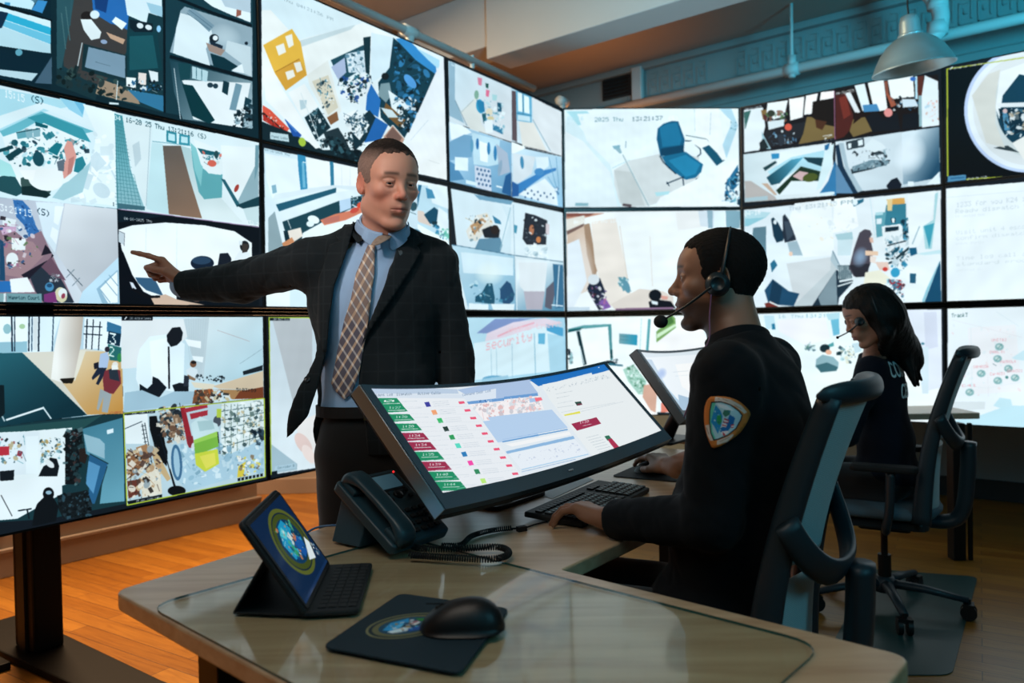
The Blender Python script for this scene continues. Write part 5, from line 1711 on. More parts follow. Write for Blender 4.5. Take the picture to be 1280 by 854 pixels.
# ---------------------------------------------------------------- curved monitors
class PaintSurf(Paint):
    def __init__(s, w, h, surf, bg='#e8eef2', planar=None):
        s.w, s.h = w, h; s.a = np.empty((h, w, 3), np.float32); s.a[:] = hexc(bg); s.v = (0, 0, 1)
        s.X = np.zeros((h, w)); s.Y = np.zeros((h, w))
        us = [i/32 for i in range(33)]; vs = [j/8 for j in range(9)]
        gx = np.zeros((9, 33)); gy = np.zeros((9, 33))
        for j, v in enumerate(vs):
            for i, u in enumerate(us):
                gx[j, i], gy[j, i] = proj(surf(u, v)) if planar is None else (u*planar[0], v*planar[1])
        xu = (np.arange(w)+.5)/w*32; yv = (np.arange(h)+.5)/h*8
        def interp(g):
            a = np.stack([np.interp(xu, np.arange(33), g[j]) for j in range(9)])
            j0 = np.clip(yv.astype(int), 0, 7); t = (yv-j0)[:, None]; return a[j0]*(1-t)+a[j0+1]*t
        s.X, s.Y = interp(gx), interp(gy)
    def bb(s, pts):
        xs = [p[0] for p in pts]; ys = [p[1] for p in pts]
        m = (s.X > min(xs)-1) & (s.X < max(xs)+1) & (s.Y > min(ys)-1) & (s.Y < max(ys)+1)
        r = np.flatnonzero(m.any(1)); c = np.flatnonzero(m.any(0))
        if not len(r): return (slice(0, 0), slice(0, 0))
        return (slice(r[0], r[-1]+1), slice(c[0], c[-1]+1))
m_mon = mat('teal_lit_monitor_frame', '#17394a', .35, spec=.5)  # black frame, teal room light put into its base colour
m_metal = mat('brushed_metal', '#b8c4cc', .3, metal=1)
def curved_monitor(Bl, Br, tilt, hgt, sag, label, content, group=None, canvas=(1500, 430)):
    X = (Br-Bl).normalized(); Wm = (Br-Bl).length
    nf = V((X.y, -X.x, 0)).normalized()                        # horizontal, toward the operator
    U = (-nf*math.sin(tilt)+V((0, 0, 1))*math.cos(tilt)).normalized(); Nn = X.cross(U).normalized()
    if Nn.dot(nf) < 0: Nn = -Nn
    R = (Wm*Wm/4+sag*sag)/(2*sag); half = math.asin(Wm/2/R)
    C = (Bl+Br)/2
    def S(u, v, off=0):      # u 0..1 left-right, v 0..1 bottom-top, off along local normal
        a = (u*2-1)*half; r = R-off
        return C+X*(r*math.sin(a))+Nn*(R*math.cos(half)-r*math.cos(a))*1.0+U*(v*hgt)
    base = C-nf*.22; base.z = DZ
    root = thing('curved_monitor', label, 'monitor', Matrix.Translation(base), group)
    iv = root.matrix_world.inverted(); nu = 40
    bl, bt, bb_ = .014/Wm, 1-.010/hgt, .040/hgt
    def strip(u0, u1, v0, v1, o0, o1, name, m, n=nu, bev=.002):
        b = B(); rings = []
        for i in range(n+1):
            u = u0+(u1-u0)*i/n; rings.append([iv @ S(u, v0, o1), iv @ S(u, v1, o1), iv @ S(u, v1, o0), iv @ S(u, v0, o0)])
        b.loft(rings); return b.build(name, m, root, bevel=bev, auto=30)
    fr = B()
    for (u0, u1, v0, v1, n) in ((0, 1, 0, bb_, nu), (0, 1, bt, 1, nu), (0, bl*1.9, bb_, bt, 2), (1-bl, 1, bb_, bt, 2)):
        rings = [[iv @ S(u0+(u1-u0)*i/n, v0, .004), iv @ S(u0+(u1-u0)*i/n, v1, .004), iv @ S(u0+(u1-u0)*i/n, v1, -.02), iv @ S(u0+(u1-u0)*i/n, v0, -.02)] for i in range(n+1)]
        fr.loft(rings)
    fr.build('bezel', m_mon, root, auto=30)
    strip(-.002, 1.002, -.003, 1.003, -.036, -.018, 'back_shell', m_plb)
    strip(-.004, -.0005, .0, 1, -.03, .002, 'side_trim', m_metal, 2, .0005)
    # screen surface
    b = B(); nv = 4; u0, u1 = bl*1.9, 1-bl
    vs = [iv @ S(u0+(u1-u0)*i/nu, bb_+(bt-bb_)*j/nv, .001) for i in range(nu+1) for j in range(nv+1)]
    fs = [(i*(nv+1)+j, (i+1)*(nv+1)+j, (i+1)*(nv+1)+j+1, i*(nv+1)+j+1) for i in range(nu) for j in range(nv)]
    b.add(vs, fs)
    p = PaintSurf(*canvas, lambda u, v: S(u0+(u1-u0)*u, bt+(bb_-bt)*v, .001)); p.run(content).blur(1)
    o = b.build('screen', screen_mat('monitor_screen', p.image('monitor_picture'), 1.0, .3), root, smooth=True, fix=False)
    uvmap(o, [(i/nu, j/nv) for i in range(nu+1) for j in range(nv+1)])
    # stand
    mid = iv @ S(.5, .5, -.03); st = B(); bq = iv @ base
    st.tube([mid, mid-nf*.05, V((mid.x-nf.x*.07, mid.y-nf.y*.07, mid.z-.10)), V((bq.x-nf.x*.06, bq.y-nf.y*.06, .02))], [.022, .028, .026, .03], 14)
    st.build('stand_neck', m_blk, root, smooth=True)
    MB = frame_M(bq, X, -nf)
    B().prism(round_poly([(-.13, -.02), (.13, -.02), (.13, .17), (-.13, .17)], .03), 0, .012, M=MB).build('stand_base', m_blk, root, bevel=.003)
    # brand mark and buttons on the chin
    b = B()
    for u in (.49, .497, .504): b.ball(iv @ S(u, bb_*.45, .0045), .0035, 8)
    b.build('emblem', m_metal, root)
    return root, S
MON1 = """
v 440 450 4.495
p #dfe8ef 0,100 1900,-100 2000,900 0,900
p #b9cbe0 50,145 590,165 600,190 60,190
p #d5e0ec 60,190 620,195 630,215 80,215
t #6a8098 100,192 500,178 14 Incident_Log__Dispatch___Active_Calls
p #e6ebf0 105,212 640,218 960,660 500,790 470,760
"""
_rows = [(215, 262, 130, 245), (253, 297, 158, 0), (305, 348, 195, 0), (358, 403, 232, 0), (410, 457, 268, 1), (462, 512, 305, 1), (516, 568, 345, 0), (572, 625, 383, 1), (628, 682, 424, 0), (684, 738, 465, 0)]
_cx = [(425, 250), (463, 295), (495, 341), (528, 388), (562, 435), (596, 482), (631, 530), (666, 579), (703, 628), (738, 680)]
_cc = ['#3a3a9a', '#f0a070', '#38b868', '#20342c', '#2a9a58', '#58d8c0', '#2a7ab8', '#f048a8', '#30885c', '#b8e878']
_rr = [(615, 240), (648, 284), (680, 327), (712, 370), (745, 414), (778, 458), (812, 502), (847, 549), (882, 594), (916, 640)]
for i, (y0, y1, x0, k) in enumerate(_rows):
    c = '#9a2448' if k == 1 else '#158a5e'; w_ = 122+i*2.6; sh = (y1-y0)*.72
    MON1 += "p %s %d,%d %d,%d %d,%d %d,%d\n" % (c, x0, y0, x0+w_, y0-0, x0+w_+sh, y1-8, x0+sh*.85, y1)
    MON1 += "t #e8f0ee %d,%d %d,%d 13 %s\n" % (x0+50, y0+10, x0+118, y0+8, ['0', '1:27', '1:28', '1:30', '1:34', '1:34', '1:35', '1:39', '1:40', '1:44'][i])
    MON1 += "l 3 #d8e4e2 %d,%d %d,%d\n" % (x0+45, y0+32, x0+140, y0+29)
    cx, cy = _cx[i]; q = 15
    MON1 += "p %s %d,%d %d,%d %d,%d %d,%d\n" % (_cc[i], cx-q-4, cy-q+4, cx+q-8, cy-q, cx+q+4, cy+q-4, cx-q+8, cy+q)
    rx, ry = _rr[i]
    MON1 += "p #e85878 %d,%d %d,%d %d,%d %d,%d\n" % (rx-18, ry-5, rx+14, ry-8, rx+20, ry+5, rx-12, ry+8)
    for z in range(3): MON1 += "l 1.5 #b8c4d0 %d,%d %d,%d\n" % (cx+25+z*4, cy-12+z*10, cx+115+z*4, cy-20+z*10)
    MON1 += "l 1.5 #c0ccd6 %d,%d %d,%d\n" % (x0+150, y0+20, x0+235, y0+16)
    MON1 += "l 1 #ccd6de %d,%d %d,%d\n" % (x0+15, y1+4, rx+40, ry+22)
MON1 += """
p #f0e8ee 495,755 620,735 645,762 520,788
p #9a2448 500,755 622,738 626,748 506,764
t #a83050 560,755 635,742 16 Map
p #1a4a78 470,790 500,770 505,785 480,800
e #e8f0f4 465,722 9,9 0
e #e8f0f4 492,782 6,6 0
p #1f4e7c 640,745 1100,640 1100,662 660,768
c 201 24 6 14 #e8f0f4|#e85848|#58a8e0|#f0c040|#2a9a58 650,742 940,680 945,696 660,762
; middle window
p #a9c0e0 590,168 1000,95 1500,-10 1520,20 640,195
p #d9e4f0 610,195 985,140 1000,200 645,232
t #7890b0 620,190 780,165 14 Command_Desk_Log
t #304868 860,180 935,170 20 Calls
p #6a9ad0 645,235 960,200 985,195 990,215 655,250
c 202 20 5 14 #3a6aa8|#8ab0dc|#e0e8f4 650,236 985,200 985,214 655,248
p #f2eef0 660,250 990,215 1010,330 750,345
c 203 60 8 30 #e0b8b8|#d0d8e0|#c8c0c8 670,255 1000,220 1010,320 750,335
p #b3cdea 735,345 1010,310 1010,300 1050,430 820,465
v 640 450 5.024
p #a9c0e0 -100,150 105,130 165,210 -100,245
p #6a9ad0 -50,232 160,208 165,225 -50,248
p #f2eef0 -50,248 170,228 200,310 -50,350
c 204 50 8 30 #e8c0c0|#d4dce4|#c8c8d0 -40,250 150,230 190,310 0,335
p #a8c4e8 108,243 145,240 150,262 112,268
p #f07080 142,240 182,234 192,252 150,262
p #b3cdea -150,360 250,312 350,425 -60,510
l 7 #5a94cc -60,515 350,437
l 2 #8ab0dc -60,500 345,428
p #f0f2f4 -40,530 360,450 370,470 0,545
p #8ab4dc -40,575 350,485 385,478 395,495 -30,590
p #e4ecf4 -20,590 395,500 480,590 60,690
c 205 24 5 14 #c0cce0|#d0d8e4 20,590 400,520 440,580 60,660
l 6 #a8cce8 60,690 480,592
l 5 #a8c0dc 60,704 400,624
p #e8eef0 190,175 560,100 1000,450 700,560 510,610
t #8898a8 60,262 100,256 12 open
; right window
p #1a6cbc 110,125 600,10 640,55 505,95 500,80 190,160 165,165
p #e6ecee 190,155 505,92 630,60 1000,455 500,600 230,240
c 206 40 4 12 #b8c4cc|#c8d2d8 200,180 600,90 640,110 230,200
l 1.5 #a8b4bc 275,215 380,195
l 1.5 #a8b4bc 280,240 360,225
l 1.5 #b8c4cc 285,275 385,255
l 1.5 #a8b4bc 285,300 390,285
l 1.5 #b8c4cc 310,330 650,268
l 1.5 #b8c4cc 430,325 700,262
p #2a4a40 393,265 432,260 442,282 408,288
p #6a3040 408,276 436,272 442,282 410,288
p #e0dc50 325,345 425,322 430,335 332,352
p #9a2448 372,402 530,360 560,400 408,445
t #f0e0e4 425,388 485,376 16 1:39
l 3 #d8c0c8 445,415 500,402
"""+''.join("l 1.5 #98a8b4 %d,%d %d,%d\n" % (465+i*14, 490+i*15, 545+i*14, 470+i*15) for i in range(8))+"""
p #2a6a50 580,480 608,473 625,495 600,508
p #a82448 600,500 625,492 685,560 650,572
l 2 #e0c8d0 600,508 655,570
p #dfe6ea 990,430 1010,450 700,570 690,560
e #d8e8f8 545,47 5,3 0
"""
Bl1 = onz(556, 638, .872); Br1 = onz(839, 549, .872)
mon1, S1f = curved_monitor(Bl1, Br1, math.radians(44), .355, .042, 'wide curved monitor with green and crimson cells, facing the seated man', MON1, 'curved monitors')
MON2 = """
v 700 385 6.1
p #d4dfe6 500,350 1500,300 1700,1000 900,900
p #e4ebf0 560,385 1300,340 1400,700 900,780
p #b8cbdc 560,385 700,395 900,760 860,740
s .9 #9cb4e0 775,500 40,50 30
p #a8c4d8 780,570 900,700 960,760 900,780
p #f0f2f2 880,430 1140,410 1140,560 990,640 930,600
l 3 #c0ccd4 860,490 980,480
l 2 #b8c8d4 880,520 1100,500
p #9cb8d0 900,660 1000,690 960,790 920,800
"""
Bl2 = onz(857, 525, .90); Br2 = Bl2+V((.62, .785, 0)).normalized()*.80
mon2, _ = curved_monitor(Bl2, Br2, math.radians(38), .33, .03, 'pale-screened monitor beyond the seated man, its left edge showing past his chest', MON2, 'curved monitors', (500, 300))
# ---------------------------------------------------------------- keyboard
kx = V((.515, .857, 0)).normalized(); ky = V((-kx.y, kx.x, 0))
KF = onz(812, 612, DZ+.01); KO = KF-kx*.46; KO.z = DZ
MK = frame_M(KO, kx, ky) @ Matrix.Rotation(math.radians(3), 4, 'X')
kb = thing('keyboard', 'black keyboard under the seated man\'s left hand', 'keyboard', MK @ T(0, 0, .0))
m_key = mat('dark_keycap', '#15191b', .5)
B().box((0, 0, .001), (.46, .17, .016)).build('base', m_plb, kb, bevel=.004)
b = B(); R = random.Random(3)
for r_ in range(6):
    y0 = .012+r_*.0215+(.006 if r_ == 5 else 0); x = .012
    if r_ == 0: wds = [.024, .024, .024, .115, .024, .024, .024, .024]
    else: wds = [.018+.006*(r_ < 5)*(5-r_)/3]+[.0182]*12+[.030-.003*r_]
    for w_ in wds:
        if x+w_ > .31: break
        b.prism([(x, y0), (x+w_-.003, y0), (x+w_-.003, y0+.0185), (x, y0+.0185)], .016, .0205); x += w_+.001
    for k in range(3): b.box((.322+k*.0195, y0, .016), (.322+k*.0195+.0165, y0+.0185, .0205))
    if r_ < 5:
        for k in range(4): b.box((.387+k*.0185-.002, y0, .016), (.387+k*.0185+.014, y0+.0185, .0205))
b.build('keys', m_key, kb, bevel=.001, bseg=1)
# key legends as small pale raised prints
b = B(); b2 = B()
for r_ in range(5):
    for k in range(13): b.box((.0205+k*.0192+.004*(r_ % 2), .018+r_*.0215, .0205), (.026+k*.0192+.004*(r_ % 2), .024+r_*.0215, .0207))
    for k in range(7): b2.box((.328+k*.019, .018+r_*.0215, .0205), (.333+k*.019, .024+r_*.0215, .0207))
b.build('key_legends', mat('pale_legend', '#8fb0b8', .6), kb); b2.build('key_legends', mat('pale_legend'), kb)
def mouse(name, label, M, s=1, ergo=False):
    o = thing(name, label, 'mouse', M, 'computer mice'); b = B(); rings = []
    n = 16
    for i in range(n+1):
        t = i/n; x = (t-.5)*.118*s; w_ = .033*s*math.sqrt(max(.02, 1-(abs(t*2-1))**3.2)); h_ = (.022+.022*math.sin(PI*min(1, t*.75+.25)))*s*math.sqrt(max(.03, 1-(abs(t*2-1))**4)) 
        rings.append([(x, w_*math.cos(a)*(1+.1*(math.sin(a) < 0)), max(0, h_*(math.sin(a))) + .002 if math.sin(a) > 0 else .002) for a in [2*PI*k/24 for k in range(24)]])
    b.loft(rings); b.build('shell', m_pl, o, smooth=True)
    B().tube([(.018*s, 0, .033*s), (.036*s, 0, .0295*s)], .0045*s, 10).build('scroll_wheel', m_rub, o, smooth=True)
    b = B(); b.box((.004*s, -.001, .036*s), (.05*s, .001, .0375*s)); b.build('button_gap', m_rub, o)
    return o
mp2 = onz(815, 592, DZ)
MP = frame_M(V((mp2.x, mp2.y, DZ)), kx, ky)
b = B().prism(round_poly([(-.11, -.10), (.11, -.10), (.11, .12), (-.11, .12)], .02), 0, .003, M=MP @ T(0, -.02, 0))
tag(b.build('mouse_pad', m_rub), 'small black mouse pad under the seated man\'s right hand', 'mouse pad')
mouse('computer_mouse', 'black mouse held in the seated man\'s right hand', MP @ T(0, 0, .003) @ rotz(PI/2+.2))
# ---------------------------------------------------------------- mouse pad and mouse in the foreground
def seal_paint(w, h, bg, ring, seed, swoosh=True):
    """generic oval badge: ring with dots around a coloured centre; canvas coordinates 0..1000 x 0..1000*h/w"""
    p = Paint(w, h, [(0, 0), (1000, 0), (1000, 1000*h/w), (0, 1000*h/w)], bg); return p
PZ = DZ+.0056
padP = [onz(402, 811, PZ).xy, onz(575, 845, PZ).xy, onz(637, 763, PZ).xy, onz(500, 744, PZ).xy]
pc = sum(padP, V((0, 0)))/4; pdx = (padP[1]-padP[0]).normalized()
MPd = frame_M(V((pc.x, pc.y, PZ)), V3(pdx, 0), V3((-pdx.y, pdx.x), 0)); ivp = MPd.inverted()
q = [(ivp @ V3(p, PZ)).xy for p in padP]
pad = thing('mouse_pad', 'dark blue mouse pad printed with an oval emblem on the near desk leg', 'mouse pad', MPd)
B().prism(round_poly(q, .018), 0, .004).build('pad_body', mat('navy_pad', '#0d2530', .8, bump=.1, bscale=900), pad, bevel=.001)
sp = seal_paint(420, 420, '#0d2530', '#6a6a48', 1)
sp.run("""
e #7d7c5a 480,520 470,400 0
e #0d2530 480,520 440,372 0
e #6b6a4a 480,520 400,335 0
e #1b4a66 480,520 330,270 0
p #2a9ad8 190,520 330,330 560,290 520,420 380,520 300,640
p #58c0f0 240,560 420,420 470,430 380,560
p #d8ecf4 220,600 420,560 520,640 400,700 260,680
p #2058b0 440,640 660,600 740,520 760,640 600,740 440,720
p #b07888 500,480 580,420 640,430 560,520
p #e8ecee 520,520 620,470 640,500 560,560
p #30883c 620,330 760,420 700,520 640,440
c 5 30 20 60 #3ab0e8|#1a4a80|#e0e8ec|#b89050 250,350 700,350 740,650 300,700
""").blur(2)
cl = onz(505, 783, PZ)
yy, xx = np.mgrid[0:420, 0:420]; am = ((((xx/420-.48)/.475)**2+((yy/420-.52)/.405)**2) < 1).astype(np.float32)
b = B(); b.add([(-.075, -.062, 0), (.075, -.062, 0), (.075, .062, 0), (-.075, .062, 0)], [(0, 1, 2, 3)])
lc = ivp @ cl
o = b.build('emblem', screen_mat('pad_emblem', sp.image('pad_emblem', am), emit=False, rough=.7, alpha=True), pad, loc=(lc.x+.01, lc.y, .0045), fix=False); o.rotation_euler = (0, 0, .9)
uvmap(o, [(0, 0), (1, 0), (1, 1), (0, 1)])
mm = onz(578, 783, PZ+.01)
MM_ = T(mm.x, mm.y, PZ+.0042) @ rotz(math.radians(178)) @ Matrix.Scale(1.0, 4)
mouse('computer_mouse', 'large black mouse resting on the emblem mouse pad', MM_, 1.18)
# ---------------------------------------------------------------- tablet in a folding keyboard case
tb0, tb1 = onz(384, 763, PZ+.012), onz(412, 705, PZ+.012)
tx = (tb1-tb0); tx.z = 0; tx.normalize(); tn = V((tx.y, -tx.x, 0))     # faces +x-ish
th = math.radians(33); tu = (-tn*math.sin(th)+V((0, 0, 1))*math.cos(th)); TW, TH = (tb1-tb0).xy.length*1.0, .186
TWX = TW
tabM = frame_M(V((tb0.x, tb0.y, PZ)), tx, -tn); tab = thing('tablet', 'tablet showing an oval emblem, propped in a black folding keyboard case', 'tablet', tabM)
ivt = tabM.inverted()
MT = ivt @ Matrix(((tx.x, tu.x, tx.cross(tu).x, tb0.x), (tx.y, tu.y, tx.cross(tu).y, tb0.y), (tx.z, tu.z, tx.cross(tu).z, PZ+.012), (0, 0, 0, 1)))
m_case2 = mat('navy_case', '#0b1418', .6, bump=.1, bscale=500)
B().prism(round_poly([(-.006, -.006), (TW+.006, -.006), (TW+.006, TH+.006), (-.006, TH+.006)], .014), -.012, -.001, M=MT).build('case_shell', m_case2, tab, bevel=.003)
B().prism(round_poly([(0, 0), (TW, 0), (TW, TH), (0, TH)], .01), -.004, .0015, M=MT).build('body', m_pl, tab, bevel=.001)
cor = [ (MT @ V((a*TW, b_*TH, 0))) for a, b_ in ((.03, .955), (.97, .955), (.97, .045), (.03, .045))]
tp = Paint(600, 430, [(0, 0), (1000, 0), (1000, 717), (0, 717)], '#0b1e3c')
tp.run("""
p #0e2748 0,0 1000,0 1000,717 0,717
e #5a6428 560,340 390,300 0
e #0c2038 560,340 350,262 0
e #43501e 560,340 335,250 0
e #0e3a5c 560,340 270,200 0
p #1f9ac8 330,300 470,170 620,150 700,260 560,330 480,470 380,460
p #5ad0dc 400,230 520,190 560,260 470,300
p #d8e4e0 520,280 600,260 610,330 550,340
p #1a5aa8 560,380 700,330 790,380 720,500 600,520
p #b86a50 600,330 690,300 700,340 630,370
p #38a070 420,380 500,350 540,420 470,470
c 7 40 14 50 #2ab0d8|#104a80|#d8e8e8|#48b090|#c88858 350,180 780,200 790,480 380,500
p #e8f6fa 640,560 860,400 900,470 800,600
l 4 #7fc0d8 880,560 960,600
c 8 16 8 20 #8fd0e8|#e8f4f8 850,480 980,500 980,620 860,600
p #16325a 0,690 1000,690 1000,717 0,717
""").blur(1)
b = B(); b.add([MT @ V((a*TW, b_*TH, .0018)) for a, b_ in ((.03, .045), (.97, .045), (.97, .955), (.03, .955))], [(0, 1, 2, 3)])
o = b.build('screen', screen_mat('tablet_screen', tp.image('tablet_picture'), .8, .12), tab, fix=False); uvmap(o, [(0, 0), (1, 0), (1, 1), (0, 1)])
# keyboard cover lies toward +x, back flap props the shell
kc = ivt @ Matrix(((tx.x, tn.x, 0, tb0.x), (tx.y, tn.y, 0, tb0.y), (0, 0, -1, PZ+.010), (0, 0, 0, 1)))
Kd = .088
B().prism(round_poly([(-.004, -.012), (TW+.004, -.012), (TW+.004, Kd), (-.004, Kd)], .012), 0, .0095, M=kc).build('keyboard_cover', m_case2, tab, bevel=.003)
b = B()
for r_ in range(4):
    for k in range(12): b.box((.012+k*(TW-.02)/12, .016+r_*.0175, -.0015), (.012+k*(TW-.02)/12+(TW-.02)/12-.003, .016+r_*.0175+.014, 0), M=kc)
b.build('keys', m_plb, tab)
foot = ivt @ onz(291, 765, PZ+.004); topm = MT @ V((0, TH*.62, -.013)); b = B()
fo = V((foot.x, foot.y, .004)); ax = ivt.to_3x3() @ tx
quad = [fo, fo+ax*TW, topm+ax*TW, topm]; nn = (quad[1]-quad[0]).cross(quad[3]-quad[0]).normalized()*.004
B().prism([(fo.x, fo.y), (fo.x+ax.x*TW, fo.y+ax.y*TW), ((ivt @ tb1).x, (ivt @ tb1).y), ((ivt @ tb0).x, (ivt @ tb0).y)], 0, .004).build('base_panel', m_case2, tab, bevel=.001)
b.add([p for p in quad]+[p+nn for p in quad], [(0, 1, 2, 3), (7, 6, 5, 4), (0, 4, 5, 1), (1, 5, 6, 2), (2, 6, 7, 3), (3, 7, 4, 0)]).build('prop_flap', m_case2, tab, bevel=.0015)
# ---------------------------------------------------------------- desk phone
pX = V((.60, .80, 0)).normalized(); pQ = V((-.262, 1.655, DZ+.0)); pQ = onz(487, 702, DZ); pQ.z += .006
th = math.radians(34); pb = V((-pX.y, pX.x, 0)); pY = (pb*math.cos(th)+V((0, 0, 1))*math.sin(th)); pZ = pX.cross(pY)
MPh = Matrix(((pX.x, pY.x, pZ.x, pQ.x), (pX.y, pY.y, pZ.y, pQ.y), (pX.z, pY.z, pZ.z, pQ.z+.004), (0, 0, 0, 1)))
m_ph = mat('teal_lit_phone_plastic', '#1f3a44', .4, spec=.5, bump=.05, bscale=600)  # charcoal plastic with teal light tinted into the base colour
phM = frame_M(V((pQ.x, pQ.y, DZ+.006)), pX, pb); phone = thing('desk_phone', 'charcoal desk phone with a handset on its left and a small grey display', 'phone', phM)
ML = phM.inverted() @ MPh; PW, PL = .185, .225
b = B().prism(round_poly([(0, 0), (PW, 0), (PW, PL), (0, PL)], .014), 0, .026, M=ML); b.build('body', m_ph, phone, bevel=.005, bseg=3)
b = B(); s_ = ML @ V((.02, PL*.92, 0)); e_ = ML @ V((PW-.02, PL*.92, 0)); f0_ = V((.02, .215, .0)); f1_ = V((PW-.02, .215, 0)); g0 = V((.02, .12, .0)); g1 = V((PW-.02, .12, 0))
b.add([s_, e_, f1_, f0_, ML @ V((PW-.02, PL*.5, 0)), ML @ V((.02, PL*.5, 0)), g0, g1], [(0, 1, 2, 3), (5, 4, 1, 0), (6, 7, 2, 3), (5, 4, 7, 6), (0, 3, 6, 5), (1, 2, 7, 4)])
b.build('stand', mat('blue_grey_stand', '#22485a', .5), phone, bevel=.003)
B().prism(round_poly([(.092, .163), (.165, .163), (.165, .208), (.092, .208)], .004), .0265, .0285, M=ML).build('display', mat('grey_lcd', '#5d7f8a', .3, emit='#35596a', estr=.35), phone)
b = B().prism(round_poly([(.086, .157), (.171, .157), (.171, .214), (.086, .214)], .006), .0258, .0272, M=ML); b.build('display_frame', m_pl, phone)
b = B()
b.lathe([(0.0001, .033), (.010, .033), (.012, .031), (.012, .026)], 16, M=ML @ T(.128, .140, 0)).build('navigation_key', m_pl, phone, smooth=True)
def key(x, y, w_=.014, h_=.011):
    B().prism(round_poly([(x-w_/2, y-h_/2), (x+w_/2, y-h_/2), (x+w_/2, y+h_/2), (x-w_/2, y+h_/2)], .003, 3), .026, .031, M=ML).build('key', m_plb, phone, bevel=.001)
for r_ in range(4):
    for k in range(4): key(.092+k*.0225, .026+r_*.0205)
for x, y in ((.098, .128), (.098, .148), (.160, .128), (.160, .148)): key(x, y, .012, .009)
B().ball((ML @ V((.172, .212, .028))), .003, 8).build('message_light', mat('red_indicator', '#c02020', .4, emit='#ff3030', estr=1.2), phone)
# handset: arched bar with two thick ends
hs = B(); rings = []
for i in range(25):
    t = i/24; y = -.004+t*.222; e = abs(t*2-1); z = .058-.016*e**6+.004*(1-e); hw = .0235+.0035*max(0, e-.55)/.45; hh = .009+.013*max(0, (e-.5)/.5)**1.2
    if e > .97: hw *= .86; hh *= .8
    z -= hh*.4*max(0, (e-.5)/.5)
    rings.append([ML @ V((.032+hw*(abs(math.cos(a))**.6)*(1 if math.cos(a) > 0 else -1), y, z+hh*(abs(math.sin(a))**.7)*(1 if math.sin(a) > 0 else -1))) for a in [2*PI*k/20 for k in range(20)]])
hs.loft(rings).build('handset', m_ph, phone, smooth=True)
for y0, y1 in ((.008, .05), (.165, .212)): B().box((.008, y0, .024), (.056, y1, .038), M=ML).build('cradle', m_ph, phone, bevel=.004)
def coil(name, label, ctrl, r, wire, turns, cat='cord', mt=None):
    P = bez(ctrl, 40); n = len(P); N_ = turns*10; b = B(); pts = []
    ds = [0]
    for i in range(1, n): ds.append(ds[-1]+(P[i]-P[i-1]).length)
    for k in range(N_+1):
        d = ds[-1]*k/N_; i = max(0, min(n-2, int(np.searchsorted(ds, d))-1)); tt = (d-ds[i])/max(1e-6, ds[i+1]-ds[i]); c = P[i].lerp(P[i+1], tt)
        t = (P[i+1]-P[i]).normalized(); u = V((0, 0, 1)); s_ = t.cross(u).normalized(); u = s_.cross(t); a = 2*PI*k/10
        pts.append(c+s_*(r*math.cos(a))+u*(r*math.sin(a)))
    b.tube(pts, wire, 6); o = b.build(name, mt or m_rub, smooth=True); return tag(o, label, cat, 'black cords of the desk phone')
z = DZ+.016
pp = lambda x, y, zz=z: onz(x, y, zz)
coil('phone_cord', 'black coiled handset cord doubled into a loop beside the phone', [pp(512, 694), pp(560, 697), pp(615, 699), pp(636, 692), pp(622, 684), pp(570, 686), pp(530, 686), pp(508, 680)], .0062, .0017, 95)
coil('phone_cord', 'short black coiled cord stretched from the phone toward the keyboard', [pp(552, 682, DZ+.008), pp(576, 681, DZ+.008), pp(590, 670, DZ+.008), pp(615, 663, DZ+.008), pp(640, 660, DZ+.008)], .0052, .0016, 46)
b = B(); b.tube(bez([pp(638, 661, DZ+.006), pp(655, 660, DZ+.004), pp(668, 656, DZ+.004), pp(684, 652, DZ+.004)], 10), .0022, 8)
cc_ = pp(652, 661, DZ+.007); b.box((-.012, -.007, -.006), (.012, .007, .006), M=T(*cc_) @ rotz(.5))
tag(b.build('keyboard_cable', m_rub, smooth=False), 'thin black cable with a connector running to the keyboard', 'cable')
b = B(); b.tube(bez([pp(432, 668, DZ+.004), pp(437, 658, DZ+.03), pp(415, 657, DZ+.03), pp(395, 660, DZ+.012), pp(382, 667, DZ+.004)], 12), .0028, 8)
tag(b.build('network_cable', mat('blue_cable', '#3a6a9a', .5), smooth=True), 'blue cable arching over the desk edge behind the phone', 'cable')
ppr = [onz(652, 612, DZ), onz(716, 588, DZ), onz(742, 600, DZ), onz(690, 624, DZ)]
b = B().prism([p.xy for p in ppr], DZ+.0003, DZ+.0012); tag(b.build('paper_sheet', mat('white_paper', '#b8c4c8', .6)), 'pale sheet lying on the desk under the curved monitor', 'paper')
# ---------------------------------------------------------------- task chairs
m_mesh = None
def mesh_fabric():
    m = bpy.data.materials.new('grey_mesh_fabric'); m.use_nodes = True; nt = m.node_tree; N = nt.nodes.new; L = nt.links.new; b = nt.nodes['Principled BSDF']
    tc = N('ShaderNodeTexCoord'); mp = N('ShaderNodeMapping'); mp.inputs['Scale'].default_value = (1, 1, 1); L(tc.outputs['Object'], mp.inputs['Vector'])
    w = N('ShaderNodeTexWave'); w.bands_direction = 'Z'; w.inputs['Scale'].default_value = 75; w.inputs['Distortion'].default_value = 0; L(mp.outputs[0], w.inputs['Vector'])
    r = N('ShaderNodeMix'); r.data_type = 'RGBA'; r.inputs['A'].default_value = (.33, .40, .42, 1); r.inputs['B'].default_value = (.60, .68, .70, 1); L(w.outputs['Fac'], r.inputs['Factor']); L(r.outputs['Result'], b.inputs['Base Color'])
    t = N('ShaderNodeBsdfTransparent'); x = N('ShaderNodeMixShader'); x.inputs[0].default_value = .12
    L(b.outputs[0], x.inputs[1]); L(t.outputs[0], x.inputs[2]); L(x.outputs[0], nt.nodes['Material Output'].inputs[0]); b.inputs['Roughness'].default_value = .8; return m
m_mesh = mesh_fabric()
m_chf = mat('slate_chair_plastic', '#1a2a32', .45, spec=.5, bump=.04, bscale=300)
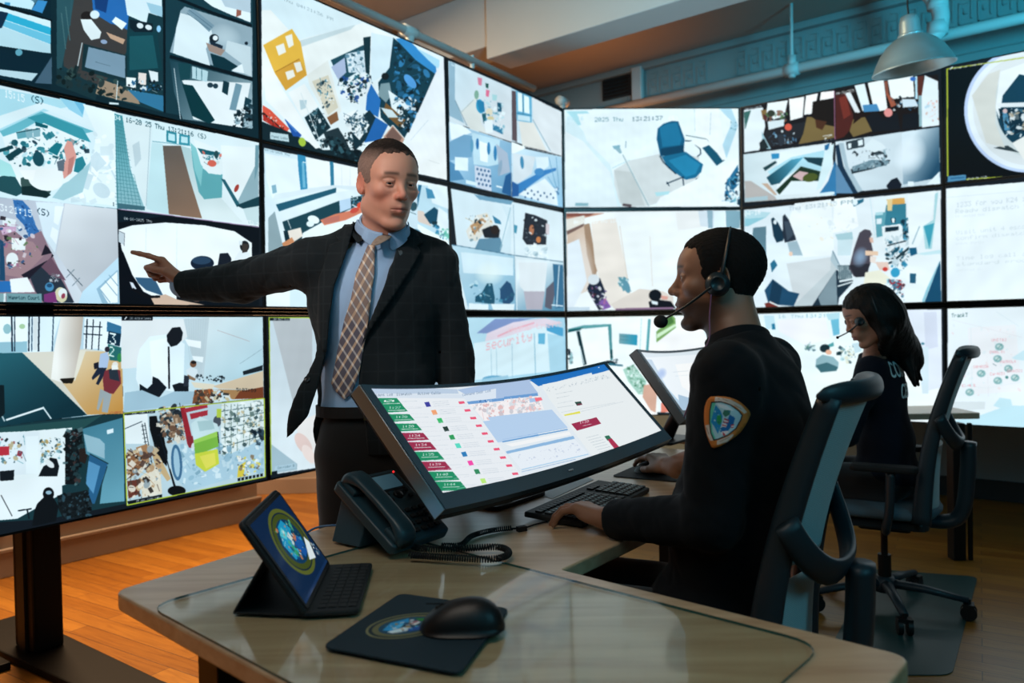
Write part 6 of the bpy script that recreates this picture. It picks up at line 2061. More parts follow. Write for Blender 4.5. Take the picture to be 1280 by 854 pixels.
m_seat = mat('grey_seat_fabric', '#4a5c66', .9, bump=.3, bscale=700)
m_cast = mat('caster_black', '#08090a', .5)
def chair(label, x, y, heading, lean=0.0, spin=0.3):
    M = T(x, y, 0) @ rotz(math.atan2(heading.y, heading.x))
    c = thing('office_chair', label, 'chair', M, 'swivel office chairs')
    # backrest profile: bx(z) centre line, hw(z) half width
    def bx(z): t = (z-.44)/.70; return -.215-.12*t+.040*math.sin(PI*t)-.02*t*t
    def hw(z): t = (z-.44)/.70; return .235-.03*t-.02*math.sin(PI*t)
    def curve(y, z): return bx(z)+.060*(y/.235)**2        # edges wrap forward
    # mesh
    b = B(); b.grid(lambda u, v: (curve((v*2-1)*hw(.76+u*.34)*.93, .76+u*.34), (v*2-1)*hw(.76+u*.34)*.93, .76+u*.34), 24, 20)
    b.build('mesh_back', m_mesh, c, smooth=True, solid=.003)
    b = B(); b.grid(lambda u, v: (curve((v*2-1)*hw(.45+u*.28)*.8, .45+u*.28)+.004, (v*2-1)*hw(.45+u*.28)*.8, .45+u*.28), 8, 20)
    b.build('lower_mesh', m_mesh, c, smooth=True, solid=.003)
    for s in (-1, 1):
        pts = []; R = []
        for i in range(25):
            z = .43+.68*i/24; y_ = s*hw(z); pts.append((curve(y_, z), y_, z)); R.append((.014+.006*(1-i/24), .022+.014*(1-i/24)))
        B().tube(pts, R, 12, upv=(0, 1, 0)).build('side_frame', m_chf, c, smooth=True)
    # head band: thick band wrapping round the top
    rings = []
    for i in range(31):
        a = (i/30*2-1); y_ = a*.232; x_ = curve(y_, 1.11)-.008+.012*abs(a)**6; e = math.sqrt(max(.05, 1-abs(a)**8)); hx, hz = .015*e, .026*e
        rings.append([(x_+hx*math.cos(t), y_, 1.112+hz*math.sin(t)*(1 if math.sin(t) > 0 else .8)) for t in [2*PI*k/16 for k in range(16)]])
    B().loft(rings).build('top_rail', m_chf, c, smooth=True)
    # lumbar yoke looping behind the back
    pts = []; R = []
    for i in range(37):
        a = (i/36*2-1)*math.radians(70); pts.append((bx(.76)+.050-.105*math.cos(a), .246*math.sin(a), .735+.13*abs(a/1.22)**2.4)); R.append((.034*(1-.35*abs(a/1.9)), .013))
    B().tube(pts, R, 14, upv=(0, 0, 1)).build('lumbar_yoke', m_chf, c, smooth=True)
    pts = [(-.10, 0, .40), (-.24, 0, .40), (-.295, 0, .45), (-.315, 0, .60), (-.320, 0, .74)]
    B().tube(bez(pts, 8), [(.03, .045)]*33, 12).build('back_post', m_chf, c, smooth=True)
    # seat
    rings = []
    for i in range(17):
        t = i/16; x_ = -.225+.47*t; e = math.sqrt(max(.03, 1-abs(2*t-1)**5)); w_ = .245*e; zc = .455-.03*max(0, t-.75)**1*2; h_ = .034*e
        rings.append([(x_, w_*(abs(math.cos(a))**.5)*(1 if math.cos(a) > 0 else -1), zc+h_*(abs(math.sin(a))**.7)*(1 if math.sin(a) > 0 else -1)) for a in [2*PI*k/24 for k in range(24)]])
    B().loft(rings).build('seat', m_seat, c, smooth=True)
    B().prism(round_poly([(-.18, -.19), (.17, -.19), (.17, .19), (-.18, .19)], .05), .385, .42).build('seat_pan', m_chf, c, bevel=.008)
    B().box((-.11, -.075, .345), (.10, .075, .39)).build('tilt_mechanism', m_blk, c, bevel=.015)
    for s in (-1, 1):
        b = B().tube(bez([(-.02, s*.15, .40), (-.03, s*.265, .41), (-.045, s*.295, .50), (-.05, s*.295, .645)], 8), [(.018, .03)]*25, 10, upv=(1, 0, 0)); ar = b.build('arm_post', m_chf, c, smooth=True)
        b = B().prism(round_poly([(-.15, s*.295-.042), (.10, s*.295-.042), (.10, s*.295+.042), (-.15, s*.295+.042)], .035), .645, .670); b.build('armrest', m_rub, c, bevel=.008)
    B().tube([(0, 0, .10), (0, 0, .23)], .027, 16).tube([(0, 0, .23), (0, 0, .35)], .014, 14).build('gas_stem', m_blk, c, smooth=False)
    b = B().lathe([(.001, .07), (.045, .07), (.048, .10), (.038, .135), (.001, .135)], 20); hub = b.build('base_hub', m_chf, c, smooth=True)
    for k in range(5):
        a = spin+2*PI*k/5; e = V((math.cos(a), math.sin(a), 0))
        B().tube([e*.03+V((0, 0, .105)), e*.16+V((0, 0, .10)), e*.315+V((0, 0, .078))], [(.020, .026), (.017, .021), (.013, .016)], 10).build('base_leg', m_chf, c, smooth=True)
        s_ = V((-e.y, e.x, 0)); cc = e*.315; q = B()
        for d in (-.018, .018): q.tube([cc+s_*(d-.009)+V((0, 0, .031)), cc+s_*(d+.009)+V((0, 0, .031))], .031, 18)
        q.tube([cc+V((0, 0, .045)), cc+V((0, 0, .085))], .009, 8); q.box((-.02, -.028, .05), (.02, .028, .066), M=T(*cc) @ rotz(a)); q.build('caster', m_cast, c, auto=40)
    return c
H1 = V((-.85, .53)).normalized(); S1 = V((.455, 1.77))
H2 = V((-.86, .51)).normalized(); S2 = onz(1106, 742, .06).xy
chair1 = chair('grey mesh swivel chair the nearer seated man sits in', S1.x, S1.y, H1, spin=.25)
chair2 = chair('grey mesh swivel chair the woman sits in, its wheeled base on the floor mat', S2.x, S2.y, H2, spin=.62)
mc = [onz(1090, 712, 0), onz(1222, 722, 0), onz(1190, 845, 0), onz(1020, 845, 0)]
b = B().prism(round_poly([p.xy for p in mc], .05), 0.0005, .004)
tag(b.build('floor_mat', mat('teal_tinted_mat', '#23403f', .35, spec=.5)), 'dark teal floor mat under the woman\'s chair', 'mat')
chair2.location.z = .004; chair1.location.z = 0
# ---------------------------------------------------------------- implicit body modeller (numpy distance fields -> surface nets)
f32 = np.float32
class Field:
    def __init__(s): s.ops = []
    def _add(s, fn, c, r, k, mode): s.ops.append((fn, np.array(c, f32), float(r), k, mode)); return s
    def cap(s, a, b, ra, rb, k=.02, mode='u', flat=None, axis=None):
        """tapered capsule; flat=(scale) squashes along unit vector axis"""
        a = np.array(a, f32); b = np.array(b, f32); ab = b-a; L2 = float(ab@ab)+1e-9
        ax = np.array(axis, f32)/np.linalg.norm(axis) if axis is not None else None
        def fn(P):
            q = P-a; t = np.clip((q@ab)/L2, 0, 1); d = q-t[..., None]*ab
            if ax is not None:
                h = d@ax; d = d+(h*(1/flat-1))[..., None]*ax
                l = np.sqrt((d*d).sum(-1)); return (l-(ra+(rb-ra)*t))*(flat if flat < 1 else 1)
            return np.sqrt((d*d).sum(-1))-(ra+(rb-ra)*t)
        return s._add(fn, (a+b)/2, math.sqrt(L2)/2+max(ra, rb)*(1 if flat is None else max(1, flat)), k, mode)
    def ell(s, c, r, R=None, k=.02, mode='u'):
        c = np.array(c, f32); r = np.array(r, f32); A = np.array(R, f32) if R is not None else np.eye(3, dtype=f32)   # rows = local axes
        def fn(P):
            q = (P-c)@A.T; u = q/r; k0 = np.sqrt((u*u).sum(-1)); v = u/r; k1 = np.sqrt((v*v).sum(-1))+1e-9
            return k0*(k0-1)/k1
        return s._add(fn, c, float(r.max()), k, mode)
    def box(s, c, h, R=None, rr=.01, k=.01, mode='u'):
        c = np.array(c, f32); h = np.array(h, f32)-rr; A = np.array(R, f32) if R is not None else np.eye(3, dtype=f32)
        def fn(P):
            q = np.abs((P-c)@A.T)-h; return np.sqrt((np.maximum(q, 0)**2).sum(-1))+np.minimum(q.max(-1), 0)-rr
        return s._add(fn, c, float(np.linalg.norm(h))+rr, k, mode)
    def half(s, p, n, k=.005, mode='s', c=None, r=9):
        """remove everything on the side n points to"""
        p = np.array(p, f32); n = np.array(n, f32); n = n/np.linalg.norm(n)
        return s._add(lambda P: -((P-p)@n), p if c is None else c, r, k, mode)
    def fn(s, fn, c, r, k=.005, mode='s'): return s._add(fn, c, r, k, mode)
    def mesh(s, h=.003, nb=8, post=None):
        B_ = h*nb; lo = np.min([o[1]-o[2]-.02 for o in s.ops if o[4] == 'u'], 0); hi = np.max([o[1]+o[2]+.02 for o in s.ops if o[4] == 'u'], 0)
        o0 = np.floor(lo/B_).astype(int)-1; n = np.ceil(hi/B_).astype(int)-o0+2
        g = np.stack(np.meshgrid(*[np.arange(i) for i in n], indexing='ij'), -1).reshape(-1, 3)
        cen = ((g+o0+.5)*B_).astype(f32); rad = B_*.87
        d = s.eval(cen, rad_check=False); act = np.abs(d) < rad*1.6+.012
        g = g[act]; cen = cen[act]
        t = np.arange(nb+1); loc = np.stack(np.meshgrid(t, t, t, indexing='ij'), -1).reshape(1, -1, 3)
        base = ((g+o0)*nb)[:, None, :]+loc                       # integer sample coords
        F_ = np.empty(base.shape[:2], f32); CH = 1500
        for i in range(0, len(g), CH):
            F_[i:i+CH] = s.eval((base[i:i+CH]*h).astype(f32), cen[i:i+CH], rad)
        F_ = F_.reshape(-1, nb+1, nb+1, nb+1); S = F_ < 0
        # active cells
        cnt = sum(S[:, a:a+nb, b:b+nb, c:c+nb].astype(np.int8) for a in (0, 1) for b in (0, 1) for c in (0, 1))
        bi, ci, cj, ck = np.nonzero((cnt > 0) & (cnt < 8)); m = len(bi)
        acc = np.zeros((m, 3)); num = np.zeros(m)
        for (p, q) in [((0, 0, 0), (1, 0, 0)), ((0, 1, 0), (1, 1, 0)), ((0, 0, 1), (1, 0, 1)), ((0, 1, 1), (1, 1, 1)), ((0, 0, 0), (0, 1, 0)), ((1, 0, 0), (1, 1, 0)), ((0, 0, 1), (0, 1, 1)), ((1, 0, 1), (1, 1, 1)),
                       ((0, 0, 0), (0, 0, 1)), ((1, 0, 0), (1, 0, 1)), ((0, 1, 0), (0, 1, 1)), ((1, 1, 0), (1, 1, 1))]:
            fa = F_[bi, ci+p[0], cj+p[1], ck+p[2]]; fb = F_[bi, ci+q[0], cj+q[1], ck+q[2]]; x = (fa < 0) != (fb < 0)
            tt = np.where(x, fa/np.where(x, fa-fb, 1), 0)[:, None]
            acc += np.where(x[:, None], np.array(p)*(1-tt)+np.array(q)*tt, 0); num += x
        cell = (g[bi]+0)*nb+np.stack([ci, cj, ck], -1); vs = (cell+o0*nb+acc/num[:, None])*h
        D = n*nb+2; key = lambda c: (c[:, 0]*D[1]+c[:, 1])*D[2]+c[:, 2]
        K = key(cell); order = np.argsort(K); Ks = K[order]
        faces = []
        for ax in range(3):
            e = [0, 0, 0]; e[ax] = 1; sl0 = S[:, :nb, :nb, :nb]; sl1 = S[:, e[0]:e[0]+nb, e[1]:e[1]+nb, e[2]:e[2]+nb]
            b_, i_, j_, k_ = np.nonzero(sl0 != sl1); c = g[b_]*nb+np.stack([i_, j_, k_], -1); flip = sl0[b_, i_, j_, k_]
            u, v = [(1, 2), (2, 0), (0, 1)][ax]; q = []
            for du, dv in ((0, 0), (-1, 0), (-1, -1), (0, -1)):
                cc = c.copy(); cc[:, u] += du; cc[:, v] += dv; kk = key(cc); w_ = np.searchsorted(Ks, kk); w_ = np.clip(w_, 0, len(Ks)-1); ok = Ks[w_] == kk; q.append(np.where(ok, order[w_], -1))
            q = np.stack(q, -1); good = (q >= 0).all(-1); q = q[good]; fl = flip[good]; q[~fl] = q[~fl][:, ::-1]; faces.append(q)
        faces = np.concatenate(faces)
        if post is not None: vs = post(vs)
        return vs, faces
    def eval(s, P, cen=None, rad=0, rad_check=True):
        sh = P.shape[:-1]; F_ = np.full(sh, .5, f32)
        if cen is None:
            for fn, c, r, k, mode in s.ops: F_ = s.comb(F_, fn(P), k, mode)
            return F_
        for fn, c, r, k, mode in s.ops:
            near = np.sqrt(((cen-c)**2).sum(-1)) < r+rad+2.2*k+.035
            if not near.any(): continue
            F_[near] = s.comb(F_[near], fn(P[near]).astype(f32), k, mode)
        return F_
    @staticmethod
    def comb(a, b, k, mode):
        if mode == 'u':
            if k <= 0: return np.minimum(a, b)
            h = np.maximum(k-np.abs(a-b), 0)/k; return np.minimum(a, b)-h*h*k*.25
        if mode == 's':
            b = -b
            if k <= 0: return np.maximum(a, b)
            h = np.maximum(k-np.abs(a-b), 0)/k; return np.maximum(a, b)+h*h*k*.25
        if mode == 'i':
            h = np.maximum(k-np.abs(a-b), 0)/max(k, 1e-6); return np.maximum(a, b)+h*h*k*.25
def laplace(vs, fs, it=1, w=.5):
    n = len(vs)
    e = np.concatenate([fs[:, [0, 1]], fs[:, [1, 2]], fs[:, [2, 3]], fs[:, [3, 0]]]); e = np.concatenate([e, e[:, ::-1]])
    dg = np.bincount(e[:, 0], minlength=n).astype(float); dg[dg == 0] = 1
    for i in range(it):
        a = np.stack([np.bincount(e[:, 0], vs[e[:, 1], k], minlength=n) for k in range(3)], -1)/dg[:, None]
        vs = vs+(a-vs)*w
    return vs
def biggest(vs, fs):
    n = len(vs); lab = np.arange(n); e = np.concatenate([fs[:, [0, 1]], fs[:, [1, 2]], fs[:, [2, 3]], fs[:, [3, 0]]])
    while True:
        m = np.minimum(lab[e[:, 0]], lab[e[:, 1]]); l2 = lab.copy(); np.minimum.at(l2, e[:, 0], m); np.minimum.at(l2, e[:, 1], m); l2 = l2[l2]
        if (l2 == lab).all(): break
        lab = l2
    u, c = np.unique(lab, return_counts=True); k = lab == u[c.argmax()]; idx = np.cumsum(k)-1
    return vs[k], idx[fs[k[fs[:, 0]]]]
def vnormals(vs, fs):
    n = np.cross(vs[fs[:, 2]]-vs[fs[:, 0]], vs[fs[:, 3]]-vs[fs[:, 1]]); N_ = np.zeros_like(vs)
    for k in range(4): np.add.at(N_, fs[:, k], n)
    return N_/(np.linalg.norm(N_, axis=1, keepdims=True)+1e-12)
def snoise(P, sc, seed=0):
    """cheap smooth pseudo noise, sum of warped sines"""
    R = np.random.RandomState(seed); out = 0
    for i in range(6):
        d = R.randn(3); d /= np.linalg.norm(d); ph = R.rand()*6.28; f = sc*(.6+R.rand()*.9)
        d2 = R.randn(3); out = out+np.sin(P@d*f+ph+1.3*np.sin(P@d2*f*.5+ph))
    return out/6
def obj_from(name, vs, fs, mt, parent=None, origin=None, col=None, smooth=True):
    me = bpy.data.meshes.new(name); o_ = np.array(origin if origin is not None else (0, 0, 0), float)
    v = (vs-o_).astype(f32); me.vertices.add(len(v)); me.vertices.foreach_set('co', v.ravel())
    me.loops.add(fs.size); me.loops.foreach_set('vertex_index', fs.astype(np.int32).ravel())
    me.polygons.add(len(fs)); me.polygons.foreach_set('loop_start', np.arange(0, fs.size, 4, dtype=np.int32))
    me.update(calc_edges=True); me.validate()
    if smooth: me.polygons.foreach_set('use_smooth', np.ones(len(me.polygons), bool))
    if col is not None:
        a = me.color_attributes.new('tone', 'FLOAT_COLOR', 'POINT'); c = np.ones((len(v), 4), f32); c[:, :3] = col; a.data.foreach_set('color', c.ravel())
    me.materials.append(mt); o = bpy.data.objects.new(name, me); COL.objects.link(o); o.location = o_
    if parent is not None: o.parent = parent; o.location = o_-np.array(parent.location)
    return o
def attr_mat(name, rough=.5, spec=.4, bump=0, bscale=300, sss=0, sheen=0, stretch=(1, 1, 1)):
    m = mat(name, '#808080', rough, spec=spec, bump=bump, bscale=bscale, sss=sss, sheen=sheen, stretch=stretch)
    a = m.node_tree.nodes.new('ShaderNodeVertexColor'); a.layer_name = 'tone'; m.node_tree.links.new(a.outputs[0], m.node_tree.nodes['Principled BSDF'].inputs['Base Color']); return m
class Fr:
    """rigid frame: local (x forward, y left, z up) to world"""
    def __init__(s, o, x, up=(0, 0, 1), sc=1):
        x = V(x).normalized(); y = V(up).cross(x).normalized(); z = x.cross(y); s.o = V(o); s.x, s.y, s.z = x, y, z; s.sc = sc
        s.A = np.array([x, y, z], f32)      # rows local axes
    def __call__(s, *p): p = p[0] if len(p) == 1 else p; return s.o+(s.x*p[0]+s.y*p[1]+s.z*p[2])*s.sc
    def loc(s, P): return ((P-np.array(s.o))@s.A.T.astype(float))/s.sc
def head_field(F, H, fem=False, nose=1.0, jaw=1.0, brow=1.0, lid=(.0036, .0022)):
    s = H.sc; A = H.A; E = lambda c, r, k=.02, mode='u', R=None: F.ell(H(c), [q*s for q in r], A if R is None else R, k*s, mode)
    C = lambda a, b, ra, rb, k=.01, mode='u': F.cap(H(a), H(b), ra*s, rb*s, k*s, mode)
    E((-.012, 0, .036), (.099, .076, .086), 0)
    E((.022, 0, .030), (.070, .066, .060), .03)
    E((.022, 0, -.040), (.064, .056*jaw, .076), .03)
    E((-.006, 0, -.052), (.055, .060*jaw, .048), .03)
    for y in (-1, 1):
        C((-.012, y*.050*jaw, -.070), (.052, y*.022*jaw, -.106), .016*jaw, .013, .022)
        E((.056, y*.043, -.020), (.024, .022, .018), .022)
        if not fem: C((.079, y*.012, .024), (.070, y*.047, .022), .0085*brow, .008*brow, .014)
    E((.066, 0, -.108), (.020, .021*jaw, .016), .022)
    E((.072, 0, -.060), (.024, .032, .030), .02)
    # sockets
    for y in (-1, 1): E((.091, y*.032, .003), (.016, .0165, .0115), .014, 's')
    # nose
    C((.083, 0, .012), (.105*nose, 0, -.026), .0075, .0095, .012)
    E((.104*nose, 0, -.029), (.0115, .0105, .0095), .006)
    for y in (-1, 1): E((.095, y*.0125, -.0325), (.0105, .0075, .0085), .006)
    C((.089, 0, -.040), (.087, 0, -.050), .004, .005, .006)
    for y in (-1, 1): E((.100, y*.0062, -.0395), (.005, .0034, .0030), .003, 's')
    # lids
    for y in (-1, 1):
        E((.0755, y*.0315, .0035), (.0142, .0155, .0138), .004)
        E((.089, y*.0325, lid[1]), (.0080, .0125, lid[0]), .002, 's')
        C((.0855, y*.022, .0095), (.078, y*.046, .0075), .0030, .0028, .004)
    # mouth
    lw = .0235
    C((.0935, 0, -.0615), (.083, lw*.8, -.0655), .0052, .0035, .006); C((.0935, 0, -.0615), (.083, -lw*.8, -.0655), .0052, .0035, .006)
    C((.0915, 0, -.0735), (.082, lw*.7, -.0690), .0064, .0038, .007); C((.0915, 0, -.0735), (.082, -lw*.7, -.0690), .0064, .0038, .007)
    for y in (-1, 1): C((.099, 0, -.0672), (.0865, y*lw, -.0676), .0018, .0015, .002, 's')
    E((.090, 0, -.088), (.010, .020, .006), .012, 's')
    # ears
    for y in (-1, 1):
        R_ = np.array([H.x*math.cos(.35)+H.y*y*(-math.sin(.35))*(-1) if False else (H.x*math.cos(.4)-H.y*y*math.sin(.4)), (H.y*math.cos(.4)+H.x*y*math.sin(.4)), H.z], f32)
        E((-.010, y*.078, -.004), (.0175, .0065, .031), .006, R=R_)
        E((-.012, y*.083, .000), (.0105, .0055, .019), .005, 's', R=R_)
        E((-.004, y*.076, -.026), (.009, .005, .010), .006)
def eyes(H, parent, iris='#3a5a6a', look=(0, 0), lash=True):
    m_e = mat('eye_white', '#c9c6c2', .25, coat=.5); m_i = mat('iris_'+iris.strip('#'), iris, .25, coat=.6); m_p = mat('pupil', '#050505', .2)
    for y in (-1, 1):
        c = H(.0738, y*.0315, .0030); b = B(); fw_ = (H.x+H.y*look[0]+H.z*look[1]).normalized()
        M = frame_M(c, fw_.cross(V((0, 0, 1))).normalized(), (fw_.cross(V((0, 0, 1))).normalized()).cross(fw_)*-1)
        # sphere with z axis along gaze
        q = fw_.to_track_quat('Z', 'Y').to_matrix().to_4x4(); M = Matrix.Translation(c) @ q; r = .0122*H.sc
        n = 24; m_ = 14; vs = []; fs = []; mi = []
        for i in range(m_+1):
            a = PI*i/m_
            for j in range(n): vs.append((r*math.sin(a)*math.cos(2*PI*j/n), r*math.sin(a)*math.sin(2*PI*j/n), r*math.cos(a)*(1.04 if a < .5 else 1)))
        bb = B()
        for i in range(m_):
            for j in range(n): fs.append((i*n+j, i*n+(j+1) % n, (i+1)*n+(j+1) % n, (i+1)*n+j)); mi.append(2 if i < 1 else 1 if i < 2 else 0)
        bb.v = [tuple(M @ V(v)-parent.location) for v in vs]; bb.f = fs; bb.mi = mi
        bb.build('eye', [m_e, m_i, m_p], parent, smooth=True)
def hand_field(F, Wf, curls, spread=0, thumb=None, side=1, sc=1, k=.008):
    """Wf: Fr at wrist, x to knuckles, z = back of hand up, y = left; side=+1 -> thumb towards +y. curls: 4 tuples (a1,a2,a3) index..little"""
    s = Wf.sc*sc; P = lambda a: Wf.o+(Wf.x*a[0]+Wf.y*a[1]*side+Wf.z*a[2])*s
    F.cap(P((-.05, 0, 0)), P((.01, 0, 0)), .029*s, .027*s, .02, flat=.78, axis=Wf.z)
    for j, (y0, x1) in enumerate(((.027, .088), (.009, .092), (-.009, .087), (-.026, .078))):
        F.cap(P((.012, y0*.62, -.001)), P((x1, y0, .003)), .0135*s, .0110*s, .016)
    F.ell(P((.045, .0, -.010)), (.040*s, .036*s, .012*s), Wf.A, .014)
    F.ell(P((.030, .026, -.010)), (.030*s, .016*s, .014*s), Wf.A, .014)
    L = [(.042, .026, .021), (.046, .029, .022), (.042, .027, .021), (.033, .021, .019)]
    tips = []
    for j, (y0, x1) in enumerate(((.027, .088), (.009, .092), (-.009, .087), (-.026, .078))):
        p = V((x1, y0, .002)); a = 0; sp = spread*(1.5-j)*.12
        for q in range(3):
            a += curls[j][q]; d = V((math.cos(a)*math.cos(sp), math.cos(a)*math.sin(sp), -math.sin(a))); e = p+d*L[j][q]
            r = [.0095, .0086, .0078, .0068]; F.cap(P(p), P(e), r[q]*s*(.88 if j == 3 else 1), r[q+1]*s*(.88 if j == 3 else 1), k*.5 if q else k)
            p = e
        tips.append(P(p))
    t = thumb or [(.018, .026, -.010), (.050, .050, -.020), (.078, .058, -.026), (.102, .058, -.030)]
    R_ = [.0145, .0120, .0105, .0085]
    for q in range(3): F.cap(P(t[q]), P(t[q+1]), R_[q]*s, R_[q+1]*s, .008 if q == 0 else .003)
    return tips
def skin_color(Pl, base, lips, hairc=None, stubble=0, browz=.026, brow_w=1.0, blush=None, fem=False):
    """Pl in head coordinates -> rgb (linear)"""
    n = len(Pl); c = np.tile(np.array(s2l(hexc(base))), (n, 1)); x, y, z = Pl.T
    nz = snoise(Pl, 90, 4)[:, None]; c = c*(1+.06*nz)
    def mixc(m, h): nonlocal c; m = np.clip(m, 0, 1)[:, None]; c = c*(1-m)+np.array(s2l(hexc(h)))*m
    if blush:
        m = np.exp(-(((np.abs(y)-.045)/.02)**2+((z+.03)/.022)**2))*.5*(x > .03)+np.exp(-((x-.11)/.02)**2-(z+.03)**2/.0003)*.5*(x > .09); mixc(m, blush)
        mixc(((np.abs(y) > .073) & (np.abs(z) < .05) & (np.abs(x+.01) < .03))*.6, blush)
    if stubble:
        m = (z < -.045)*np.clip((x+.035)/.045, 0, 1)*np.clip((-.040-z)/.02, 0, 1)*stubble
        m *= 1-np.exp(-((z+.067)/.010)**2-(y/.024)**2)*(x > .07); mixc(m, hairc)
    m = np.exp(-((z+.0672)/.0085)**4-(y/.024)**4)*(x > .078); mixc(m*.9, lips)
    bz = browz+.004-.10*np.maximum(0, np.abs(y)-.034); m = np.exp(-((z-bz)/(.0042*brow_w))**2)*np.clip(1-((np.abs(y)-.030)/.0215)**6, 0, 1)*(x > .05)
    if hairc: mixc(m*.85, hairc)
    m = np.exp(-((z-.0075)/.0016)**2)*(np.abs(np.abs(y)-.033) < .015)*(x > .07)*(.7 if fem else .3); mixc(m, '#0c0808')
    return c
def patch_on(name, bvh, outline, frame, depth0, off, mt, parent=None, step=.006, thick=.0, uvbox=None, back=False, hole=None, lift=None):
    """drape a flat outline (frame y,z coordinates) onto a surface by casting along -frame.x from depth0"""
    xs = [p[0] for p in outline]; ys = [p[1] for p in outline]; x0, x1, y0, y1 = min(xs), max(xs), min(ys), max(ys)
    nx, ny = max(2, int((x1-x0)/step)), max(2, int((y1-y0)/step))
    bm = bmesh.new(); 
    vs = [bm.verts.new((p[0], p[1], 0)) for p in outline]; f = bm.faces.new(vs); 
    for i in range(1, nx):
        bmesh.ops.bisect_plane(bm, geom=bm.verts[:]+bm.edges[:]+bm.faces[:], plane_co=(x0+(x1-x0)*i/nx, 0, 0), plane_no=(1, 0, 0))
    for i in range(1, ny):
        bmesh.ops.bisect_plane(bm, geom=bm.verts[:]+bm.edges[:]+bm.faces[:], plane_co=(0, y0+(y1-y0)*i/ny, 0), plane_no=(0, 1, 0))
    uv = []; dirn = -frame.x; po = parent.location if parent is not None else V((0, 0, 0)); last = None
    for v in bm.verts:
        u = (v.co.x, v.co.y); uv.append(((u[0]-x0)/(x1-x0), (u[1]-y0)/(y1-y0)))
        o = frame(depth0, u[0], u[1]); hit = bvh.ray_cast(o, dirn)
        if hit[0] is None:
            hit = bvh.find_nearest(o+dirn*depth0*.6)
        n_ = hit[1] if hit[1].dot(frame.x) > 0 else -hit[1]
        e = off+(lift(u[0], u[1]) if lift else 0)
        v.co = hit[0]+n_*e*.5+frame.x*e*.5-po
    me = bpy.data.meshes.new(name); bm.normal_update(); bm.to_mesh(me); bm.free()
    l = me.uv_layers.new(name='UVMap')
    for lp in me.loops: l.data[lp.index].uv = uv[lp.vertex_index]
    for p in me.polygons: p.use_smooth = True
    me.materials.append(mt); o = bpy.data.objects.new(name, me); COL.objects.link(o)
    if parent is not None: o.parent = parent
    if thick:
        q = o.modifiers.new('solid', 'SOLIDIFY'); q.thickness = thick; q.offset = 0
    return o
def bvh_of(vs, fs): return BVHTree.FromPolygons([tuple(v) for v in vs], [tuple(int(i) for i in f) for f in fs])
# ---------------------------------------------------------------- standing man in a suit
def polyfn(frame, poly, xmin, xmax=9, grow=0):
    """signed distance of a prism: polygon in frame (y,z), x between xmin and xmax"""
    Pn = np.array(poly, float); o = np.array(frame.o); A = frame.A.astype(float)
    def fn(P):
        q = (P-o)@A.T; y, z = q[..., 1], q[..., 2]; d = np.full(y.shape, 1e9); ins = np.zeros(y.shape, bool); n = len(Pn)
        for i in range(n):
            a, b = Pn[i], Pn[(i+1) % n]; e = b-a; t = np.clip(((y-a[0])*e[0]+(z-a[1])*e[1])/(e@e+1e-12), 0, 1)
            d = np.minimum(d, (y-a[0]-t*e[0])**2+(z-a[1]-t*e[1])**2)
            c = (a[1] > z) != (b[1] > z); den = (b[1]-a[1]) if b[1] != a[1] else 1e-9
            ins ^= c & (y < (b[0]-a[0])*(z-a[1])/den+a[0])
        d = np.sqrt(d); d = np.where(ins, -d, d)-grow
        return np.maximum(d, np.maximum(xmin-q[..., 0], q[..., 0]-xmax))
    return fn
def folds(vs, fs, amp, sc, seed, mask=None, it=1):
    n = vnormals(vs, fs); a = snoise(vs, sc, seed); a = np.abs(a)*2-.7
    d = amp*a
    if mask is not None: d = d*mask
    return vs+n*d[:, None]
MO = V((-.405, 2.275, 0)); TF = Fr(MO, (.30, -.954, 0))
m_skinA = attr_mat('skin_light', .48, .4, bump=.12, bscale=900, sss=.08)
HS = Fr(aty(485, 230, 2.20), V((.545, -.84, -.20)), sc=1.01)
# roll the head slightly
bodyF = Field(); head_field(bodyF, HS, jaw=1.05, brow=1.35, lid=(.0030, .0010))
bodyF.cap(HS(-.018, 0, -.07), TF(-.015, .02, 1.47), .060, .064, .02)
bodyF.ell(TF(-.01, 0, 1.34), (.10, .16, .18), TF.A, .03); bodyF.ell(TF(-.01, 0, 1.10), (.09, .14, .17), TF.A, .05); bodyF.ell(TF(-.01, 0, .95), (.09, .145, .11), TF.A, .04)
Sr, Sl = TF(-.01, -.185, 1.455), TF(-.01, .185, 1.450)
Er, Wr = aty(300, 352, 2.36), aty(232, 357, 2.42)
El = TF(-.02, .242, 1.17); Wl = TF(.05, .245, .93)
bodyF.cap(TF(-.01, -.08, 1.46), Sr, .05, .05, .03); bodyF.cap(TF(-.01, .08, 1.46), Sl, .05, .05, .03)
bodyF.cap(Sr, Er, .045, .038, .02); bodyF.cap(Er, Wr, .038, .029, .02); bodyF.cap(Sl, El, .045, .038, .02); bodyF.cap(El, Wl, .038, .029, .02)
for s_ in (-1, 1):
    bodyF.cap(TF(-.01, s_*.085, .92), TF(.0, s_*.10, .50), .075, .05, .03); bodyF.cap(TF(0, s_*.10, .50), TF(-.02, s_*.105, .09), .05, .036, .02)
    bodyF.cap(TF(-.03, s_*.105, .05), TF(.12, s_*.125, .035), .032, .028, .02)
xh = V((-.78, .06, .68)).normalized(); zb = V((.42, .50, .62)); WH = Fr(Wr+xh*.012, xh, zb, 1.0)
hand_field(bodyF, WH, [(.42, .12, .05), (1.25, 1.55, .9), (1.35, 1.6, 1.0), (1.4, 1.6, 1.0)], thumb=[(.018, .024, -.010), (.050, .040, -.026), (.076, .034, -.040), (.098, .024, -.046)])
WHl = Fr(Wl, (Wl-El).normalized()+V((.1, -.1, 0)), TF.y, 1.0)
hand_field(bodyF, WHl, [(.35, .4, .25), (.4, .5, .3), (.45, .5, .3), (.5, .5, .3)], side=-1)
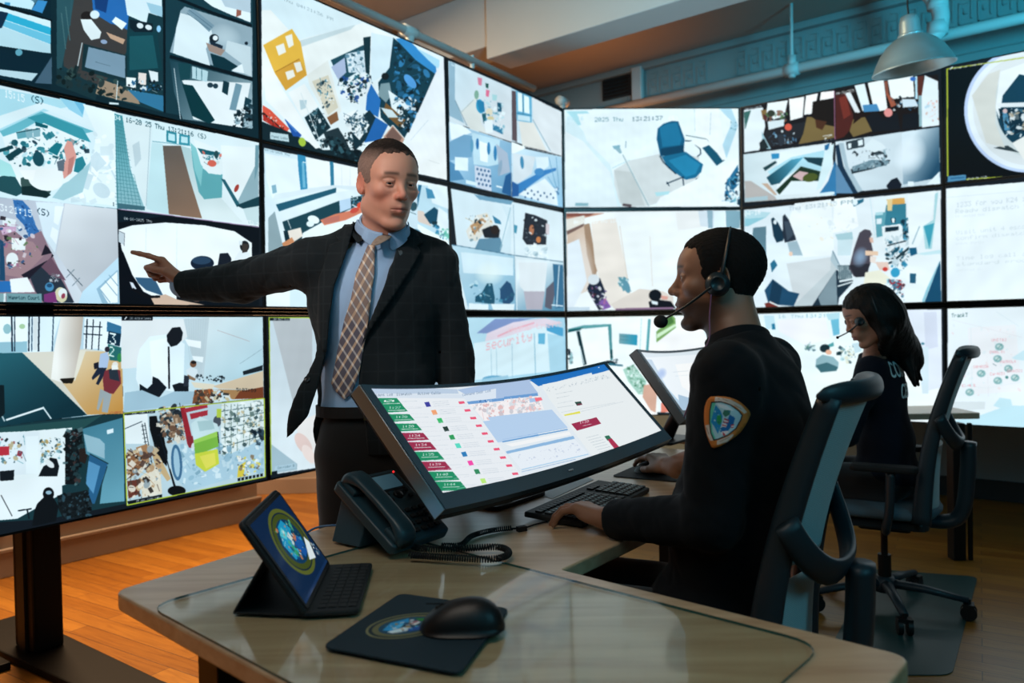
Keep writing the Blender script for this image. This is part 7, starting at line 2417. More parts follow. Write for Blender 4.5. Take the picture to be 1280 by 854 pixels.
vs, fs = bodyF.mesh(.0024); vs = laplace(vs, fs, 1, .4)
Pl = HS.loc(vs); hm = (Pl[:, 2] > -.18) & (np.linalg.norm(Pl, axis=1) < .24)
col = np.tile(np.array(s2l(hexc('#a8765f'))), (len(vs), 1)); col *= 1+.08*snoise(vs, 60, 2)[:, None]
col[hm] = skin_color(Pl[hm], '#cf9a84', '#a4655a', '#32261f', stubble=.08, browz=.025, brow_w=1.2, blush='#c87462')
manA = obj_from('person', vs, fs, m_skinA, origin=MO, col=col)
tag(manA, 'standing person in a dark suit and checked tie, pointing at the displays', 'person')
eyes(HS, manA, '#39454a', look=(-.12, -.22))
# hair: short, brown on top, grey at the sides
def hair_short(H, parent, mt, cfun, name='hair', amp=.0012, front=.076, sidez=-.012, thick=.0035, nape=-.065, temple=.045):
    F = Field(); s = H.sc
    F.ell(H(-.012, 0, .036), [(.099+thick)*s, (.076+thick*.7)*s, (.086+thick*1.4)*s], H.A, 0)
    F.ell(H(.020, 0, .034), [(.070+thick*.5)*s, (.066+thick*.6)*s, (.062+thick)*s], H.A, .03*s)
    F.ell(H(-.012, 0, -.035), [(.062+thick)*s, (.060+thick*.4)*s, (.055)*s], H.A, .03*s)
    # face cut
    o = np.array(H.o); A = H.A.astype(float)
    def cut(P):
        q = ((P-o)@A.T)/s; x, y, z = q[..., 0], q[..., 1], q[..., 2]; ay = np.abs(y)
        hl = front+.006*np.exp(-(ay/.012)**2)+.004-.30*np.maximum(0, ay-.034)+.0022*np.sin(y*260)+.0015*np.sin(y*610+1)                      # frontal hairline height
        d1 = np.minimum(x-(.046+.25*np.clip(z-.03, 0, .04)), hl-z)                              # in front of temples and below hairline
        d2 = np.minimum(np.minimum(x-.002, sidez-z), 9)            # in front of the ear below sideburn
        d3 = nape-z+np.maximum(0, x)*.6
        d4 = np.minimum(np.minimum(x+.03, sidez-.005-z), ay-.05)   # around the ear
        return -np.maximum(np.maximum(d1, d2), np.maximum(d3, d4))*s
    F.fn(cut, H(0, 0, 0), .4, .014*s, 's')
    v, f = F.mesh(.0025); v = laplace(v, f, 1, .5); n = vnormals(v, f)
    q = H.loc(v); v = v+n*(amp*snoise(q*np.array([1, 3, 1]), 420, 3)+amp*.8*snoise(q, 900, 5))[:, None]
    return obj_from(name, v, f, mt, parent, manA.location if False else parent.location, cfun(H.loc(v)))
F_m = attr_mat('hair_short_tone', .75, .25, bump=.5, bscale=700, stretch=(1, 1, 3))
def hcA(P):
    t = np.clip((P[:, 2]-.062)/.035+.25*snoise(P, 300, 9)*.5, 0, 1)[:, None]; return np.array(s2l(hexc('#8f786d')))*(1-t)+np.array(s2l(hexc('#1f1816')))*t
# note: the cut function above removes where positive
hairA = hair_short(HS, manA, F_m, hcA)

# suit
m_suit = bpy.data.materials.new('charcoal_check_suit'); m_suit.use_nodes = True
def suit_nodes():
    nt = m_suit.node_tree; N = nt.nodes.new; L = nt.links.new; b = nt.nodes['Principled BSDF']; tc = N('ShaderNodeTexCoord')
    base = N('ShaderNodeMix'); base.data_type = 'RGBA'; base.inputs['A'].default_value = (.007, .012, .015, 1); base.inputs['B'].default_value = (.030, .042, .046, 1)
    prev = None
    for d in ('X', 'Z'):
        w_ = N('ShaderNodeTexWave'); w_.bands_direction = d; w_.inputs['Scale'].default_value = 6.5; w_.inputs['Distortion'].default_value = .4; w_.inputs['Detail'].default_value = 1; L(tc.outputs['Object'], w_.inputs['Vector'])
        r = N('ShaderNodeValToRGB'); r.color_ramp.elements[0].position = .955; r.color_ramp.elements[1].position = 1; L(w_.outputs['Fac'], r.inputs[0])
        if prev is None: prev = r
        else:
            mx = N('ShaderNodeMath'); mx.operation = 'ADD'; mx.use_clamp = True; L(prev.outputs[0], mx.inputs[0]); L(r.outputs[0], mx.inputs[1]); m2 = N('ShaderNodeMath'); m2.operation = 'MULTIPLY'; m2.inputs[1].default_value = .2; L(mx.outputs[0], m2.inputs[0]); L(m2.outputs[0], base.inputs['Factor'])
    L(base.outputs['Result'], b.inputs['Base Color']); b.inputs['Roughness'].default_value = .85; b.inputs['Sheen Weight'].default_value = .05; b.inputs['Specular IOR Level'].default_value = .2
    n = N('ShaderNodeTexNoise'); n.inputs['Scale'].default_value = 700; L(tc.outputs['Object'], n.inputs['Vector']); bp = N('ShaderNodeBump'); bp.inputs['Strength'].default_value = .2; bp.inputs['Distance'].default_value = .001; L(n.outputs['Fac'], bp.inputs['Height']); L(bp.outputs[0], b.inputs['Normal'])
suit_nodes()
front = TF(.135, 0, 0)
def tfpx(pts, d=.135): return [tuple((lambda q: (q.y, q.z))(V([((onplane(x, y, TF(d, 0, 0), TF.x)-TF.o).dot(a)) for a in (TF.x, TF.y, TF.z)]))) for x, y in pts]
OPEN = tfpx([(478, 255), (452, 262), (433, 321), (419, 358), (413, 399), (409, 440), (400, 480), (386, 520), (352, 560), (372, 700), (470, 700), (458, 540), (452, 510), (450, 485), (452, 430), (464, 399), (487, 342), (512, 276), (500, 255)])
J = Field()
J.ell(TF(0, 0, 1.335), (.128, .198, .19), TF.A, 0); J.ell(TF(-.005, .0, 1.13), (.122, .178, .2), TF.A, .06); J.ell(TF(.0, .0, .96), (.128, .190, .15), TF.A, .05)
for s_ in (-1, 1): J.cap(TF(-.01, s_*.05, 1.485), TF(-.01, s_*.185, 1.452), .058, .060, .05)
J.cap(TF(-.03, 0.01, 1.50), TF(-.02, .0, 1.42), .070, .10, .04)
for s_ in (-1, 1): J.cap(TF(-.015, .02+s_*.155, 1.475), TF(-.022, .025+s_*.050, 1.545), .050, .040, .04)
J.cap(Sr, Er, .068, .063, .035); J.cap(Er, Wr-(Wr-Er).normalized()*.0, .063, .050, .02)
J.cap(Sl, El, .070, .062, .03); J.cap(El, Wl, .062, .050, .02)
# his right front panel swings open
J.cap(TF(.075, -.10, 1.30), TF(.10, -.17, 1.02), .045, .06, .04, flat=.5, axis=TF.x); J.cap(TF(.10, -.17, 1.05), TF(.105, -.235, .94), .06, .035, .04, flat=.45, axis=TF.x)
J.cap(TF(.09, .05, 1.08), TF(.09, .07, .95), .07, .07, .04, flat=.6, axis=TF.x)
J.half(TF(0, 0, .885), (0, 0, -1), .006)
J.half(Wr+(Wr-Er).normalized()*.006, (Wr-Er).normalized(), .004, c=Wr, r=.09); J.half(Wl, (Wl-El).normalized(), .004, c=Wl, r=.08)
vs, fs = J.mesh(.0065); vs = laplace(vs, fs, 3, .5); bv0 = bvh_of(vs, fs)      # closed jacket: the lapels lie on it
J.fn(polyfn(TF, OPEN, .0), TF(.1, 0, 1.25), .6, .006)
vs, fs = biggest(*J.mesh(.0040)); vs = laplace(vs, fs, 3, .5)
q = TF.loc(vs); arm = (q[:, 1] < -.20) | (q[:, 1] > .22)
vs = folds(vs, fs, .0042, 26, 11, mask=np.where(arm, 1.2, .55)); vs = folds(vs, fs, .0016, 70, 12); vs = laplace(vs, fs, 1, .4)
jack = obj_from('jacket', vs, fs, m_suit, manA, MO); bvJ = bvh_of(vs, fs)
# shirt
m_shirt = mat('pale_blue_shirt', '#8fb2d6', .7, bump=.08, bscale=700, sheen=.1)
S_ = Field(); S_.ell(TF(0, 0, 1.335), (.114, .18, .185), TF.A, 0); S_.ell(TF(-.0, 0, 1.13), (.113, .165, .19), TF.A, .06); S_.ell(TF(0, 0, 1.0), (.115, .17, .10), TF.A, .05)
N0, N1 = TF(-.015, .02, 1.47), HS(-.018, 0, -.07)
S_.cap(TF(-.01, .02, 1.44), N0.lerp(N1, .95), .078, .0675, .03); vs, fs = S_.mesh(.0065); bvS0 = bvh_of(vs, fs); S_.half(N0.lerp(N1, .62), (N1-N0)+TF.x*.02, .003, c=N1, r=.11)
Cf = Field(); Cf.cap(Wr-(Wr-Er).normalized()*.05, Wr+(Wr-Er).normalized()*.012, .038, .038, 0); vs, fs = Cf.mesh(.004); obj_from('shirt_cuff', vs, fs, m_shirt, manA, MO)
S_.half(TF(0, 0, 1.01), (0, 0, -1), .003, c=TF(0, 0, .9), r=.25)
S_.ops = S_.ops
vs, fs = biggest(*S_.mesh(.0045)); vs = laplace(vs, fs, 1, .5); vs = folds(vs, fs, .0018, 38, 21); obj_from('shirt', vs, fs, m_shirt, manA, MO); bvS = bvh_of(vs, fs)
Tq = Fr(TF.o, TF.x)
leafL = tfpx([(456, 259), (448, 297), (456, 293), (464, 289), (466, 284), (461, 270)], .10)
leafR = tfpx([(478, 290), (481, 291), (497, 303), (505, 290), (512, 277), (508, 262), (496, 277)], .10)
def neck_ring(name, parent, c0, c1, fwd, left, r0, r1, a0, a1, hgt, mt, th=.006, dz=0):
    ax = (c1-c0).normalized(); b = B(); rings = []; O = parent.location
    for i in range(49):
        a = math.radians(a0+(a1-a0)*i/48); d = fwd*math.cos(a)+left*math.sin(a); d = (d-ax*d.dot(ax)).normalized(); h_ = hgt*(1-.35*math.cos(a)); 
        rings.append([c0+d*(r0-th)-ax*.012-O, c0+d*(r0+th*.6)-ax*.012-O, c0+d*(r1+th*.4)+ax*h_-O, c0+d*(r1-th*.6)+ax*h_-O])
    return b.loft(rings).build(name, mt, parent, smooth=True, bevel=.0015)
nk0, nk1 = N0.lerp(N1, .55), N1
neck_ring('collar_band', manA, nk0, nk1, TF.x, TF.y, .0695, .067, 6, 354, .030, m_shirt)
neck_ring('jacket_collar', manA, N0.lerp(N1, .38)-TF.x*.012, nk1, TF.x, TF.y, .090, .077, 104, 258, .034, m_suit, .007)
def leaf(sgn):
    ax = (nk1-nk0).normalized(); rings = []; O = manA.location
    for i in range(17):
        t = i/16; a = math.radians(7+88*t)*sgn; d = TF.x*math.cos(a)+TF.y*math.sin(a); d = (d-ax*d.dot(ax)).normalized()
        drop = lerp(.046, .020, min(1, t*2.2)) if t > .06 else .034; out = .018 if t < .5 else .012; h_ = .030*(1-.35*math.cos(a))
        top = nk0+d*.0725+ax*(h_+.002); top2 = nk0+d*.0765+ax*(h_-.001); bot = nk0+d*(.0695+out)+ax*(h_-.004-drop); bot2 = bot-d*.004
        rings.append([top-O, top2-O, bot-O, bot2-O])
    return B().loft(rings).build('collar', m_shirt, manA, smooth=False, bevel=.001, auto=40)
leaf(1); leaf(-1)
# tie
tie_m = Paint(360, 700, [(0, 0), (360, 0), (360, 700), (0, 700)], '#c8b8a4')
for k in range(-12, 26):
    a = k*70
    for (w_, c_) in ((34, '#2a3a5c'),): tie_m.line([(a, 0), (a+700, 700)], w_, hexc('#a08068'), .55); tie_m.line([(a+35+700, 0), (a+35, 700)], 34, hexc('#1f2d4e'), .62)
for k in range(-12, 26):
    a = k*70; tie_m.line([(a+35, 0), (a+735, 700)], 10, hexc('#e8e6e0'), .5)
tie_m.blur(1)
knot = tfpx([(463, 287), (479, 290), (477, 297), (471, 306), (465, 306), (462, 296)]); blade = tfpx([(464, 304), (472, 304), (470, 337), (465, 369), (462, 399), (457, 430), (450, 471), (441, 494), (433, 501), (424, 492), (418, 481), (427, 430), (433, 399), (440, 375), (447, 342)])
m_tie = screen_mat('checked_tie', tie_m.image('tie_weave'), emit=False, rough=.55)
tb_ = patch_on('tie', bvS0, blade, TF, .4, .009, m_tie, manA, .010, .004)
axk = (nk1-nk0).normalized(); dk = (TF.x-axk*TF.x.dot(axk)).normalized(); kt = nk0+dk*.078+axk*.016; kb_ = V(onplane(468, 306, TF(.128, 0, 0), TF.x)); rings = []
for t, w_, dp in ((0, .014, .006), (.12, .0195, .010), (.45, .018, .012), (.85, .0125, .010), (1, .010, .005)):
    c = kt.lerp(kb_, t)-manA.location; rings.append([c+TF.y*(w_*math.cos(a))+dk*(dp*math.sin(a)) for a in [2*PI*k/16 for k in range(16)]])
B().loft(rings).build('tie_knot', mat('tie_knot_weave', '#8a7c70', .55, var=.45, vscale=90), tb_, smooth=True)
# lapels
lapR = tfpx([(512, 276), (527, 283), (535, 300), (527, 304), (531, 313), (500, 358), (470, 402), (452, 432), (464, 399), (487, 342)])
lapL = tfpx([(452, 262), (440, 272), (424, 291), (428, 299), (414, 304), (402, 345), (400, 400), (405, 440), (409, 440), (413, 399), (419, 358), (433, 321)])
for lp_ in (lapR, lapL): patch_on('lapel', bv0, [(y, z) for y, z in lp_], TF, .4, .009, m_suit, manA, .010, .005)
m_btn = mat('dark_button', '#20262a', .3)
for (x, y) in ((399, 439), (390, 482)):
    h = bvJ.ray_cast(onplane(x, y, TF(.35, 0, 0), TF.x), -TF.x)
    if h[0]: M = Matrix.Translation(h[0]-manA.location+h[1]*.003) @ h[1].to_track_quat('Z', 'Y').to_matrix().to_4x4(); B().lathe([(.0005, .001), (.007, .001), (.009, .003), (.009, -.003)], 16, M=M).build('button', m_btn, manA, smooth=True)
h = bvJ.ray_cast(onplane(519, 306, TF(.35, 0, 0), TF.x), -TF.x)
if h[0]: M = Matrix.Translation(h[0]-manA.location+h[1]*.010) @ h[1].to_track_quat('Z', 'Y').to_matrix().to_4x4(); B().prism([(0, -.011), (.008, -.003), (.009, .006), (.004, .009), (0, .006), (-.004, .009), (-.009, .006), (-.008, -.003)], -.001, .003, M=M).build('lapel_pin', m_metal, manA, bevel=.001)
# trousers, belt, shoes
m_trs = mat('charcoal_trousers', '#090c0e', .85, sheen=.2, bump=.15, bscale=500)
Tr = Field(); Tr.ell(TF(0, 0, .965), (.118, .172, .10), TF.A, 0); Tr.ell(TF(-.01, 0, .89), (.12, .172, .11), TF.A, .04)
for s_ in (-1, 1):
    Tr.cap(TF(0, s_*.088, .88), TF(.01, s_*.10, .50), .100, .075, .03); Tr.cap(TF(.01, s_*.10, .50), TF(-.01, s_*.105, .07), .075, .064, .02)
Tr.half(TF(0, 0, 1.03), (0, 0, 1), .003, c=TF(0, 0, 1.1), r=.2); Tr.half(TF(0, 0, .03), (0, 0, -1), .003, c=TF(0, 0, -.1), r=.25)
vs, fs = Tr.mesh(.006); vs = laplace(vs, fs, 1, .5); vs = folds(vs, fs, .005, 18, 31); vs = laplace(vs, fs, 1, .4); obj_from('trousers', vs, fs, m_trs, manA, MO)
b = B(); n = 40
for zz0, zz1, dr in ((1.005, 1.037, .004),):
    rings = [[TF((.118+dr+e)*math.cos(a), (.172+dr+e)*math.sin(a), z)-MO for e, z in ((0, zz0), (.004, zz0), (.004, zz1), (0, zz1))] for a in [2*PI*k/n for k in range(n+1)]]
    b.loft(rings, cap=False)
bt = b.build('belt', m_rub, manA)
bc = TF(.128, -.035, 1.02)-MO; Mq = frame_M(bc, TF.y, (0, 0, 1)); b = B()
for q_ in ((-.022, -.019, .022, -.014), (-.022, .014, .022, .019), (-.022, -.014, -.017, .014), (.017, -.014, .022, .014)): b.box((q_[0], q_[1], 0), (q_[2], q_[3], .005))
bb_o = b.build('buckle', mat('brass_buckle', '#a08a60', .3, metal=1), bt); bb_o.matrix_local = Mq
for s_ in (-1, 1):
    Sh = Field(); Sh.cap(TF(-.06, s_*.105, .045), TF(.13, s_*.13, .035), .042, .036, 0); Sh.ell(TF(.05, s_*.118, .05), (.12, .045, .038), TF.A, .02); Sh.half(TF(0, 0, .004), (0, 0, -1), .002, c=TF(0, s_*.1, -.05), r=.2)
    vs, fs = Sh.mesh(.005); obj_from('shoe', vs, fs, mat('black_leather', '#0a0a0b', .3), manA, MO)
# ---------------------------------------------------------------- seated man with headset
G = Fr(V((S1.x, S1.y, 0)), V3(H1, 0)); SO = V((S1.x, S1.y, 0))
m_skinB = attr_mat('skin_brown', .45, .45, bump=.12, bscale=900, sss=.05)
HB = Fr(aty(897, 350, 1.79), V((-.972, .235, .03)), sc=.965)
cSh = G(-.10, 0, 1.165); SlB, SrB = G(-.095, .185, 1.145), G(-.095, -.185, 1.145)
Wb = onz(765, 650, .79); Eb = V((.405, 1.575, .845))
mph = onz(815, 592, DZ); Wb2 = V((mph.x+.035, mph.y-.115, .795)); Eb2 = V((.63, 2.08, .93))
bf = Field(); head_field(bf, HB, jaw=1.0, nose=1.02, lid=(.0040, .0030))
bf.cap(HB(-.025, 0, -.06), G(-.075, 0, 1.16), .058, .066, .02)
bf.ell(G(-.09, 0, 1.02), (.10, .16, .17), G.A, .03); bf.ell(G(-.03, 0, .75), (.10, .14, .17), G.A, .05); bf.ell(G(0, 0, .59), (.11, .15, .09), G.A, .04)
bf.cap(G(-.09, -.08, 1.14), SrB, .05, .05, .03); bf.cap(G(-.09, .08, 1.14), SlB, .05, .05, .03)
bf.cap(SlB, Eb, .045, .038, .02); bf.cap(Eb, Wb, .038, .027, .02); bf.cap(SrB, Eb2, .045, .038, .02); bf.cap(Eb2, Wb2, .038, .027, .02)
for s_ in (-1, 1):
    bf.cap(G(.0, s_*.09, .545), G(.40, s_*.11, .555), .065, .05, .03); bf.cap(G(.40, s_*.11, .545), G(.36, s_*.11, .10), .05, .036, .02); bf.cap(G(.34, s_*.11, .05), G(.50, s_*.125, .035), .03, .026, .02)
tipL = onz(672, 632, .785); xh = (tipL-Wb).normalized(); WHb = Fr(Wb+xh*.004, V((xh.x, xh.y, .12)), (.12, .10, 1), 1.12)
hand_field(bf, WHb, [(.25, .45, .35), (.30, .50, .35), (.38, .50, .35), (.45, .50, .35)], spread=1.2, side=-1, thumb=[(.018, .024, -.008), (.052, .050, -.016), (.082, .058, -.024), (.108, .056, -.030)])
xr = (V((mph.x, mph.y, .80))-Wb2).normalized(); WHr = Fr(Wb2, V((xr.x, xr.y, .16)), (0, 0, 1), 1.03)
hand_field(bf, WHr, [(.35, .35, .25), (.35, .40, .25), (.5, .6, .4), (.6, .7, .5)], spread=1.0, side=1, thumb=[(.018, .026, -.010), (.050, .044, -.024), (.078, .046, -.034), (.100, .040, -.040)])
vs, fs = bf.mesh(.0024); vs = laplace(vs, fs, 1, .4)
Pl = HB.loc(vs); hm = (Pl[:, 2] > -.16) & (np.linalg.norm(Pl, axis=1) < .22)
col = np.tile(np.array(s2l(hexc('#8a6048'))), (len(vs), 1)); col *= 1+.10*snoise(vs, 60, 2)[:, None]
for Hh, tips_side in ((WHb, -1), (WHr, 1)):
    q = Hh.loc(vs); m = (q[:, 0] > .17) & (q[:, 0] < .24) & (np.abs(q[:, 1]) < .08) & (np.abs(q[:, 2]) < .1); col[m] = np.array(s2l(hexc('#9a705c')))
col[hm] = skin_color(Pl[hm], '#946a54', '#7a4a3e', '#17110f', stubble=.8, browz=.027)
manB = obj_from('person', vs, fs, m_skinB, origin=SO, col=col)
tag(manB, 'seated person in a dark jacket with an orange-edged shoulder patch, typing', 'person')
eyes(HB, manB, '#2a1a12', look=(0, .05))
def hcB(P): return np.tile(np.array(s2l(hexc('#100c0b'))), (len(P), 1))
hairB = hair_short(HB, manB, F_m, hcB, front=.070, sidez=-.020, thick=.0035, nape=-.080)
m_nav = mat('navy_uniform_cloth', '#090e13', .88, sheen=.03, spec=.2, bump=.15, bscale=500)
K = Field()
K.ell(G(-.095, 0, 1.01), (.128, .195, .19), G.A, 0); K.ell(G(-.045, 0, .78), (.138, .180, .20), G.A, .07); K.ell(G(-.0, 0, .60), (.145, .19, .11), G.A, .05)
for s_ in (-1, 1): K.cap(G(-.10, s_*.05, 1.165), G(-.095, s_*.175, 1.140), .060, .066, .05)
K.cap(G(-.085, 0, 1.12), G(-.072, 0, 1.185), .100, .074, .04)
K.cap(SlB, Eb, .072, .064, .03); K.cap(Eb, Wb+(Eb-Wb).normalized()*.015, .062, .046, .02); K.cap(SrB, Eb2, .072, .062, .03); K.cap(Eb2, Wb2+(Eb2-Wb2).normalized()*.015, .060, .044, .02)
K.half(Wb+(Eb-Wb).normalized()*.008, (Wb-Eb).normalized(), .003, c=Wb, r=.08); K.half(Wb2+(Eb2-Wb2).normalized()*.012, (Wb2-Eb2).normalized(), .003, c=Wb2, r=.08)
K.half(G(0, 0, .50), (0, 0, -1), .004, c=G(0, 0, .4), r=.25); K.half(G(-.06, 0, 1.222), (V((0, 0, 1))+G.x*.35), .006, c=G(-.06, 0, 1.30), r=.12)
vs, fs = biggest(*K.mesh(.0045)); vs = laplace(vs, fs, 2, .5)
vs = folds(vs, fs, .0045, 24, 41); vs = folds(vs, fs, .002, 60, 42); vs = laplace(vs, fs, 1, .4)
jk = obj_from('jacket', vs, fs, m_nav, manB, SO); bvK = bvh_of(vs, fs)
# standing collar
b = B(); rings = []; c0, c1 = G(-.074, 0, 1.185), HB(-.030, 0, -.085); ax = (c1-c0).normalized()
for i in range(41):
    a = math.radians(28)+math.radians(304)*i/40; d = G.x*math.cos(a)+G.y*math.sin(a); d = (d-ax*d.dot(ax)).normalized(); hgt = .034+.012*math.cos(a-PI)*-.3
    rings.append([c0+d*.070-ax*.02-SO, c0+d*.079-ax*.02-SO, c0+d*.074+ax*hgt-SO, c0+d*.068+ax*hgt-SO])
b.loft(rings).build('collar', m_nav, manB, smooth=True, bevel=.0015)
pj = bf  # keep
m_trB = mat('dark_trousers', '#0d1014', .85, sheen=.2)
Tr = Field(); Tr.ell(G(0, 0, .56), (.15, .185, .09), G.A, 0)
for s_ in (-1, 1): Tr.cap(G(.0, s_*.09, .555), G(.41, s_*.115, .56), .092, .075, .03); Tr.cap(G(.41, s_*.115, .55), G(.365, s_*.112, .10), .072, .060, .02)
Tr.half(G(0, 0, .466), (0, 0, -1), .01, c=G(-.12, 0, .36), r=.14)
vs, fs = Tr.mesh(.006); vs = laplace(vs, fs, 1, .5); vs = folds(vs, fs, .004, 20, 45); obj_from('trousers', vs, fs, m_trB, manB, SO)
for s_ in (-1, 1):
    Sh = Field(); Sh.cap(G(.32, s_*.112, .045), G(.51, s_*.13, .035), .041, .036, 0); Sh.half(G(0, 0, .003), (0, 0, -1), .002, c=G(.4, s_*.1, -.05), r=.2)
    vs, fs = Sh.mesh(.005); obj_from('shoe', vs, fs, mat('black_leather'), manB, SO)
# shoulder patch: rounded shield with orange border
px = [(889, 496), (908, 496), (924, 502), (936, 514), (935, 523), (924, 541), (905, 555), (893, 560), (888, 555), (882, 535), (881, 515), (884, 502)]
mid = (SlB+Eb)/2; fr_ = Fr(mid, (EYE-mid), up=(0, 0, 1)); fx = -ray(908, 527).normalized(); cpt = bvK.ray_cast(EYE, -fx)[0]
pf = Fr(cpt, fx); loc = lambda x, y: (lambda q: (q.y, q.z))(V([((onplane(x, y, cpt, pf.x)-cpt).dot(a)) for a in (pf.x, pf.y, pf.z)]))
ol = [loc(*p) for p in px]; ol = [tuple(p) for p in bez([V((a, b_, 0)) for a, b_ in ol+ol[:1]], 4)[:-1]]; ol = [(p[0], p[1]) for p in ol]
xs = [p[0] for p in ol]; ys = [p[1] for p in ol]
sp = Paint(400, 460, [(x, 0) for x in ()] or [(0, 0), (809, 0), (809, 930), (0, 930)], '#b8692c')
# command space: crop pixels of the patch (130..660, 130..740)
sp = Paint(400, 460, [(138, 132), (662, 132), (662, 735), (138, 735)], '#bf7030')
sp.run("""
v 0 0 1
p #c9bdb4 270,140 440,165 560,230 625,310 590,330 500,250 380,200 262,190
p #c9bdb4 150,470 195,465 225,600 240,650 200,650 170,580
p #c9bdb4 280,650 400,600 460,565 470,580 400,660 280,700
p #1a2430 225,195 330,190 440,225 530,290 575,345 560,400 500,510 400,590 290,640 240,650 205,560 195,430 200,300
p #a9d0dc 235,210 330,203 430,235 520,300 560,350 545,400 490,500 400,575 290,625 250,632 218,560 207,430 212,300
p #58c0a8 235,210 275,208 250,300 225,400 230,540 265,625 248,630 218,560 207,430 212,300
p #1f8ac8 275,230 330,300 350,360 330,470 290,570 250,480 215,430 240,340
p #2a9a58 285,360 330,340 340,420 310,470 280,430
p #3a7a68 370,290 440,290 430,340 380,370 350,330
p #1a6ab0 430,340 490,380 470,450 400,540 340,560 300,520 380,460
p #c83a48 370,380 420,400 410,440 350,440
p #e8e0e4 365,400 415,418 405,432 360,420
p #e8e0e4 350,440 400,455 385,490 335,480
p #c83a48 345,455 392,470 388,480 340,470
p #c83a48 440,460 480,450 470,490 440,500
p #e8e0e4 445,472 478,465 472,480 445,488
p #e8e0e4 335,540 400,530 420,545 370,590 330,570
p #c83a48 345,545 365,560 380,585 350,590
p #d8e4ec 290,215 400,240 480,300 400,290 320,260
l 6 #8a5a28 300,160 320,165
l 6 #8a6a50 350,160 410,185
l 6 #7a5a40 480,225 560,275
l 6 #7a5a40 165,500 190,580
l 6 #7a5a40 310,660 420,605
c 3 14 8 20 #2a7ab8|#68c8b0|#a8d8e0|#1a4a80 230,240 500,330 420,520 250,560
""").blur(2)
badge = patch_on('shoulder_patch', bvK, ol, pf, .25, .004, screen_mat('shield_patch', sp.image('shield_patch'), emit=False, rough=.7), manB, .007, .002)
# headset
m_hs = mat('grey_black_headset', '#1a2a30', .38, spec=.5)
def headset(name, label, H, cupl, boomtip, ball, tilt=.18, side=1, parentloc=None, cupr=.027, cord=None, lookc='seated'):
    o = thing(name, label, 'headset', T(*H.o), 'call headsets'); iv = -H.o; b = B(); s = H.sc; pts = []
    for i in range(33):
        a = PI*i/32; y = math.cos(a)*.0885*side; z = .004+math.sin(a)*.117; pts.append(H(-.006-math.sin(a)*tilt*.13, y, z)+iv)
    b.tube(pts, [(.0035, .0085)]*33, 10, upv=tuple(H.z)); b.build('head_band', m_hs, o, smooth=True)
    for q, nm in ((side, 'ear_cup'), (-side, 'ear_cup')):
        c = H(cupl[0], q*.087, cupl[1])+iv; Mq = Matrix.Translation(c) @ (H.y*q).to_track_quat('Z', 'Y').to_matrix().to_4x4()
        e = B().lathe([(.0005, .013), (cupr*.45, .013), (cupr*.5, .016), (cupr*.62, .016), (cupr*.7, .012), (cupr*.92, .008), (cupr, 0), (cupr*.95, -.010), (cupr*.6, -.013), (.0005, -.013)], 32, M=Mq).build('ear_cup', m_hs, o, smooth=True)
        B().lathe([(cupr*.55, -.018), (cupr*.98, -.016), (cupr*1.04, -.009), (cupr*.98, -.003)], 32, M=Mq).build('ear_cushion', m_rub, e, smooth=True)
    p0 = H(cupl[0]+.012, side*.100, cupl[1]-.006)+iv; pe = boomtip+iv; pm = (p0+pe)/2+H.y*side*.006-H.z*.004
    bm_ = B().tube(bez([p0, pm, pe], 10), [.0032]*10+[.0025]*11, 8).build('microphone_boom', m_hs, o, smooth=True)
    B().ball(pe, ball, 16).build('microphone_foam', m_rub, bm_, smooth=True)
    if cord: B().tube(bez([p+iv for p in cord], 12), .0016, 6).build('cord', mat('mauve_cord', '#7a4a6a', .5), o, smooth=True)
    return o
def hpx(H, x, y, yl):       # pixel -> point on the plane a distance yl left of the head centre
    return onplane(x, y, H(0, yl, 0), H.y)
c_ = hpx(HB, 897, 355, .09); q_ = HB.loc(np.array([c_]))[0]
hset = headset('headset', 'headset with a round black microphone worn by the seated man', HB, (q_[0], q_[2]), hpx(HB, 826, 402, .055), (.017, .0135, .0155), tilt=.15,
    cord=[hpx(HB, 889, 368, .098), hpx(HB, 887, 395, .10), hpx(HB, 886, 425, .12), hpx(HB, 872, 448, .15), hpx(HB, 864, 475, .15), hpx(HB, 862, 500, .15), hpx(HB, 855, 522, .15)])
# ---------------------------------------------------------------- seated woman
G2 = Fr(V((S2.x, S2.y, 0)), V3(H2, 0)); WO = V((S2.x, S2.y, 0))
HW = Fr(aty(1087, 394, 3.12), V((-.93, .17, -.36)), sc=.97)
SlW, SrW = G2(.03, .155, 1.05), G2(.03, -.155, 1.05)
EW, WW = G2(.12, .22, .78), G2(.40, .13, .80); EW2, WW2 = G2(.12, -.22, .78), G2(.40, -.10, .80)
wf = Field(); head_field(wf, HW, fem=True, nose=.95, jaw=.90, lid=(.0022, .0012))
wf.cap(HW(-.02, 0, -.06), G2(.035, 0, 1.05), .046, .052, .02)
wf.ell(G2(.015, 0, .92), (.085, .13, .15), G2.A, .03); wf.ell(G2(.0, 0, .72), (.085, .12, .15), G2.A, .05); wf.ell(G2(0, 0, .59), (.11, .15, .09), G2.A, .04)
wf.cap(G2(.03, -.06, 1.02), SrW, .042, .042, .03); wf.cap(G2(.03, .06, 1.02), SlW, .042, .042, .03)
for a_, b_, c__ in ((SlW, EW, WW), (SrW, EW2, WW2)): wf.cap(a_, b_, .038, .032, .02); wf.cap(b_, c__, .032, .023, .02)
for s_ in (-1, 1):
    wf.cap(G2(.0, s_*.09, .55), G2(.38, s_*.10, .56), .062, .048, .03); wf.cap(G2(.38, s_*.10, .55), G2(.34, s_*.10, .10), .048, .032, .02); wf.cap(G2(.32, s_*.10, .05), G2(.46, s_*.11, .035), .028, .024, .02)
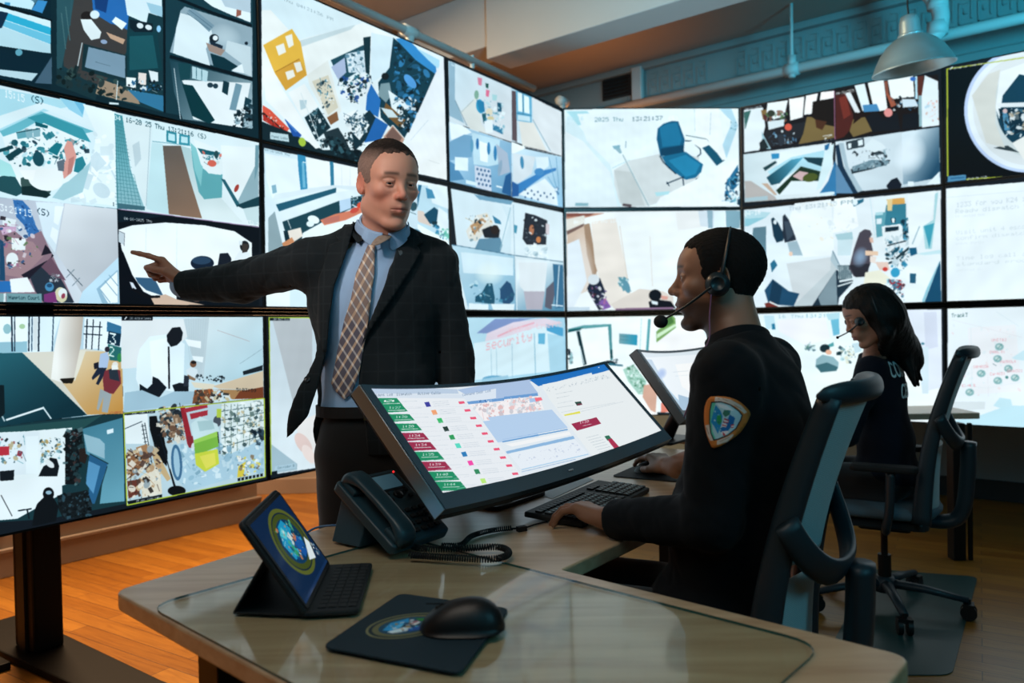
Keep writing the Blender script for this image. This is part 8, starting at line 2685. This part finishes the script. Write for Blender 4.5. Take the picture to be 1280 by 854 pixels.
for c__, s_, e_ in ((WW, -1, EW), (WW2, 1, EW2)):
    hand_field(wf, Fr(c__, (G2.x+V((0, 0, .02))), (0, 0, 1), .92), [(.2, .3, .2)]*4, spread=.8, side=s_)
vs, fs = wf.mesh(.0028); vs = laplace(vs, fs, 1, .4)
Pl = HW.loc(vs); hm = (Pl[:, 2] > -.16) & (np.linalg.norm(Pl, axis=1) < .21)
col = np.tile(np.array(s2l(hexc('#a97c68'))), (len(vs), 1)); col[hm] = skin_color(Pl[hm], '#9c715d', '#7e4442', '#1a1210', browz=.028, brow_w=.8, fem=True)
wom = obj_from('person', vs, fs, m_skinA, origin=WO, col=col)
tag(wom, 'seated person with long dark hair and a navy top lettered on the back', 'person')
eyes(HW, wom, '#2a1a12', look=(0, -.2))
Kf = Field(); Kf.ell(G2(.015, 0, .95), (.112, .165, .17), G2.A, 0); Kf.ell(G2(-.01, 0, .72), (.118, .155, .18), G2.A, .06); Kf.ell(G2(-.01, 0, .58), (.145, .18, .10), G2.A, .05)
for s_ in (-1, 1): Kf.cap(G2(.02, s_*.04, 1.065), G2(.03, s_*.15, 1.04), .052, .054, .05)
Kf.cap(G2(.025, 0, 1.05), G2(.035, 0, 1.105), .08, .058, .03); Kf.half(G2(.03, 0, 1.13), V((0, 0, 1))+G2.x*.3, .005, c=G2(.03, 0, 1.16), r=.1)
for a_, b_, c__ in ((SlW, EW, WW), (SrW, EW2, WW2)):
    Kf.cap(a_, b_, .058, .050, .03); Kf.cap(b_, c__, .048, .036, .02); Kf.half(c__-(c__-b_).normalized()*.01, (c__-b_), .003, c=c__, r=.06)
vs, fs = Kf.mesh(.005); vs = laplace(vs, fs, 2, .5); vs = folds(vs, fs, .004, 26, 51); vs = laplace(vs, fs, 1, .4)
m_nav2 = mat('deep_navy_top', '#08111e', .88, sheen=.03, spec=.2, bump=.15, bscale=500)
obj_from('top', vs, fs, m_nav2, wom, WO); bvW = bvh_of(vs, fs)
Tr = Field(); Tr.ell(G2(0, 0, .565), (.15, .18, .09), G2.A, 0)
for s_ in (-1, 1): Tr.cap(G2(.0, s_*.09, .56), G2(.39, s_*.105, .565), .086, .066, .03); Tr.cap(G2(.39, s_*.105, .555), G2(.35, s_*.104, .10), .064, .052, .02)
Tr.half(G2(0, 0, .472), (0, 0, -1), .01, c=G2(-.14, 0, .36), r=.13)
vs, fs = Tr.mesh(.007); vs = laplace(vs, fs, 1, .5); obj_from('trousers', vs, fs, m_trB, wom, WO)
for s_ in (-1, 1):
    Sh = Field(); Sh.cap(G2(.31, s_*.104, .04), G2(.475, s_*.115, .033), .037, .032, 0); Sh.half(G2(0, 0, .006), (0, 0, -1), .002, c=G2(.4, s_*.1, -.05), r=.2)
    vs, fs = Sh.mesh(.006); obj_from('shoe', vs, fs, mat('black_leather'), wom, WO)
# long hair
Hf = Field(); s_ = HW.sc
Hf.ell(HW(-.014, 0, .040), (.108*s_, .086*s_, .092*s_), HW.A, 0)
Hf.ell(HW(-.045, 0, -.02), (.075*s_, .088*s_, .09*s_), HW.A, .03)
Hf.cap(HW(-.05, 0, -.03), G2(-.075, 0, 1.12), .082, .074, .04)
Hf.cap(G2(-.070, 0, 1.13), G2(-.115, -.01, 1.075), .070, .045, .04)
for y in (-.07, -.035, 0, .035, .07): Hf.cap(G2(-.085, y, 1.12), G2(-.150+abs(y)*.3, y*1.25, 1.000-.02*(y > 0)), .032, .007, .015)
for y in (-1, 1): Hf.cap(HW(.002, y*.066, .02), HW(-.012, y*.072, -.09), .028*s_, .026*s_, .02); Hf.cap(HW(-.012, y*.070, -.09), G2(.0, y*.075, 1.10), .026, .020, .02)
o_ = np.array(HW.o); A_ = HW.A.astype(float)
def facecut(P):
    q = ((P-o_)@A_.T)/s_; x, y, z = q[..., 0], q[..., 1], q[..., 2]; ay = np.abs(y)
    d1 = np.minimum(x-(.040+.12*(z+.02)*(z > -.02)), (.064-.40*np.maximum(0, ay-.01))-z)
    return -np.minimum(d1, z+.19)*s_
Hf.fn(facecut, HW(0, 0, 0), .4, .008, 's')
vs, fs = Hf.mesh(.0035); vs = laplace(vs, fs, 1, .5); n = vnormals(vs, fs); q = HW.loc(vs)
vs = vs+n*(.0022*snoise(q*np.array([1, 1, .10]), 230, 3)+.0014*snoise(q*np.array([1, 1, .12]), 480, 8))[:, None]
m_lh = mat('long_dark_hair', '#080605', .55, spec=.25, bump=.6, bscale=260, stretch=(1, 1, .08))
obj_from('hair', vs, fs, m_lh, wom, WO)
def flat_text(t, size, bold=.004):
    cu = bpy.data.curves.new('t', 'FONT'); cu.body = t; cu.size = size; cu.align_x = 'CENTER'; cu.offset = bold*size; cu.resolution_u = 3
    o = bpy.data.objects.new('t', cu); COL.objects.link(o); bpy.context.view_layer.update(); me = bpy.data.meshes.new_from_object(o.evaluated_get(bpy.context.evaluated_depsgraph_get()))
    bm = bmesh.new(); bm.from_mesh(me); xs = [v.co.x for v in bm.verts]; ys = [v.co.y for v in bm.verts]
    for ax, lo, hi in ((0, min(xs), max(xs)), (1, min(ys), max(ys))):
        for i in range(1, 40):
            c = lo+(hi-lo)*i/40; bmesh.ops.bisect_plane(bm, geom=bm.verts[:]+bm.edges[:]+bm.faces[:], plane_co=(c, 0, 0) if ax == 0 else (0, c, 0), plane_no=(1, 0, 0) if ax == 0 else (0, 1, 0))
    vs = [(v.co.x, v.co.y) for v in bm.verts]; bm.verts.index_update(); fs = [tuple(v.index for v in f.verts) for f in bm.faces]; bm.free()
    bpy.data.objects.remove(o, do_unlink=True); bpy.data.meshes.remove(me); bpy.data.curves.remove(cu); return vs, fs
BK = Fr(G2(0, 0, 0), -G2.x)
for t_, zc, sz in (('COMMAND', 1.015, .094), ('CENTER', .925, .088)):
    tv, tf = flat_text(t_, sz); b = B(); out = []
    for (u, v) in tv:
        hit = bvW.ray_cast(BK(.6, u*.56, zc+v), -BK.x); p = (hit[0]+hit[1]*.002) if hit[0] else BK(.1, u*.72, zc+v); out.append(p-WO)
    b.add(out, tf); b.build('lettering', mat('pale_print', '#d4ecf2', .6), wom, fix=False, solid=.0015)
c_ = hpx(HW, 1075, 402, .09); q_ = HW.loc(np.array([c_]))[0]
headset('headset', 'headset with a thin straight boom worn by the long-haired woman', HW, (q_[0], q_[2]), hpx(HW, 1047, 422, .07), (.006, .006, .006), tilt=.10, cupr=.018)
